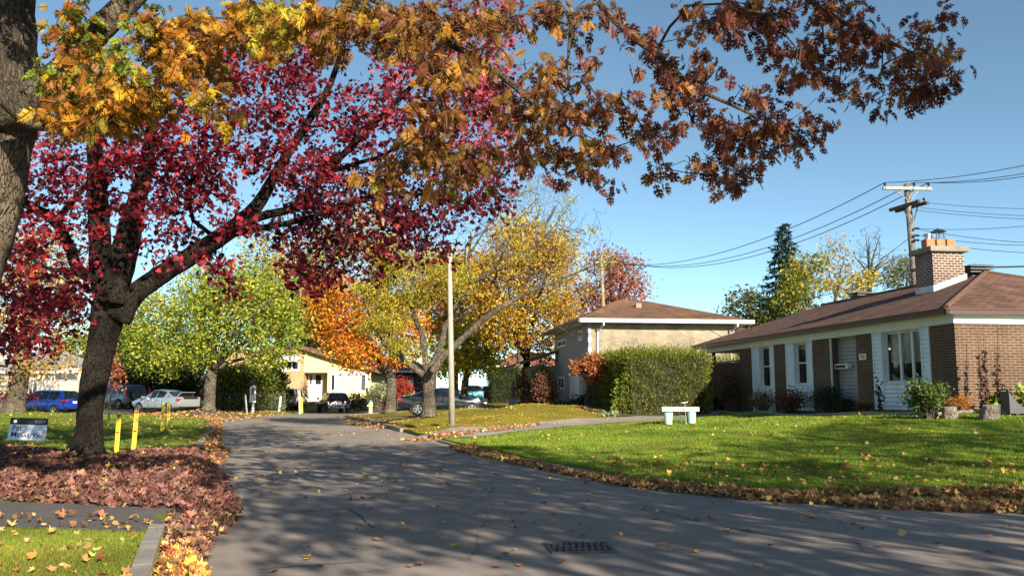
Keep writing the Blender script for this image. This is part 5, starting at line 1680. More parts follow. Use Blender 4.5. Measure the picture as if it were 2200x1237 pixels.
# chain link fence on the verge
a, b_ = P(430, 880, 57.5), P(612, 880, 60.5)
cf = thing('wire_fence', 'low chain link fence running in front of the green hedge', 'fence', (a[0], a[1], h1(a[0], a[1])))
ln = b_ - a; ln[2] = 0
mb = MB()
for k in range(7):
    q = ln * k / 6
    m2 = MB(); m2.tube([(q[0], q[1], -.2), (q[0], q[1], 1.25)], .02, 6); m2.build('fence_post', mat('dull wire', (.10, .10, .10)), cf)
mb.tube([(0, 0, 1.22), ln + np.array([0, 0, 1.22])], .013, 5)
m2 = MB()
N_ = 46
for k in range(N_):
    q, r_ = ln * k / N_, ln * min(N_, k + 6) / N_
    m2.tube([q + np.array([0, 0, .05]), r_ + np.array([0, 0, 1.2])], .003, 3, cap=False); m2.tube([r_ + np.array([0, 0, .05]), q + np.array([0, 0, 1.2])], .003, 3, cap=False)
mb.build('rail', mat('dull wire', (.10, .10, .10)), cf); m2.build('mesh', mat('dull wire', (.10, .10, .10)), cf)

# stone pillar with a dark statue, low wall
q = P(1102, 869, 58); pz = h1(q[0], 58) - .1
pl = thing('stone_pillar', 'square stone garden pillar with flat cap on the mound crest', 'pillar', (q[0], q[1], pz))
hh = P(1102, 853, 58)[2] - pz
STN = brickmat('pale stone', (0.36, 0.33, 0.28), (0.42, 0.39, 0.33), (0.25, 0.22, 0.19), .3, .16, var=.5)
mb = MB(); mb.box(-.30, .30, -.3, .3, 0, hh - .06); mb.build('shaft', STN, pl)
mb = MB(); mb.box(-.37, .37, -.37, .37, hh - .06, hh); mb.build('cap', CONC, pl, bevel=.01)
st = thing('garden_statue', 'small dark standing garden statue on the square stone pillar', 'statue', (q[0], q[1], pz + hh + .003))
STD = mat('statue bronze', (0.05, 0.05, 0.055), (0.13, 0.13, 0.14), 6, rough=.5)
mb = MB(); mb.lathe([(.16, 0), (.16, .06), (.1, .1), (.13, .25), (.10, .5), (.14, .62), (.12, .72), (.05, .78), (.09, .85), (.10, .93), (.05, 1.02), (.01, 1.04)], n=12); mb.tube([(-.12, 0, .68), (-.2, -.06, .45), (-.06, -.14, .42)], .035, 6).tube([(.12, 0, .68), (.2, -.05, .48), (.05, -.14, .5)], .035, 6); mb.build('figure', STD, st, smooth=True)
q0, q1 = P(1112, 868, 60), P(1165, 868, 60)
lw = thing('garden_wall', 'low dark garden wall running right from the stone pillar', 'wall', (q0[0], 60, h1(q0[0], 60) - .1))
mb = MB(); mb.box(0, q1[0] - q0[0], -.12, .12, 0, .45); mb.build('masonry', STONE, lw); mb = MB(); mb.box(-.03, q1[0] - q0[0] + .03, -.16, .16, .45, .5); mb.build('coping', mat('coping stone', (.16, .12, .09)), lw)

# ------------------------------------------------------------ things on the bungalow's lawn
TEAL = mat('pale teal plastic', (0.42, 0.62, 0.62), (0.50, 0.68, 0.68), 3, rough=.5)
DTEAL = mat('dark teal paint', (0.02, 0.14, 0.13), None, rough=.6)
by = 26.5
def bucket(u, w_, label):
    g = P(u, 903, by); g[2] = h1(g[0], by)
    e_ = thing('bucket', label, 'bucket', tuple(g), .3)
    hb = .36; r = w_ / 2 * m_px(by)
    m2 = MB(); m2.lathe([(r * .8, 0), (r * .82, .01), (r, hb), (r * 1.05, hb), (r * 1.05, hb - .03), (r * .96, hb - .04)], n=20); m2.build('body', TEAL, e_, smooth=False)
    m2 = MB(); m2.tube([(r * math.cos(k / 10 * math.pi), -r * .15 - .05 * math.sin(k / 10 * math.pi), hb - .03 - r * .9 * math.sin(k / 10 * math.pi)) for k in range(11)], .006, 5); m2.build('handle', mat('zinc', (.4, .4, .4)), e_)
    return g, hb
g1, hb = bucket(1436, 19, 'pale teal bucket under the left end of the white box')
g2, hb = bucket(1486, 19, 'pale teal bucket under the right end of the white box')
zb = max(g1[2], g2[2]) + hb + .004
bx = thing('planter_box', 'long white wooden box resting on two teal buckets on the lawn', 'planter box', ((g1[0] + g2[0]) / 2, by, zb))
hl = (1498 - 1420) / 2 * m_px(by)
mb = MB(); mb.box(-hl, hl, -.16, -.135, 0, .13).box(-hl, hl, .135, .16, 0, .13).box(-hl, -hl + .025, -.135, .135, 0, .13).box(hl - .025, hl, -.135, .135, 0, .13).box(-hl + .025, hl - .025, -.135, .135, 0, .02); bxo = mb.build('box', mat('old white wood', (0.70, 0.70, 0.66), (0.55, 0.55, 0.50), 6, rough=.7), bx)
mb = MB()
for x in (-hl, -hl * .45, hl * .45, hl - .04): mb.box(x, x + .04, -.168, -.1602, .0, .13)
mb.build('batten', mat('old white wood', (.7, .7, .66)), bx)
mb = MB(); mb.box(-hl + .045, hl - .045, -.1612, -.1601, .062, .068); mb.build('board_gap', mat('dark gap', (.12, .12, .11)), bx)
mb = MB(); mb.box(-.04, .07, -.1655, -.1615, .02, .11); mb.build('label', mat('tan label', (.5, .42, .28)), bx)
for u in (1463, 1476):
    q = P(u, 895, by + .1); gz2 = h1(q[0], by + .1)
    mb = MB(); mb.box(q[0] - bx.location[0] - .02, q[0] - bx.location[0] + .02, .06, .10, gz2 - zb, 0); mb.build('leg', DTEAL, bx)
q = P(1474, 896, by - .22); gz2 = h1(q[0], by - .22)
pu = thing('hand_pump', 'thin grey hand pump rod with a cross handle leaning before the white box', 'pump', (q[0], q[1], gz2))
tp = P(1471, 865, by - .22) - np.array([q[0], q[1], gz2])
mb = MB(); mb.tube([(0, 0, 0), tp * .4], .022, 8).tube([tp * .4, tp], .010, 6); mb.build('barrel', mat('zinc', (.4, .4, .4)), pu)
mb = MB(); mb.tube([tp + np.array([-.09, 0, 0]), tp + np.array([.09, 0, .02])], .013, 6); mb.build('handle', WHITE, pu)

STU_M = barkmat('stump side', (0.16, 0.13, 0.10), (0.42, 0.37, 0.30), 9, .8)
STU_T = mat('stump top', (0.40, 0.32, 0.22), (0.30, 0.23, 0.16), 14, rough=.9)
def stump(u, v, rpx, hpx, label, lean=0.0, notch=False, sd=0):
    q = on(u, v); r = rpx * m_px(q[1]); hgt = hpx * m_px(q[1])
    e_ = thing('tree_stump', label, 'stump', tuple(q), sd, 'cut stumps at the lawn edge')
    rg_ = np.random.default_rng(sd); n_ = 26
    off = 1 + .10 * np.sin(np.arange(n_) / n_ * 2 * math.pi * 3 + sd) + .05 * rg_.normal(size=n_)
    m2 = MB(); rows = 6
    for i in range(rows):
        f_ = i / (rows - 1)
        for k in range(n_):
            t_ = 2 * math.pi * k / n_
            rr = r * off[k] * (1.18 - .25 * f_ + .06 * (1 - f_) ** 3 * math.sin(4 * t_))
            m2.v.append((rr * math.cos(t_) + lean * f_ * hgt, rr * math.sin(t_), -.05 + f_ * (hgt + .05) + (f_ * .10 * r * math.cos(t_ + sd))))
    for i in range(rows - 1):
        for k in range(n_):
            if notch and i < 2 and k in (20, 21, 22): continue
            m2.f.append((i * n_ + k, i * n_ + (k + 1) % n_, (i + 1) * n_ + (k + 1) % n_, (i + 1) * n_ + k)); m2.mi.append(0)
    m2.build('side', STU_M, e_, smooth=True)
    m2b = MB(); m2b.poly([m2.v[(rows - 1) * n_ + k] for k in range(n_)]); m2b.build('cut_face', STU_T, e_)
stump(2041, 898, 14, 24, 'pale upright tree stump in front of the orange fern', 0, False, 1)
stump(2121, 899, 18, 29, 'knotty leaning tree stump with a root hollow', -.35, True, 2)
stump(2164, 893, 15, 18, 'short flat topped tree stump beside the grey planter', .05, False, 3)

# grey trough planter at the right edge
q = P(2212, 888, 21.2); q[2] = h1(q[0], 21.2)
tr = thing('trough_planter', 'grey trough planter with swept up end against the brick wall', 'planter', tuple(q), .1)
GRP = mat('grey planter', (0.055, 0.058, 0.064), (0.075, 0.078, 0.084), 3, rough=.5)
pf = []
for i in range(13):
    t_ = i / 12; x = -.62 + 1.24 * t_
    pf.append((x, .18 + .42 * abs(2 * t_ - 1) ** 2.6))
poly = [(-.62, .06), (.62, .06)] + [(x, z) for x, z in reversed(pf)]
mb = MB()
for y in (-.16, .13): mb.slab([(x, y, z) for x, z in poly], (0, .03, 0))
mb.box(-.62, .62, -.13, .13, .06, .10).box(-.62, -.59, -.13, .13, .10, .6).box(.59, .62, -.13, .13, .10, .6); mb.build('trough', GRP, tr)
for x in (-.5, .4): mb = MB(); mb.box(x, x + .1, -.2, .2, 0, .06); mb.build('foot', BLACK, tr)
mb = MB(); mb.box(-.585, .585, -.125, .125, .10, .16); mb.build('soil', SOIL, tr)
# bins under the carport
for k, (u, w_, hgt, lab) in enumerate(((1533, 17, .62, 'dark grey waste bin beside the carport post'), (1549, 15, .45, 'low black waste bin right of the grey bin'))):
    q = P(u, 884, 38.5); q[2] = h1(q[0], 38.5)
    e_ = thing('waste_bin', lab, 'bin', tuple(q)); r = w_ / 2 * m_px(38.5)
    mb = MB(); mb.lathe([(r * .85, 0), (r, hgt), (r * 1.04, hgt), (r * 1.04, hgt + .03)], n=14); mb.build('body', mat('bin dark', (.018, .019, .022), rough=.6), e_)
    mb = MB(); mb.lathe([(r * 1.08, hgt + .03), (r * 1.06, hgt + .08), (r * .4, hgt + .13), (.01, hgt + .135)], n=14); mb.build('lid', mat('bin dark', (.018, .019, .022)), e_)


# ------------------------------------------------------------ the oak overhead
def pl3(lst, Y, rk=None):
    """(u, v, r_px[, Y]) -> (x, y, z, r)"""
    out = []
    for q in lst:
        y = q[3] if len(q) > 3 else Y
        p = P(q[0], q[1], y); out.append((p[0], p[1], p[2], q[2] * m_px(y)))
    return out


r1 = np.random.default_rng(11)
Z2 = [(120,60,110),(300,80,120),(560,60,110),(700,120,90),(880,80,80),(740,330,50),(830,350,35),(1010,230,60),(1150,240,60),(1140,380,60),(1260,370,70),(1340,180,40),(1400,220,50),(1430,60,70),(1550,120,80),(1650,160,60),(1700,40,80),(1700,210,40),(1540,350,60),(1600,400,50),(1390,390,60),(1290,460,60),(1440,480,70),(1380,560,70),(1460,600,50),(1280,620,60),(1000,580,60),(1140,660,50),(750,490,60),(820,600,50),(560,400,90),(440,370,70),(500,560,100),(300,540,120),(150,330,110),(100,170,90),(880,680,80),(720,780,80),(600,700,100),(460,820,110),(1010,700,50),(1110,790,70),(1150,870,60),(1230,890,50),(1310,830,60),(1320,760,40),(1460,730,60),(1560,760,80),(1680,820,80),(1600,860,60),(600,950,100),(450,1000,90),(350,900,90),(220,950,80),(800,900,80),(900,950,70),(820,1030,60),(650,1090,60),(740,1060,60),(800,1150,50),(930,1160,45),(1160,1080,50),(1260,1040,50),(1220,1130,40),(1480,1020,60),(1560,1020,60),(1450,1060,40),(1550,1120,50),(1690,1000,40),(1680,1120,60),(160,1150,40),(100,900,80),(60,480,60),(200,700,100),(60,1050,60),(420,640,90),(330,760,90),(660,580,60)]
Z3 = [(60,60,100),(60,180,50),(200,60,100),(330,60,80),(380,130,60),(330,160,60),(270,230,60),(220,330,50),(350,290,60),(420,370,50),(340,360,50),(500,290,60),(590,290,40),(540,250,40),(640,110,80),(650,170,50),(660,230,40),(600,40,80),(680,30,60),(790,40,50),(880,30,40),(850,130,70),(780,200,60),(880,200,70),(960,220,60),(850,280,80),(760,330,60),(950,310,70),(1040,290,60),(1020,220,40),(650,380,70),(560,390,50),(690,440,60),(620,520,50),(560,460,40),(740,530,60),(460,510,60),(450,460,30),(800,590,50),(880,610,50),(960,640,50),(1010,680,30),(870,400,40),(1000,430,60),(960,520,40),(1120,350,70),(1200,360,70),(1270,290,60),(1250,200,50),(1260,150,30),(1400,150,50),(1440,100,30),(1410,65,20),(1390,330,70),(1440,310,50),(1260,420,80),(1350,420,60),(1420,480,60),(1440,540,40),(1330,540,70),(1230,540,80),(1150,560,60),(1190,640,50),(1280,640,50),(1090,490,40),(150,580,60),(180,640,40),(300,650,60),(60,780,70),(180,800,60),(300,740,60),(280,830,80),(370,800,60),(190,880,60),(320,950,60),(520,720,50),(580,760,60),(660,740,40),(680,780,30),(480,830,60),(520,880,50),(450,940,60),(540,950,50),(630,840,40),(200,1000,40),(220,1060,40),(110,1060,60),(60,1130,60),(150,1140,50),(70,980,50),(30,870,80)]
Z1 = [(110,150,35),(130,60,35),(170,160,45),(160,30,40),(200,100,40),(230,230,60),(280,250,50),(180,200,50),(150,250,40),(330,210,50),(300,180,50),(350,100,60),(430,60,60),(400,130,50),(320,60,50),(450,150,40),(470,230,25),(480,260,20),(440,200,30),(500,60,50),(540,30,50),(570,40,50),(580,80,40),(640,30,50),(690,60,40),(720,100,30),(700,30,40),(800,40,50),(770,20,40),(830,70,50),(860,50,40),(900,40,50),(940,60,50),(870,110,40),(920,110,40),(960,140,60),(980,40,50),(900,220,40),(930,300,50),(880,300,40),(910,340,40),(850,340,30),(950,250,50),(960,350,40),(1000,330,40),(830,390,25),(940,420,25),(790,380,20),(520,40,40),(250,120,40),(260,190,40),(620,70,30),(740,50,40),(120,240,30)]
CL = [(u, v, r, 8.0) for u, v, r in Z1] + [(1000 + u / 2.945, v / 2.945, r / 2.945, 8.4) for u, v, r in Z2] + [(1550 + u / 2.945, v / 2.945, r / 2.945, 9.0) for u, v, r in Z3]
att = []
for u, v, r, y in CL:
    k = max(1, int(round(r * r / (210 if u < 820 or u > 1160 else 330))))
    y0 = y + r1.normal() * .45
    for _ in range(k):
        a, q = r1.uniform(0, 6.28), math.sqrt(r1.random()) * r * .66
        att.append(P(u + q * math.cos(a), v + q * math.sin(a), y0 + r1.normal() * .22))
n_in = len(att)
for _ in range(420):
    while True:
        q = r1.uniform(-1, 1, 3)
        if q.dot(q) < 1: break
    att.append(np.array([-3.5, 9.5, 10.6]) + q * np.array([6.5, 4.5, 2.6]))
for _ in range(150):
    while True:
        q = r1.uniform(-1, 1, 3)
        if q.dot(q) < 1: break
    att.append(np.array([4.0, 7.6, 8.2]) + q * np.array([4.0, 2.6, 1.3]))
for _ in range(95):  # unseen leaf clump added above the view to shade the election sign
    while True:
        q = r1.uniform(-1, 1, 3)
        if q.dot(q) < 1: break
    att.append(np.array([-4.33, 7.8, 6.45]) + q * np.array([.95, .75, .75]))
att = np.array(att)
trunk = pl3([(-215, 1190, 105), (-150, 900, 88), (-88, 580, 84), (-56, 480, 84), (-30, 350, 84), (-8, 190, 92), (-6, 60, 78), (0, -120, 70), (10, -420, 55), (30, -700, 30)], 9.0)
limbs = [pl3([(-5, 230, 60), (60, 215, 48), (130, 160, 34), (190, 90, 30), (260, 20, 27), (400, -120, 24), (620, -230, 20), (900, -260, 16), (1150, -230, 13), (1400, -190, 10), (1640, -120, 7), (1800, -60, 4)], 8.7),
         pl3([(520, -190, 12), (700, -60, 9), (860, 30, 9), (960, 90, 9), (1060, 150, 8), (1140, 215, 6), (1240, 290, 3)], 8.3),
         pl3([(1100, -240, 9), (1220, -80, 7.5), (1285, 5, 7), (1335, 60, 7), (1420, 128, 6), (1500, 192, 5), (1570, 225, 4), (1640, 258, 3)], 8.5),
         pl3([(1560, -140, 7), (1680, -40, 6), (1760, 15, 6), (1830, 58, 5), (1910, 90, 4), (1990, 130, 3)], 9.0),
         pl3([(1010, 120, 5), (962, 92, 5), (950, 160, 4), (935, 240, 3), (945, 300, 2)], 8.2),
         pl3([(1285, 5, 5), (1235, 30, 4), (1222, 110, 3.4), (1222, 190, 2.5)], 8.3),
         pl3([(30, 215, 30), (70, 260, 20), (130, 270, 10), (200, 250, 6)], 8.3),
         pl3([(0, -120, 50), (-160, -330, 34), (-380, -560, 18)], 9.2), pl3([(5, -300, 40), (180, -520, 28), (420, -760, 14)], 10.0), pl3([(700, -245, 14), (860, -380, 12), (1080, -470, 8), (1300, -480, 5)], 8.4)]
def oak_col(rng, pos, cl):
    u, v = proj(pos)
    n = len(pos)
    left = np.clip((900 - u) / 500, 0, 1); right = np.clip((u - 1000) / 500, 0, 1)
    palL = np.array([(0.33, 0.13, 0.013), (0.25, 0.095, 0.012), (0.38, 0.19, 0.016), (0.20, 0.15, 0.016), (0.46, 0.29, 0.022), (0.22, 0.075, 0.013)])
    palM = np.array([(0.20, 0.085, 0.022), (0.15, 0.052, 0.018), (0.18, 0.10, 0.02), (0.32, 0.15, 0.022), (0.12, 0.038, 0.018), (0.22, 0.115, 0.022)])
    palR = np.array([(0.13, 0.038, 0.022), (0.09, 0.026, 0.020), (0.17, 0.055, 0.022), (0.32, 0.13, 0.025), (0.10, 0.032, 0.020), (0.15, 0.046, 0.024)])  # rust tones, with the shade on the right boughs put into the colour
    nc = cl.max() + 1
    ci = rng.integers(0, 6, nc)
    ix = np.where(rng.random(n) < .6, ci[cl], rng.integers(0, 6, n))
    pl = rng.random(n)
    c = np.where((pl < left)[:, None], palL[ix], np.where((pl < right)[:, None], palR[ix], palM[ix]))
    green = (u < 320) & (v < 190) & (rng.random(nc)[cl] < .45)
    c = np.where(green[:, None], np.array([(0.16, 0.21, 0.02)]), c)
    green = (u > 520) & (u < 640) & (v < 110) & (rng.random(nc)[cl] < .6)
    c = np.where(green[:, None], np.array([(0.38, 0.32, 0.03)]), c)
    return np.clip(c * (1 + .2 * rng.normal(size=(n, 1))), .006, .9)
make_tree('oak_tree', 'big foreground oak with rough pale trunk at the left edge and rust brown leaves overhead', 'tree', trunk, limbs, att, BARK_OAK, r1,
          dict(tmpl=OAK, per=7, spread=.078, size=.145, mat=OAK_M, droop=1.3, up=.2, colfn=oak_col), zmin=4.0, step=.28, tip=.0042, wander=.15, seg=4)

# ------------------------------------------------------------ the red maple
r2 = np.random.default_rng(21)
MY = 18.5
RB = [(90,330,70),(150,300,60),(100,400,50),(60,500,60),(140,480,50),(40,600,60),(110,620,70),(150,680,50),(50,690,60),(100,735,40),(25,740,40),(20,430,50),(170,560,40),
(230,330,60),(300,300,80),(280,380,60),(350,330,70),(420,300,80),(390,400,70),(330,450,60),(450,380,70),(400,480,50),(440,540,36),(480,590,36),(360,560,30),(480,630,20),(210,500,24),(300,520,36),
(450,180,70),(380,230,60),(520,160,60),(560,220,70),(600,150,60),(650,120,60),(620,260,50),(680,220,60),(520,290,60),(570,350,50),
(700,300,60),(650,380,70),(720,400,70),(780,360,70),(800,280,60),(760,230,60),(840,230,60),(700,470,70),(640,440,60),(600,500,46),(650,560,56),(720,540,64),(690,600,40),(640,605,24),(800,470,70),(850,420,70),(780,550,56),(860,520,60),(800,596,24),(920,480,60),(980,450,56),(950,530,34),(1040,440,44),(1060,400,44),(1040,350,50),(970,380,50),(900,400,50),
(850,120,50),(900,180,70),(980,220,70),(1040,150,60),(1080,80,50),(1000,60,50),(1050,250,60),(1080,310,50),(960,300,50),(1112,352,24),(1060,20,40),(950,100,50),(700,90,40),(870,30,40),(1020,200,50),(1070,200,50),(930,330,50),
(510,100,50),(440,120,50),(600,60,50),(250,440,40),(180,400,50),(480,460,40),(540,480,24),(200,240,60),(280,200,60)]
att = []
for u, v, r in RB:
    k = max(2, int(round(r * r / 170)))
    y0 = MY + r2.normal() * 1.6
    for _ in range(k):
        a, q = r2.uniform(0, 6.28), math.sqrt(r2.random()) * r
        att.append(P(u + q * math.cos(a), v + q * math.sin(a) * .9, y0 + r2.normal() * .9))
att = np.array(att)
b = P(190, 985, MY)
trunk = pl3([(188, 992, 50), (188, 972, 37), (190, 935, 28.5), (193, 895, 26), (195, 865, 26), (206, 800, 28), (224, 720, 30), (236, 655, 36), (236, 612, 25)], MY)
limbs = [pl3([(232, 650, 26), (217, 590, 24), (213, 480, 22), (206, 350, 18), (198, 250, 13), (190, 120, 7)], MY),
         pl3([(240, 650, 28), (256, 570, 25), (276, 490, 22), (308, 380, 17), (330, 250, 11), (350, 100, 6)], MY - .3),
         pl3([(250, 640, 22), (272, 560, 20), (290, 480, 17), (300, 400, 12), (340, 300, 8), (420, 200, 4)], MY + .8),
         pl3([(250, 680, 34), (285, 635, 24), (350, 588, 21), (450, 525, 20), (520, 475, 18), (560, 430, 14), (600, 360, 11), (650, 280, 9), (710, 180, 7), (745, 60, 5)], MY),
         pl3([(500, 488, 13), (560, 465, 10), (640, 440, 9), (710, 360, 8), (770, 300, 7), (850, 220, 6), (920, 150, 4)], MY - .6),
         pl3([(470, 510, 9), (560, 490, 7), (660, 470, 6), (760, 430, 5), (870, 415, 4), (980, 430, 3)], MY + .5),
         pl3([(700, 372, 6), (770, 350, 5), (830, 330, 4), (930, 260, 3), (1030, 180, 2)], MY - .3),
         pl3([(215, 600, 16), (170, 580, 13), (148, 530, 12), (118, 475, 12), (60, 440, 10), (-40, 380, 8)], MY - .2),
         pl3([(215, 600, 8), (150, 585, 5), (100, 575, 4), (60, 550, 3)], MY + .3), pl3([(118, 475, 8), (150, 440, 7), (190, 390, 5)], MY)]
PALR = [(0.20, 0.012, 0.022), (0.32, 0.018, 0.030), (0.10, 0.010, 0.016), (0.44, 0.048, 0.060), (0.14, 0.013, 0.022), (0.36, 0.034, 0.026)]
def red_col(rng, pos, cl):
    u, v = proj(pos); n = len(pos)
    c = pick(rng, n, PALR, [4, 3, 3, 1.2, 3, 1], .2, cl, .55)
    pk = (u > 800) & (v < 360) & (rng.random(n) < .45)  # sunlit pink of the upper right crown painted into the leaf colour
    c = np.where(pk[:, None], np.array([(0.50, 0.10, 0.14)]) * (1 + .2 * rng.normal(size=(n, 1))), c)
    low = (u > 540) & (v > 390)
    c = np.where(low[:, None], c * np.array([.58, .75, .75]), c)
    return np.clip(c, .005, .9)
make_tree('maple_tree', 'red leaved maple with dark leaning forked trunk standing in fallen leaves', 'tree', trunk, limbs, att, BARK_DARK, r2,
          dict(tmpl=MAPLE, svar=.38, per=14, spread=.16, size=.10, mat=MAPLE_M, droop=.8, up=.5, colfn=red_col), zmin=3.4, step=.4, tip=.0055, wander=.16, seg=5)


# ------------------------------------------------------------ trees farther off
def far_tree(name, label, u, v, Y, trpx, fork, blobs, n, leaf, pal, wts=None, per=24, spread=.35, size=.2, dY=3.0, limbs=None, seed=1, bark=BARK_GREY, tmpl=OVAL, mask=None, step=.8, tip=.008, same=.6, nl=5, lean=0, droop=.5, cat='tree', group=None, jit=.2, wander=.12):
    rng = np.random.default_rng(seed)
    A = blob_pts(rng, blobs, Y, dY, n=None, per_px2=n) if n < 1 else blob_pts(rng, blobs, Y, dY, n=n)
    uf, vf = fork
    b0 = P(u, v, Y); gz0 = h1(b0[0], Y) if Y < 90 else 0.0
    tr = pl3([(u, v, trpx * 1.35), (u + (uf - u) * .12, v + (vf - v) * .12, trpx), (u + (uf - u) * .6, v + (vf - v) * .6, trpx * .88), (uf, vf, trpx * .85)], Y)
    if limbs is None:
        limbs = []
        us = [b[0] for b in blobs]; vs_ = [b[1] for b in blobs]
        for k in range(nl):
            bb = blobs[int(rng.integers(0, len(blobs)))]
            eu, ev = bb[0] + rng.normal() * bb[2] * .3, bb[1] - bb[3] * .3
            yy = Y + rng.normal() * dY * .4
            limbs.append(pl3([(uf, vf + 4, trpx * .55), (uf + (eu - uf) * .35, vf + (ev - vf) * .5, trpx * .38, (Y + yy) / 2), (eu, ev, trpx * .12, yy)], Y))
    else: limbs = [pl3(l, Y) for l in limbs]
    lf = None
    if leaf: lf = dict(tmpl=tmpl, per=per, spread=spread, size=size, mat=FAR_M, pal=pal, wts=wts, same=same, droop=droop, mask=mask(A) if mask else None, jit=jit)
    return make_tree(name, label, cat, tr, limbs, A, bark, rng, lf, zmin=P(u, vf + (v - vf) * .15, Y)[2], step=step, tip=tip, seg=3, group=group, wander=wander)


YG = [(0.28, 0.33, 0.035), (0.40, 0.40, 0.05), (0.17, 0.24, 0.025), (0.46, 0.40, 0.06), (0.12, 0.19, 0.02)]
far_tree('maple_tree', 'yellow green maple with short thick trunk beside the silver sedan', 448, 880, 52, 13, (455, 795), [(330, 690, 75, 70), (420, 690, 80, 80), (520, 680, 90, 90), (590, 720, 60, 70), (470, 620, 90, 50), (560, 630, 70, 60), (360, 760, 60, 40), (290, 740, 40, 60), (430, 760, 60, 30), (600, 660, 50, 60), (560, 770, 50, 20)],
         .0075, True, YG, [3, 3, 3, 1.5, 2], per=30, spread=.42, size=.19, dY=3.2, seed=3, nl=7, same=.5)
ORG = [(0.62, 0.20, 0.02), (0.60, 0.12, 0.02), (0.55, 0.30, 0.03), (0.55, 0.38, 0.04), (0.42, 0.36, 0.04)]
far_tree('maple_tree', 'flaming orange maple with bare fanned limbs on the verge', 838, 886, 56, 12, (842, 812), [(690, 640, 50, 50), (730, 690, 60, 60), (780, 740, 60, 50), (720, 620, 60, 40), (800, 660, 60, 70), (760, 770, 40, 25), (850, 760, 40, 30), (680, 690, 30, 40), (870, 700, 50, 50), (735, 745, 40, 30)],
         .0085, True, ORG, [4, 3, 3, 2, 1], per=28, spread=.40, size=.20, dY=2.6, seed=4, nl=9, same=.6)
# honey locust
LO = [(800, 615, 45, 30), (860, 575, 55, 40), (845, 680, 40, 40), (890, 640, 40, 40), (800, 690, 30, 25), (880, 750, 35, 22), (940, 570, 45, 40), (820, 560, 40, 30), (850, 735, 30, 20), (980, 600, 40, 40), (830, 645, 30, 30)]
rng = np.random.default_rng(5)
AL = blob_pts(rng, LO, 35, 2.6, per_px2=.0075)
BR = [(1130, 560, 110, 110), (1200, 520, 80, 90), (1240, 560, 90, 80), (1180, 430, 70, 60), (1100, 450, 70, 60), (1060, 540, 80, 80), (1150, 400, 60, 40), (1300, 560, 50, 50), (1210, 640, 60, 50), (1030, 480, 70, 70), (1240, 690, 40, 30), (1250, 480, 70, 50), (1330, 550, 30, 25)]
AB = blob_pts(rng, BR, 35, 3.0, per_px2=.0042)
A = np.concatenate([AL, AB])
mk = np.concatenate([np.ones(len(AL), bool), rng.random(len(AB)) < .05])
trunk = pl3([(922, 894, 20), (922, 882, 15), (921, 845, 12.5), (921, 815, 13.5), (922, 796, 12)], 35)
limbs = [pl3([(914, 808, 8), (890, 790, 7.5), (864, 768, 6.5), (840, 720, 5), (815, 650, 3), (790, 590, 1.2)], 35), pl3([(917, 800, 7.5), (912, 754, 6.5), (906, 715, 6), (893, 689, 5), (876, 638, 4), (866, 600, 3), (850, 540, 1.2)], 35.3),
         pl3([(924, 798, 8), (946, 745, 7), (957, 696, 6.5), (976, 645, 5.5), (997, 605, 4), (1006, 560, 3), (1012, 500, 1.5)], 35.5), pl3([(972, 664, 5), (1009, 625, 4.5), (1045, 592, 4), (1075, 560, 3), (1128, 540, 2.4), (1176, 505, 1.5), (1230, 430, .7)], 34.6),
         pl3([(928, 800, 8.5), (950, 768, 7.5), (985, 735, 7), (1036, 689, 6.5), (1070, 664, 6), (1101, 647, 5), (1133, 628, 4), (1165, 616, 3), (1230, 590, 1.8), (1330, 545, .8)], 34.2),
         pl3([(1133, 628, 2.6), (1166, 600, 2), (1180, 540, 1.4), (1200, 470, .7)], 34.4), pl3([(1090, 652, 2.6), (1130, 660, 1.8), (1180, 690, 1.2), (1235, 722, .5)], 34.2), pl3([(864, 768, 4), (830, 745, 3), (800, 690, 2), (778, 640, .8)], 35.2),
         pl3([(1012, 540, 2.4), (1060, 470, 1.8), (1120, 400, .8)], 35.4), pl3([(1075, 560, 2), (1110, 480, 1.5), (1160, 420, .7)], 34.8)]
make_tree('locust_tree', 'honey locust with thick ridged trunk, yellow green fronds and bare twigs reaching right', 'tree', trunk, limbs, A, BARK_GREY, rng,
          dict(tmpl=SLIM, per=52, spread=.22, size=.15, mat=FAR_M, pal=[(0.50, 0.40, 0.04), (0.40, 0.35, 0.035), (0.58, 0.44, 0.05), (0.34, 0.29, 0.03)], same=.6, droop=.9, mask=mk), zmin=2.6, step=.5, tip=.0095, seg=4, wander=.11, )
GOLD = [(0.50, 0.30, 0.035), (0.44, 0.24, 0.03), (0.55, 0.38, 0.05), (0.40, 0.20, 0.03), (0.38, 0.30, 0.035)]
far_tree('maple_tree', 'tall golden brown maple behind the bare locust twigs', 1128, 862, 62, 9, (1132, 770), [(1130, 540, 90, 60), (1080, 620, 80, 80), (1180, 600, 70, 80), (1150, 690, 80, 60), (1060, 690, 60, 50), (1200, 540, 40, 50), (1100, 720, 60, 40), (1180, 740, 45, 40), (1040, 600, 50, 60), (1200, 660, 45, 50), (1110, 500, 60, 30)],
         .0068, True, GOLD, [3, 3, 2, 3, 2], per=30, spread=.5, size=.22, dY=3.5, seed=6, nl=7, bark=BARK_DARK)
far_tree('maple_tree', 'bright yellow and green maple behind the lamp pole above the teal hatchback', 995, 868, 68, 9, (1000, 815), [(960, 750, 50, 40), (1010, 740, 60, 50), (1050, 760, 40, 45), (1000, 780, 60, 25), (1020, 700, 50, 30), (950, 790, 25, 15)],
         .012, True, [(0.55, 0.42, 0.04), (0.40, 0.42, 0.04), (0.25, 0.33, 0.03), (0.58, 0.30, 0.03)], [3, 3, 3, 1], per=26, spread=.42, size=.24, dY=2.6, seed=7, nl=6)
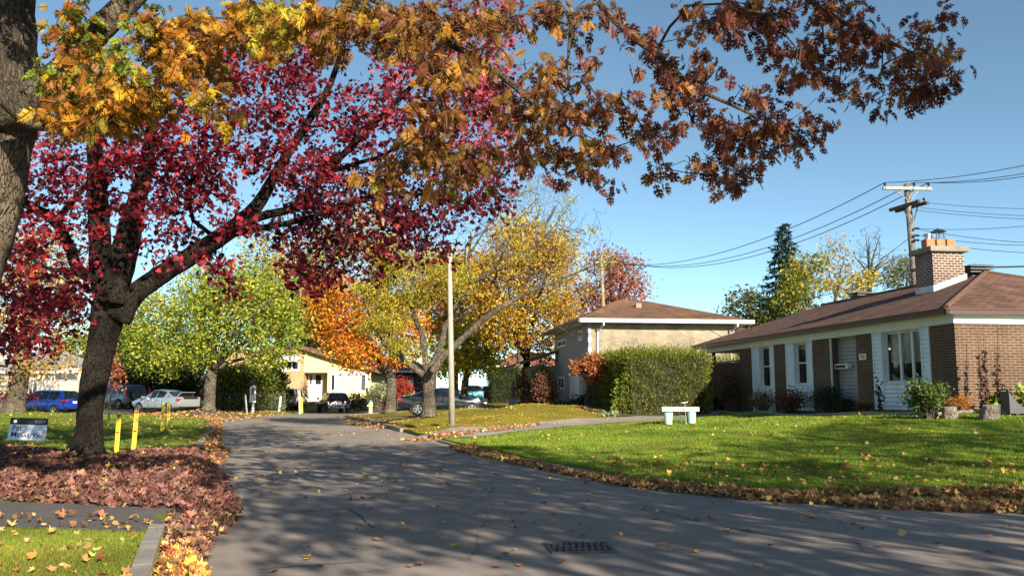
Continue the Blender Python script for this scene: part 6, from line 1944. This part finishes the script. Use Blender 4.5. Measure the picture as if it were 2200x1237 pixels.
far_tree('maple_tree', 'orange maple filling the gap between the lamp pole and the locust trunk', 975, 862, 74, 11, (975, 780), [(960, 600, 70, 60), (1010, 640, 70, 60), (920, 660, 50, 60), (960, 700, 60, 40), (1020, 570, 50, 40)],
         .0085, True, [(0.52, 0.22, 0.03), (0.50, 0.30, 0.04), (0.55, 0.16, 0.02), (0.40, 0.32, 0.04)], None, per=30, spread=.55, size=.27, dY=3, seed=8, nl=6)
RST = [(0.36, 0.10, 0.03), (0.30, 0.07, 0.025), (0.44, 0.15, 0.035), (0.24, 0.06, 0.03)]
far_tree('maple_tree', 'rust red tree behind the distant tan utility pole', 1320, 862, 84, 12, (1320, 700), [(1330, 580, 50, 40), (1350, 620, 42, 40), (1290, 640, 50, 50), (1250, 650, 45, 50), (1300, 560, 45, 30), (1330, 660, 45, 30), (1210, 680, 45, 50)],
         .0105, True, RST, None, per=20, spread=.5, size=.26, dY=3.5, seed=9, nl=7, bark=BARK_TWIG)
# dark evergreens and dark trees behind the cars
DKG = [(0.020, 0.040, 0.014), (0.030, 0.055, 0.016), (0.045, 0.065, 0.02), (0.06, 0.07, 0.022)]
far_tree('cedar_tree', 'dark broad evergreen rising behind the roof of the yellow house', 690, 850, 84, 14, (690, 700), [(670, 700, 50, 70), (720, 720, 60, 60), (650, 760, 45, 50), (760, 760, 50, 40), (700, 640, 40, 40), (640, 690, 30, 60)],
         .011, True, DKG, None, per=40, spread=.6, size=.34, dY=4, seed=10, nl=6, bark=BARK_DARK, tmpl=SLIM)
for k, (u, blobs, lab) in enumerate([(285, [(285, 800, 40, 60), (300, 840, 40, 40), (270, 740, 30, 50)], 'dark shaggy evergreen directly behind the grey car'), (345, [(340, 800, 40, 50), (350, 760, 30, 50), (350, 840, 40, 30)], 'dark shaggy evergreen behind the silver sedan roof'),
                                     (400, [(400, 810, 40, 50), (410, 770, 40, 40), (395, 845, 40, 30)], 'dark shaggy evergreen between the silver sedan and the thick maple trunk')]):
    far_tree('cedar_tree', lab, u, 872, 64 + k, 10, (u, 800), blobs, .014, True, DKG, [3, 3, 2, 1], per=36, spread=.5, size=.30, dY=2.5, seed=30 + k, nl=4, bark=BARK_DARK, tmpl=SLIM)
# left edge: old maple behind the sign, sapling, others
OCH = [(0.40, 0.24, 0.06), (0.46, 0.30, 0.07), (0.34, 0.17, 0.05), (0.50, 0.36, 0.10)]
far_tree('maple_tree', 'old tree with broad pale trunk and ochre leaves at the left edge', 28, 887, 45, 22, (50, 760), [(60, 640, 80, 80), (130, 780, 50, 30), (20, 700, 60, 80), (100, 540, 90, 60), (0, 560, 60, 80), (160, 610, 50, 60), (95, 800, 30, 20), (30, 790, 60, 25)],
         .0034, True, OCH, None, per=22, spread=.4, size=.20, dY=3, seed=12, nl=7, bark=BARK_OAK)
far_tree('sapling_tree', 'slim pale sapling with a few red leaves tied between trunk and grey car', 233, 903, 36, 2.2, (240, 830), [(243, 800, 22, 28), (240, 770, 16, 20), (246, 830, 12, 12)], .03, True, [(0.50, 0.16, 0.07), (0.44, 0.24, 0.08), (0.55, 0.10, 0.08)], None, per=5, spread=.12, size=.12, dY=.5, seed=13, nl=3, tip=.003, step=.4)
far_tree('maple_tree', 'pale green tree crown behind the grey roofed white house', 190, 860, 88, 12, (190, 770), [(180, 760, 60, 50), (120, 770, 50, 40), (230, 740, 50, 50), (150, 720, 60, 40)], .007, True, [(0.22, 0.25, 0.04), (0.30, 0.30, 0.05), (0.38, 0.30, 0.06)], None, per=26, spread=.6, size=.30, dY=3, seed=14)
far_tree('bare_tree', 'tall thin bare grey tree behind the red maple crown', 430, 860, 80, 9, (432, 700), [(440, 560, 50, 90), (480, 620, 50, 70), (400, 600, 50, 80), (450, 480, 40, 50)], .007, False, None, per=1, dY=3, seed=15, bark=BARK_TWIG, tip=.014, step=.9, wander=.08)
far_tree('poplar_tree', 'yellow green trees crown peeking above the street behind the red leaves', 600, 860, 92, 12, (600, 720), [(590, 600, 60, 60), (640, 560, 60, 60), (560, 560, 50, 60), (700, 540, 70, 60), (780, 500, 80, 60), (840, 540, 60, 60)], .004, True, [(0.34, 0.34, 0.06), (0.44, 0.36, 0.07), (0.40, 0.26, 0.05)], None, per=30, spread=.8, size=.36, dY=4, seed=16, nl=8)
far_tree('bare_tree', 'bare brown twigged tree rising above the golden maple', 1120, 860, 78, 11, (1120, 640), [(1130, 430, 80, 60), (1190, 460, 60, 60), (1080, 470, 70, 60), (1230, 520, 60, 50), (1140, 520, 100, 50)], .0062, False, None, per=1, dY=3.5, seed=17, bark=BARK_TWIG, tip=.013, step=.9, wander=.10)

# behind the bungalow
BHY = 62
def spruce(label, u, vt, vb, halfw, Y, seed):
    rng = np.random.default_rng(seed)
    top, bot = P(u, vt, Y), P(u, vb, Y)
    base = np.array([bot[0], Y, h1(bot[0], Y)])
    e_ = thing('spruce_tree', label, 'tree', tuple(base))
    mb = MB(); mb.tube([(0, 0, 0), (top - base) * .6, top - base], [.22, .12, .02], 8); mb.build('trunk', BARK_DARK, e_)
    pos, ax = [], []
    Hh = top[2] - base[2]; hw = halfw * m_px(Y)
    nb = 190
    for i in range(nb):
        f = (i / nb) ** .85
        z = Hh * (1 - f); L = hw * (.05 + .95 * f) * rng.uniform(.65, 1.15) * (1.0 if rng.random() > .12 else .5)
        a = i * 2.4 + rng.normal() * .2
        k = int(14 + 34 * L)
        for j in range(k):
            t_ = rng.random() ** .7
            dirv = np.array([math.cos(a), math.sin(a), -.22 - .25 * t_ + .35 * t_ * t_])
            p = np.array([0, 0, z]) + dirv * L * t_ + rng.normal(size=3) * np.array([.10, .10, .05])
            pos.append(p); ax.append(dirv + rng.normal(size=3) * .55 + np.array([0, 0, -.25]))
    pos = np.array(pos); n = len(pos)
    R = leaf_frames(n, rng, 0, .6, out=unit(np.array(ax)) * 2)
    scatter('crown', (np.array([(0, 0, 0), (.16, .4, .0), (0, 1, -.1), (-.16, .4, .0)]), np.array([(0, 1, 2), (0, 2, 3)])), pos, R, np.full(n, .42) * rng.uniform(.6, 1.2, n), pick(rng, n, [(0.022, 0.055, 0.045), (0.03, 0.07, 0.06), (0.018, 0.042, 0.036)], None, .25), FAR_M, e_)
    return e_
spruce('tall blue green spruce tapering to a point behind the bungalow roof', 1694, 482, 790, 128, 64, 41)
GG = [(0.07, 0.10, 0.03), (0.11, 0.13, 0.04), (0.17, 0.17, 0.04), (0.05, 0.075, 0.025)]
far_tree('ash_tree', 'loose dark green tree between the beige house and the spruce', 1620, 760, 58, 7, (1620, 700), [(1600, 640, 40, 25), (1640, 660, 40, 30), (1575, 665, 30, 18), (1660, 690, 40, 25), (1620, 690, 40, 25)], .016, True, GG, None, per=11, spread=.32, size=.22, dY=2.0, seed=18, bark=BARK_TWIG)
far_tree('ash_tree', 'mustard yellow tree in front of the spruce', 1735, 760, 56, 6, (1735, 680), [(1715, 580, 34, 34), (1735, 620, 40, 34), (1760, 560, 28, 24), (1700, 620, 24, 28), (1690, 655, 30, 22)], .017, True, [(0.36, 0.29, 0.03), (0.26, 0.24, 0.03), (0.16, 0.19, 0.025)], None, per=13, spread=.30, size=.20, dY=1.8, seed=19, bark=BARK_TWIG)
far_tree('ash_tree', 'thin tree with pinkish top leaves right of the mustard yellow tree', 1795, 760, 60, 5, (1795, 640), [(1795, 520, 24, 26), (1810, 560, 30, 40), (1780, 590, 28, 36), (1820, 600, 30, 30)], .017, True, [(0.36, 0.22, 0.16), (0.40, 0.30, 0.07), (0.34, 0.24, 0.08)], None, per=3, spread=.25, size=.19, dY=1.6, seed=20, bark=BARK_TWIG, tip=.007, step=.6)
far_tree('ash_tree', 'low bright yellow tree behind the louvred roof vent', 1850, 760, 56, 5, (1850, 660), [(1850, 605, 34, 22), (1875, 590, 18, 14), (1830, 635, 24, 16), (1790, 610, 26, 18)], .02, True, [(0.50, 0.36, 0.035), (0.40, 0.32, 0.03)], None, per=9, spread=.28, size=.20, dY=1.5, seed=22, bark=BARK_TWIG)
far_tree('bare_tree', 'tall bare grey tree left of the wooden utility pole', 1868, 780, 62, 5.5, (1868, 600), [(1870, 520, 36, 46), (1850, 560, 26, 40), (1900, 560, 34, 34), (1925, 560, 22, 30), (1870, 600, 40, 30)], .022, False, None, per=1, dY=1.8, seed=23, bark=BARK_TWIG, tip=.012, step=.6, wander=.08, nl=9)
far_tree('ash_tree', 'grey green tree behind the foot of the wooden utility pole', 1945, 760, 58, 6, (1945, 660), [(1935, 580, 38, 26), (1965, 570, 34, 30), (1920, 605, 24, 18), (1985, 600, 30, 30)], .02, True, [(0.10, 0.12, 0.06), (0.16, 0.17, 0.08), (0.20, 0.20, 0.09)], None, per=10, spread=.30, size=.20, dY=1.8, seed=24, bark=BARK_TWIG)
# the shading trees that stand behind and right of the viewer
for k, (x, y, zc, rx, ry, rz_, n_, lab) in enumerate([(12.5, -2.0, 7.6, 4.4, 3.4, 3.0, 340, 'maple beside the viewer shading the near road'), (18.0, 2.5, 8.2, 4.6, 3.2, 2.8, 190, 'maple right of the viewer shading the lawn edge'), (8.2, 3.0, 9.2, 4.0, 2.6, 2.3, 220, 'maple over the viewer shading the oak boughs'), (8.6, -4.2, 8.0, 3.6, 2.6, 2.4, 240, 'maple behind the viewer shading the road middle')]):
    rng = np.random.default_rng(50 + k)
    q = rng.normal(size=(n_, 3)); q = unit(q) * rng.random((n_, 1)) ** .4
    A = np.array([x, y, zc]) + q * np.array([rx, ry, rz_])
    tr = [(x, y, 0, .32), (x + .1, y, 1.5, .25), (x, y + .1, 3.4, .22), (x, y, 5.0, .15)]
    lm = [[(x, y, 3.6, .14), (x + rx * .5 * math.cos(a), y + ry * .5 * math.sin(a), zc - .6, .08), (x + rx * .85 * math.cos(a), y + ry * .85 * math.sin(a), zc + .6, .03)] for a in np.arange(6) * 1.05]
    make_tree('maple_tree', lab, 'tree', tr, lm, A, BARK_DARK, rng, dict(tmpl=MAPLE, per=17, spread=.34, size=.17, mat=MAPLE_M, pal=TAN + [(0.5, 0.3, 0.05)], droop=.6), zmin=3.2, step=.7, tip=.006)


# ------------------------------------------------------------ hedges and shrubs
def foliage_box(name, label, cat, corner, ax, ay, lx, ly, hgt, n, size, pal, tmpl=OVAL, rough=.12, seed=1, wts=None, taper=.04, z0=None, top=1.0):
    """a clipped hedge: a rough leafy skin round a dark inner mass"""
    rng = np.random.default_rng(seed)
    zb = h1(corner[0], corner[1]) if z0 is None else z0
    e_ = thing(name, label, cat, (corner[0], corner[1], zb))
    ax, ay = np.array(ax), np.array(ay)
    sh = .16
    m2 = MB(); c = [ax * sh + ay * sh, ax * (lx - sh) + ay * sh, ax * (lx - sh) + ay * (ly - sh), ax * sh + ay * (ly - sh)]
    m2.add([tuple(q + np.array([0, 0, -.1])) for q in c] + [tuple(q + np.array([0, 0, hgt - sh])) for q in c], [(3, 2, 1, 0), (4, 5, 6, 7), (0, 1, 5, 4), (1, 2, 6, 5), (2, 3, 7, 6), (3, 0, 4, 7)])
    m2.build('branches', mat('hedge inside', (0.016, 0.020, 0.008), (0.03, 0.03, 0.012), 5, rough=1.0, bump=1, bscale=12), e_)
    areas = np.array([lx * hgt, lx * hgt, ly * hgt, ly * hgt, lx * ly])
    fc = rng.choice(5, n, p=areas / areas.sum())
    a, b_ = rng.random(n), rng.random(n)
    pos = np.zeros((n, 3)); nor = np.zeros((n, 3))
    for f in range(5):
        k = fc == f
        if f < 2: p = ax * (a[k] * lx)[:, None] + ay * (0 if f == 0 else ly) + np.array([0, 0, 1]) * (b_[k] * hgt)[:, None]; nn = ay * (-1 if f == 0 else 1)
        elif f < 4: p = ay * (a[k] * ly)[:, None] + ax * (0 if f == 2 else lx) + np.array([0, 0, 1]) * (b_[k] * hgt)[:, None]; nn = ax * (-1 if f == 2 else 1)
        else: p = ax * (a[k] * lx)[:, None] + ay * (b_[k] * ly)[:, None] + np.array([0, 0, hgt]); nn = np.array([0, 0, 1.])
        pos[k] = p; nor[k] = nn
    bump = .10 * np.sin(pos[:, 0] * 3.1 + 1.3 * np.sin(pos[:, 2] * 2.3)) * np.cos(pos[:, 1] * 2.7) + .07 * np.sin(pos[:, 2] * 5 + pos[:, 0] * 4.3 + pos[:, 1] * 3)
    pos += nor * (bump + rng.normal(size=n) * rough - .06)[:, None] + rng.normal(size=(n, 3)) * .04
    pos[:, 2] += (fc == 4) * rng.exponential(.07, n)
    R = leaf_frames(n, rng, -.5, .2, out=nor * .9 + np.array([0, 0, .7]))
    scatter('foliage', tmpl, pos, R, size * rng.uniform(.6, 1.3, n), pick(rng, n, pal, wts, .25), FAR_M, e_)
    return e_


HG = [(0.20, 0.22, 0.028), (0.14, 0.175, 0.022), (0.26, 0.26, 0.04), (0.09, 0.12, 0.016)]
hc = P(1350, 885, 34.6)
foliage_box('hedge', 'big clipped green cedar hedge before the beige brick house', 'hedge', hc, GD, FD, (1532 - 1350) * m_px(34.6), 7.6, 2.5, 36000, .15, HG, SLIM, seed=61, z0=.55, rough=.10)
hc = P(1520, 850, 44.5)
foliage_box('hedge', 'sunny cedar hedge seen through the open carport', 'hedge', hc, GD, FD, 6.5, 1.6, 2.55, 9000, .17, HG, SLIM, seed=62, z0=.65)
hc = P(1052, 862, 76)
foliage_box('hedge', 'dark cedar hedge beside the teal hatchback with a sunlit top', 'hedge', hc, (1, 0, 0), (0, 1, 0), (1112 - 1052) * m_px(76), 3.0, 2.9, 6000, .26, [(0.03, 0.05, 0.014), (0.045, 0.07, 0.018)], SLIM, seed=63)
hc = P(462, 873, 61)
foliage_box('hedge', 'overgrown leafy green hedge behind the wire fence', 'hedge', hc, (1, .06, 0), (0, 1, 0), (588 - 462) * m_px(61), 1.9, 2.55, 15000, .22, [(0.10, 0.15, 0.025), (0.17, 0.20, 0.03), (0.06, 0.10, 0.02), (0.22, 0.22, 0.04)], OVAL, seed=64, rough=.25)


def bush(name, label, u, v, ru, rv, Y, n, size, pal, tmpl=OVAL, seed=1, stems=7, wts=None, cat='shrub', clumps=14, fill=.55, top=1.0, stem_m=None, zb=None, droop=.1, m=None, spread=.28, stemless=.0):
    """a shrub: stems fanning from the ground, leaves in clumps along them; (u, v) is its middle"""
    rng = np.random.default_rng(seed)
    c = P(u, v, Y); rx, rz_ = ru * m_px(Y), rv * m_px(Y)
    z0 = h1(c[0], Y) if zb is None else zb
    base = np.array([c[0], Y, z0 - .02])
    e_ = thing(name, label, cat, tuple(base))
    ctr = c - base
    q = unit(rng.normal(size=(clumps, 3))) * rng.random((clumps, 1)) ** .33
    q = q * (1 - stemless) + 0
    tips = ctr + q * np.array([rx, rx * .8, rz_]) * .9
    tips[:, 2] = np.maximum(tips[:, 2], .06)
    m2 = MB()
    for k in range(clumps):
        a = rng.normal(size=3) * np.array([rx * .15, rx * .12, 0])
        mid = a * .6 + tips[k] * np.array([.35, .35, .55])
        m2.tube([a, mid, tips[k]], [.018, .012, .005], 4, cap=False)
    m2.build('stems', stem_m or BARK_TWIG, e_)
    cl = rng.integers(0, clumps, n)
    pos = tips[cl] + rng.normal(size=(n, 3)) * np.array([rx, rx * .8, rz_]) * spread
    pos[:, 2] = np.maximum(pos[:, 2], .03 + rng.random(n) * .1)
    R = leaf_frames(n, rng, droop, .7)
    scatter('foliage', tmpl, pos, R, size * rng.uniform(.6, 1.35, n), pick(rng, n, pal, wts, .22, cl, .5), m or FAR_M, e_)
    return e_


GRN = [(0.08, 0.13, 0.03), (0.13, 0.18, 0.04), (0.05, 0.09, 0.02), (0.20, 0.22, 0.05)]
bush('lilac_shrub', 'leafy green lilac shrub with pale blooms below the picture window', 1992, 852, 44, 40, 21.6, 2600, .085, GRN + [(0.5, 0.42, 0.48)], seed=71, clumps=26, wts=[4, 4, 3, 3, .4], spread=.22)
bush('spirea_shrub', 'small orange brown feathery shrub at the corner of the bungalow', 2062, 864, 27, 15, 21.9, 2200, .06, [(0.42, 0.17, 0.04), (0.50, 0.24, 0.06), (0.32, 0.12, 0.035)], SLIM, seed=72, clumps=20, spread=.26)
bush('climbing_vine', 'dark leafed vine climbing the white siding left of the picture window', 1889, 845, 7, 38, 25.3, 130, .10, [(0.03, 0.045, 0.02), (0.05, 0.06, 0.025)], seed=73, clumps=12, spread=.35)
bush('juniper_shrub', 'dark green juniper in front of the recessed entry', 1775, 855, 34, 26, 28.5, 2600, .10, [(0.028, 0.05, 0.03), (0.04, 0.065, 0.035)], SLIM, seed=74, clumps=20)
bush('low_shrub', 'low dark green plants under the mailbox', 1818, 872, 30, 14, 27.6, 1200, .08, [(0.04, 0.065, 0.03), (0.06, 0.08, 0.03), (0.09, 0.07, 0.03)], seed=75)
bush('barberry_shrub', 'reddish brown barberry shrub under the second small window', 1698, 858, 38, 24, 30.5, 2200, .075, [(0.20, 0.07, 0.03), (0.26, 0.10, 0.04), (0.14, 0.06, 0.03)], seed=76, clumps=20)
bush('flower_shrub', 'faded yellow green shrub under the leftmost small window', 1642, 862, 28, 20, 33, 1600, .085, [(0.15, 0.16, 0.04), (0.22, 0.18, 0.05), (0.09, 0.11, 0.03), (0.34, 0.26, 0.16)], seed=77, clumps=18)
bush('tall_shrub', 'tall brownish weedy shrub in front of the carport screen', 1572, 842, 30, 38, 36.0, 2200, .10, [(0.12, 0.095, 0.035), (0.17, 0.10, 0.04), (0.08, 0.075, 0.03), (0.22, 0.14, 0.05)], seed=78, clumps=22, spread=.2)
bush('small_shrub', 'small brown green plant beside the house number pier', 1856, 873, 18, 9, 25.6, 600, .07, [(0.09, 0.09, 0.03), (0.14, 0.09, 0.04)], seed=79)
bush('hosta_plant', 'yellow green hosta between the stumps and the grey planter', 2143, 863, 17, 11, 21.8, 130, .20, [(0.46, 0.48, 0.07), (0.36, 0.42, 0.06), (0.20, 0.26, 0.04)], seed=80, cat='plant', droop=.6)
bush('trough_plant', 'light green broad leaved plant growing in the grey trough', 2205, 850, 24, 18, 21.2, 120, .22, [(0.25, 0.36, 0.07), (0.36, 0.42, 0.09)], seed=81, cat='plant', zb=h1(12.8, 21.2) + .15)
bush('black_plant', 'dark purple plant at the swept up end of the grey trough', 2164, 850, 10, 20, 21.6, 60, .13, [(0.02, 0.015, 0.02), (0.04, 0.02, 0.03)], seed=82, cat='plant', clumps=6)
bush('smoke_shrub', 'rust orange rounded shrub at the dark end of the clipped hedge', 1265, 792, 36, 30, 38.5, 2400, .15, [(0.42, 0.15, 0.05), (0.50, 0.22, 0.08), (0.34, 0.11, 0.04)], seed=83, clumps=26, spread=.2)
bush('young_shrub', 'slim bright green young shrub before the dark hedge end', 1324, 850, 14, 34, 35.0, 360, .12, [(0.30, 0.36, 0.05), (0.20, 0.28, 0.04)], seed=84, clumps=12, spread=.22)
bush('silver_plant', 'low silvery green plant at the edge of the mulch bed', 1308, 891, 16, 7, 34.0, 500, .09, [(0.36, 0.42, 0.26), (0.28, 0.34, 0.18)], seed=85, cat='plant')
for k, (u, v, ru, rv, Y, pal, lab) in enumerate([(1122, 830, 22, 28, 56, [(0.16, 0.07, 0.04), (0.10, 0.07, 0.03)], 'brown leaved shrub behind the stone pillar'), (1160, 810, 24, 22, 55, [(0.10, 0.13, 0.03), (0.20, 0.22, 0.05)], 'green topped shrub before the low wing of the split-level'),
                                                (1175, 835, 26, 30, 52, [(0.15, 0.065, 0.045), (0.20, 0.09, 0.05)], 'dark maroon shrub under the grey stucco wall'), (1150, 850, 30, 16, 54, [(0.04, 0.055, 0.02), (0.06, 0.05, 0.025)], 'low dark shrub along the garden wall'),
                                                (1215, 872, 30, 10, 42, [(0.05, 0.07, 0.03), (0.10, 0.11, 0.05)], 'low ground plants below the grey front'), (1255, 865, 24, 16, 41, [(0.04, 0.06, 0.02), (0.07, 0.08, 0.03)], 'dark ferny shrub under the rust orange shrub')]):
    bush('garden_shrub', lab, u, v, ru, rv, Y, 1500, .15, pal, seed=90 + k, clumps=16)
bush('white_shrub', 'pale whitish flowering shrub left of the orange maple trunk', 813, 843, 22, 16, 66.5, 1600, .14, [(0.52, 0.50, 0.36), (0.40, 0.42, 0.24), (0.26, 0.30, 0.12)], seed=100, zb=.5)
bush('burning_bush', 'scarlet red bush right of the orange maple trunk', 862, 838, 22, 24, 68, 1800, .15, [(0.42, 0.05, 0.035), (0.50, 0.09, 0.06), (0.30, 0.04, 0.03)], seed=101, zb=.5)
bush('yellow_shrub', 'low yellow green shrub beside the scarlet bush', 884, 852, 16, 9, 67, 700, .14, [(0.40, 0.38, 0.08), (0.30, 0.32, 0.06)], seed=102, zb=.5)
bush('wall_shrub', 'dark green planting hanging over the stone wall', 770, 862, 34, 16, 66, 1800, .16, [(0.03, 0.05, 0.015), (0.05, 0.07, 0.02), (0.09, 0.06, 0.03)], seed=103)
bush('wall_shrub', 'dark planting on the stone wall beyond the maple trunk', 885, 868, 30, 9, 66, 900, .15, [(0.04, 0.045, 0.02), (0.08, 0.06, 0.03)], seed=104)
bush('rose_shrub', 'reddish twiggy rose bush beside the white door step', 657, 842, 13, 18, 70.5, 420, .12, [(0.30, 0.12, 0.07), (0.22, 0.14, 0.06)], seed=105, zb=.5)
bush('red_shrub', 'vivid red shrub hiding behind the broad pale trunk', 35, 852, 32, 18, 52, 1600, .13, [(0.55, 0.04, 0.05), (0.45, 0.03, 0.04), (0.62, 0.12, 0.10)], seed=106)
bush('round_shrub', 'small rounded olive shrub in front of the blue minivan', 66, 884, 20, 9, 50, 900, .11, [(0.07, 0.09, 0.03), (0.12, 0.12, 0.05)], seed=107)


def stalk(u0, v0, u1, v1, Y, label, seed, arms=()):
    rng = np.random.default_rng(seed)
    b = P(u0, v0, Y); b[2] = h1(b[0], Y)
    t = P(u1, v1, Y) - b
    e_ = thing('dry_vine', label, 'plant', tuple(b), 0, 'dry vines on sticks before the brick wall')
    m2 = MB(); m2.tube([(0, 0, -.05), t * .5 + np.array([.02, 0, 0]), t], [.018, .014, .006], 6)
    for (fu, fv, gu, gv) in arms:
        a = P(fu, fv, Y) - b; c = P(gu, gv, Y) - b
        m2.tube([a, (a + c) / 2 + np.array([(c - a)[0] * .3, 0, -.05]), c], [.008, .007, .003], 5)
    m2.build('stem', mat('dry stem', (0.10, 0.045, 0.03), (0.16, 0.07, 0.045), 8, rough=.9), e_)
    n = 110
    f = rng.random(n) ** 1.5 * .72
    pos = t[None] * f[:, None] + rng.normal(size=(n, 3)) * np.array([.032, .03, .03]) * (1.3 - f)[:, None]
    scatter('foliage', MAPLE, pos, leaf_frames(n, rng, 1.2, .2), .075 * rng.uniform(.5, 1.3, n), pick(rng, n, [(0.05, 0.028, 0.028), (0.09, 0.05, 0.03), (0.035, 0.02, 0.025)], None, .2), DRY_M, e_, curl=rng.uniform(0, 2, n))
stalk(2109, 878, 2100, 712, 21.95, 'leftmost stalk, added for the shadow of the tallest dry vine on the brick wall', 1)  # stalk added in place of the shadow cast by the tallest vine
stalk(2120, 876, 2110, 697, 21.7, 'tallest dry vine with two forked side shoots', 2, [(2113, 780, 2106, 722), (2113, 780, 2118, 720)])
stalk(2141, 876, 2143, 703, 21.8, 'dry vine standing nearest the grey trough', 3, [(2143, 755, 2140, 738), (2143, 755, 2148, 742)])
# mulch beds
drape('mulch_bed', [xy(P(1205, 880, 40)), xy(P(1260, 892, 35.6)), xy(P(1330, 898, 33.9)), xy(P(1460, 892, 34.5)), xy(P(1460, 880, 37)), xy(P(1345, 880, 36.5)), xy(P(1240, 872, 43))], SOIL, off=.03, res=.6)
fb = [np.array([C0[0], C0[1]]) + FD[:2] * y - GD[:2] * x for y, x in ((-.5, 1.0), (3, 1.35), (8, 1.3), (14, 1.2), (14.3, .0), (0, 0), (-.02, -4.5), (-1.2, -4.5))]
drape('garden_bed', [tuple(p) for p in fb], SOIL, off=.03, res=.5)
mb = MB(); ed = [np.array([C0[0], C0[1]]) + FD[:2] * y - GD[:2] * x for y, x in ((14, 1.22), (8, 1.32), (3, 1.37), (-.55, 1.05), (-1.25, -4.5))]
mb.tube([(p[0], p[1], h1(p[0], p[1]) + .05) for p in dens([tuple(p) for p in ed], 6)], .05, 6)
tag(mb.build('garden_edging', mat('timber edging', (0.20, 0.17, 0.14), (0.28, 0.24, 0.2), 5, rough=.9)), 'low grey timber edging along the garden bed of the bungalow', 'garden edging')
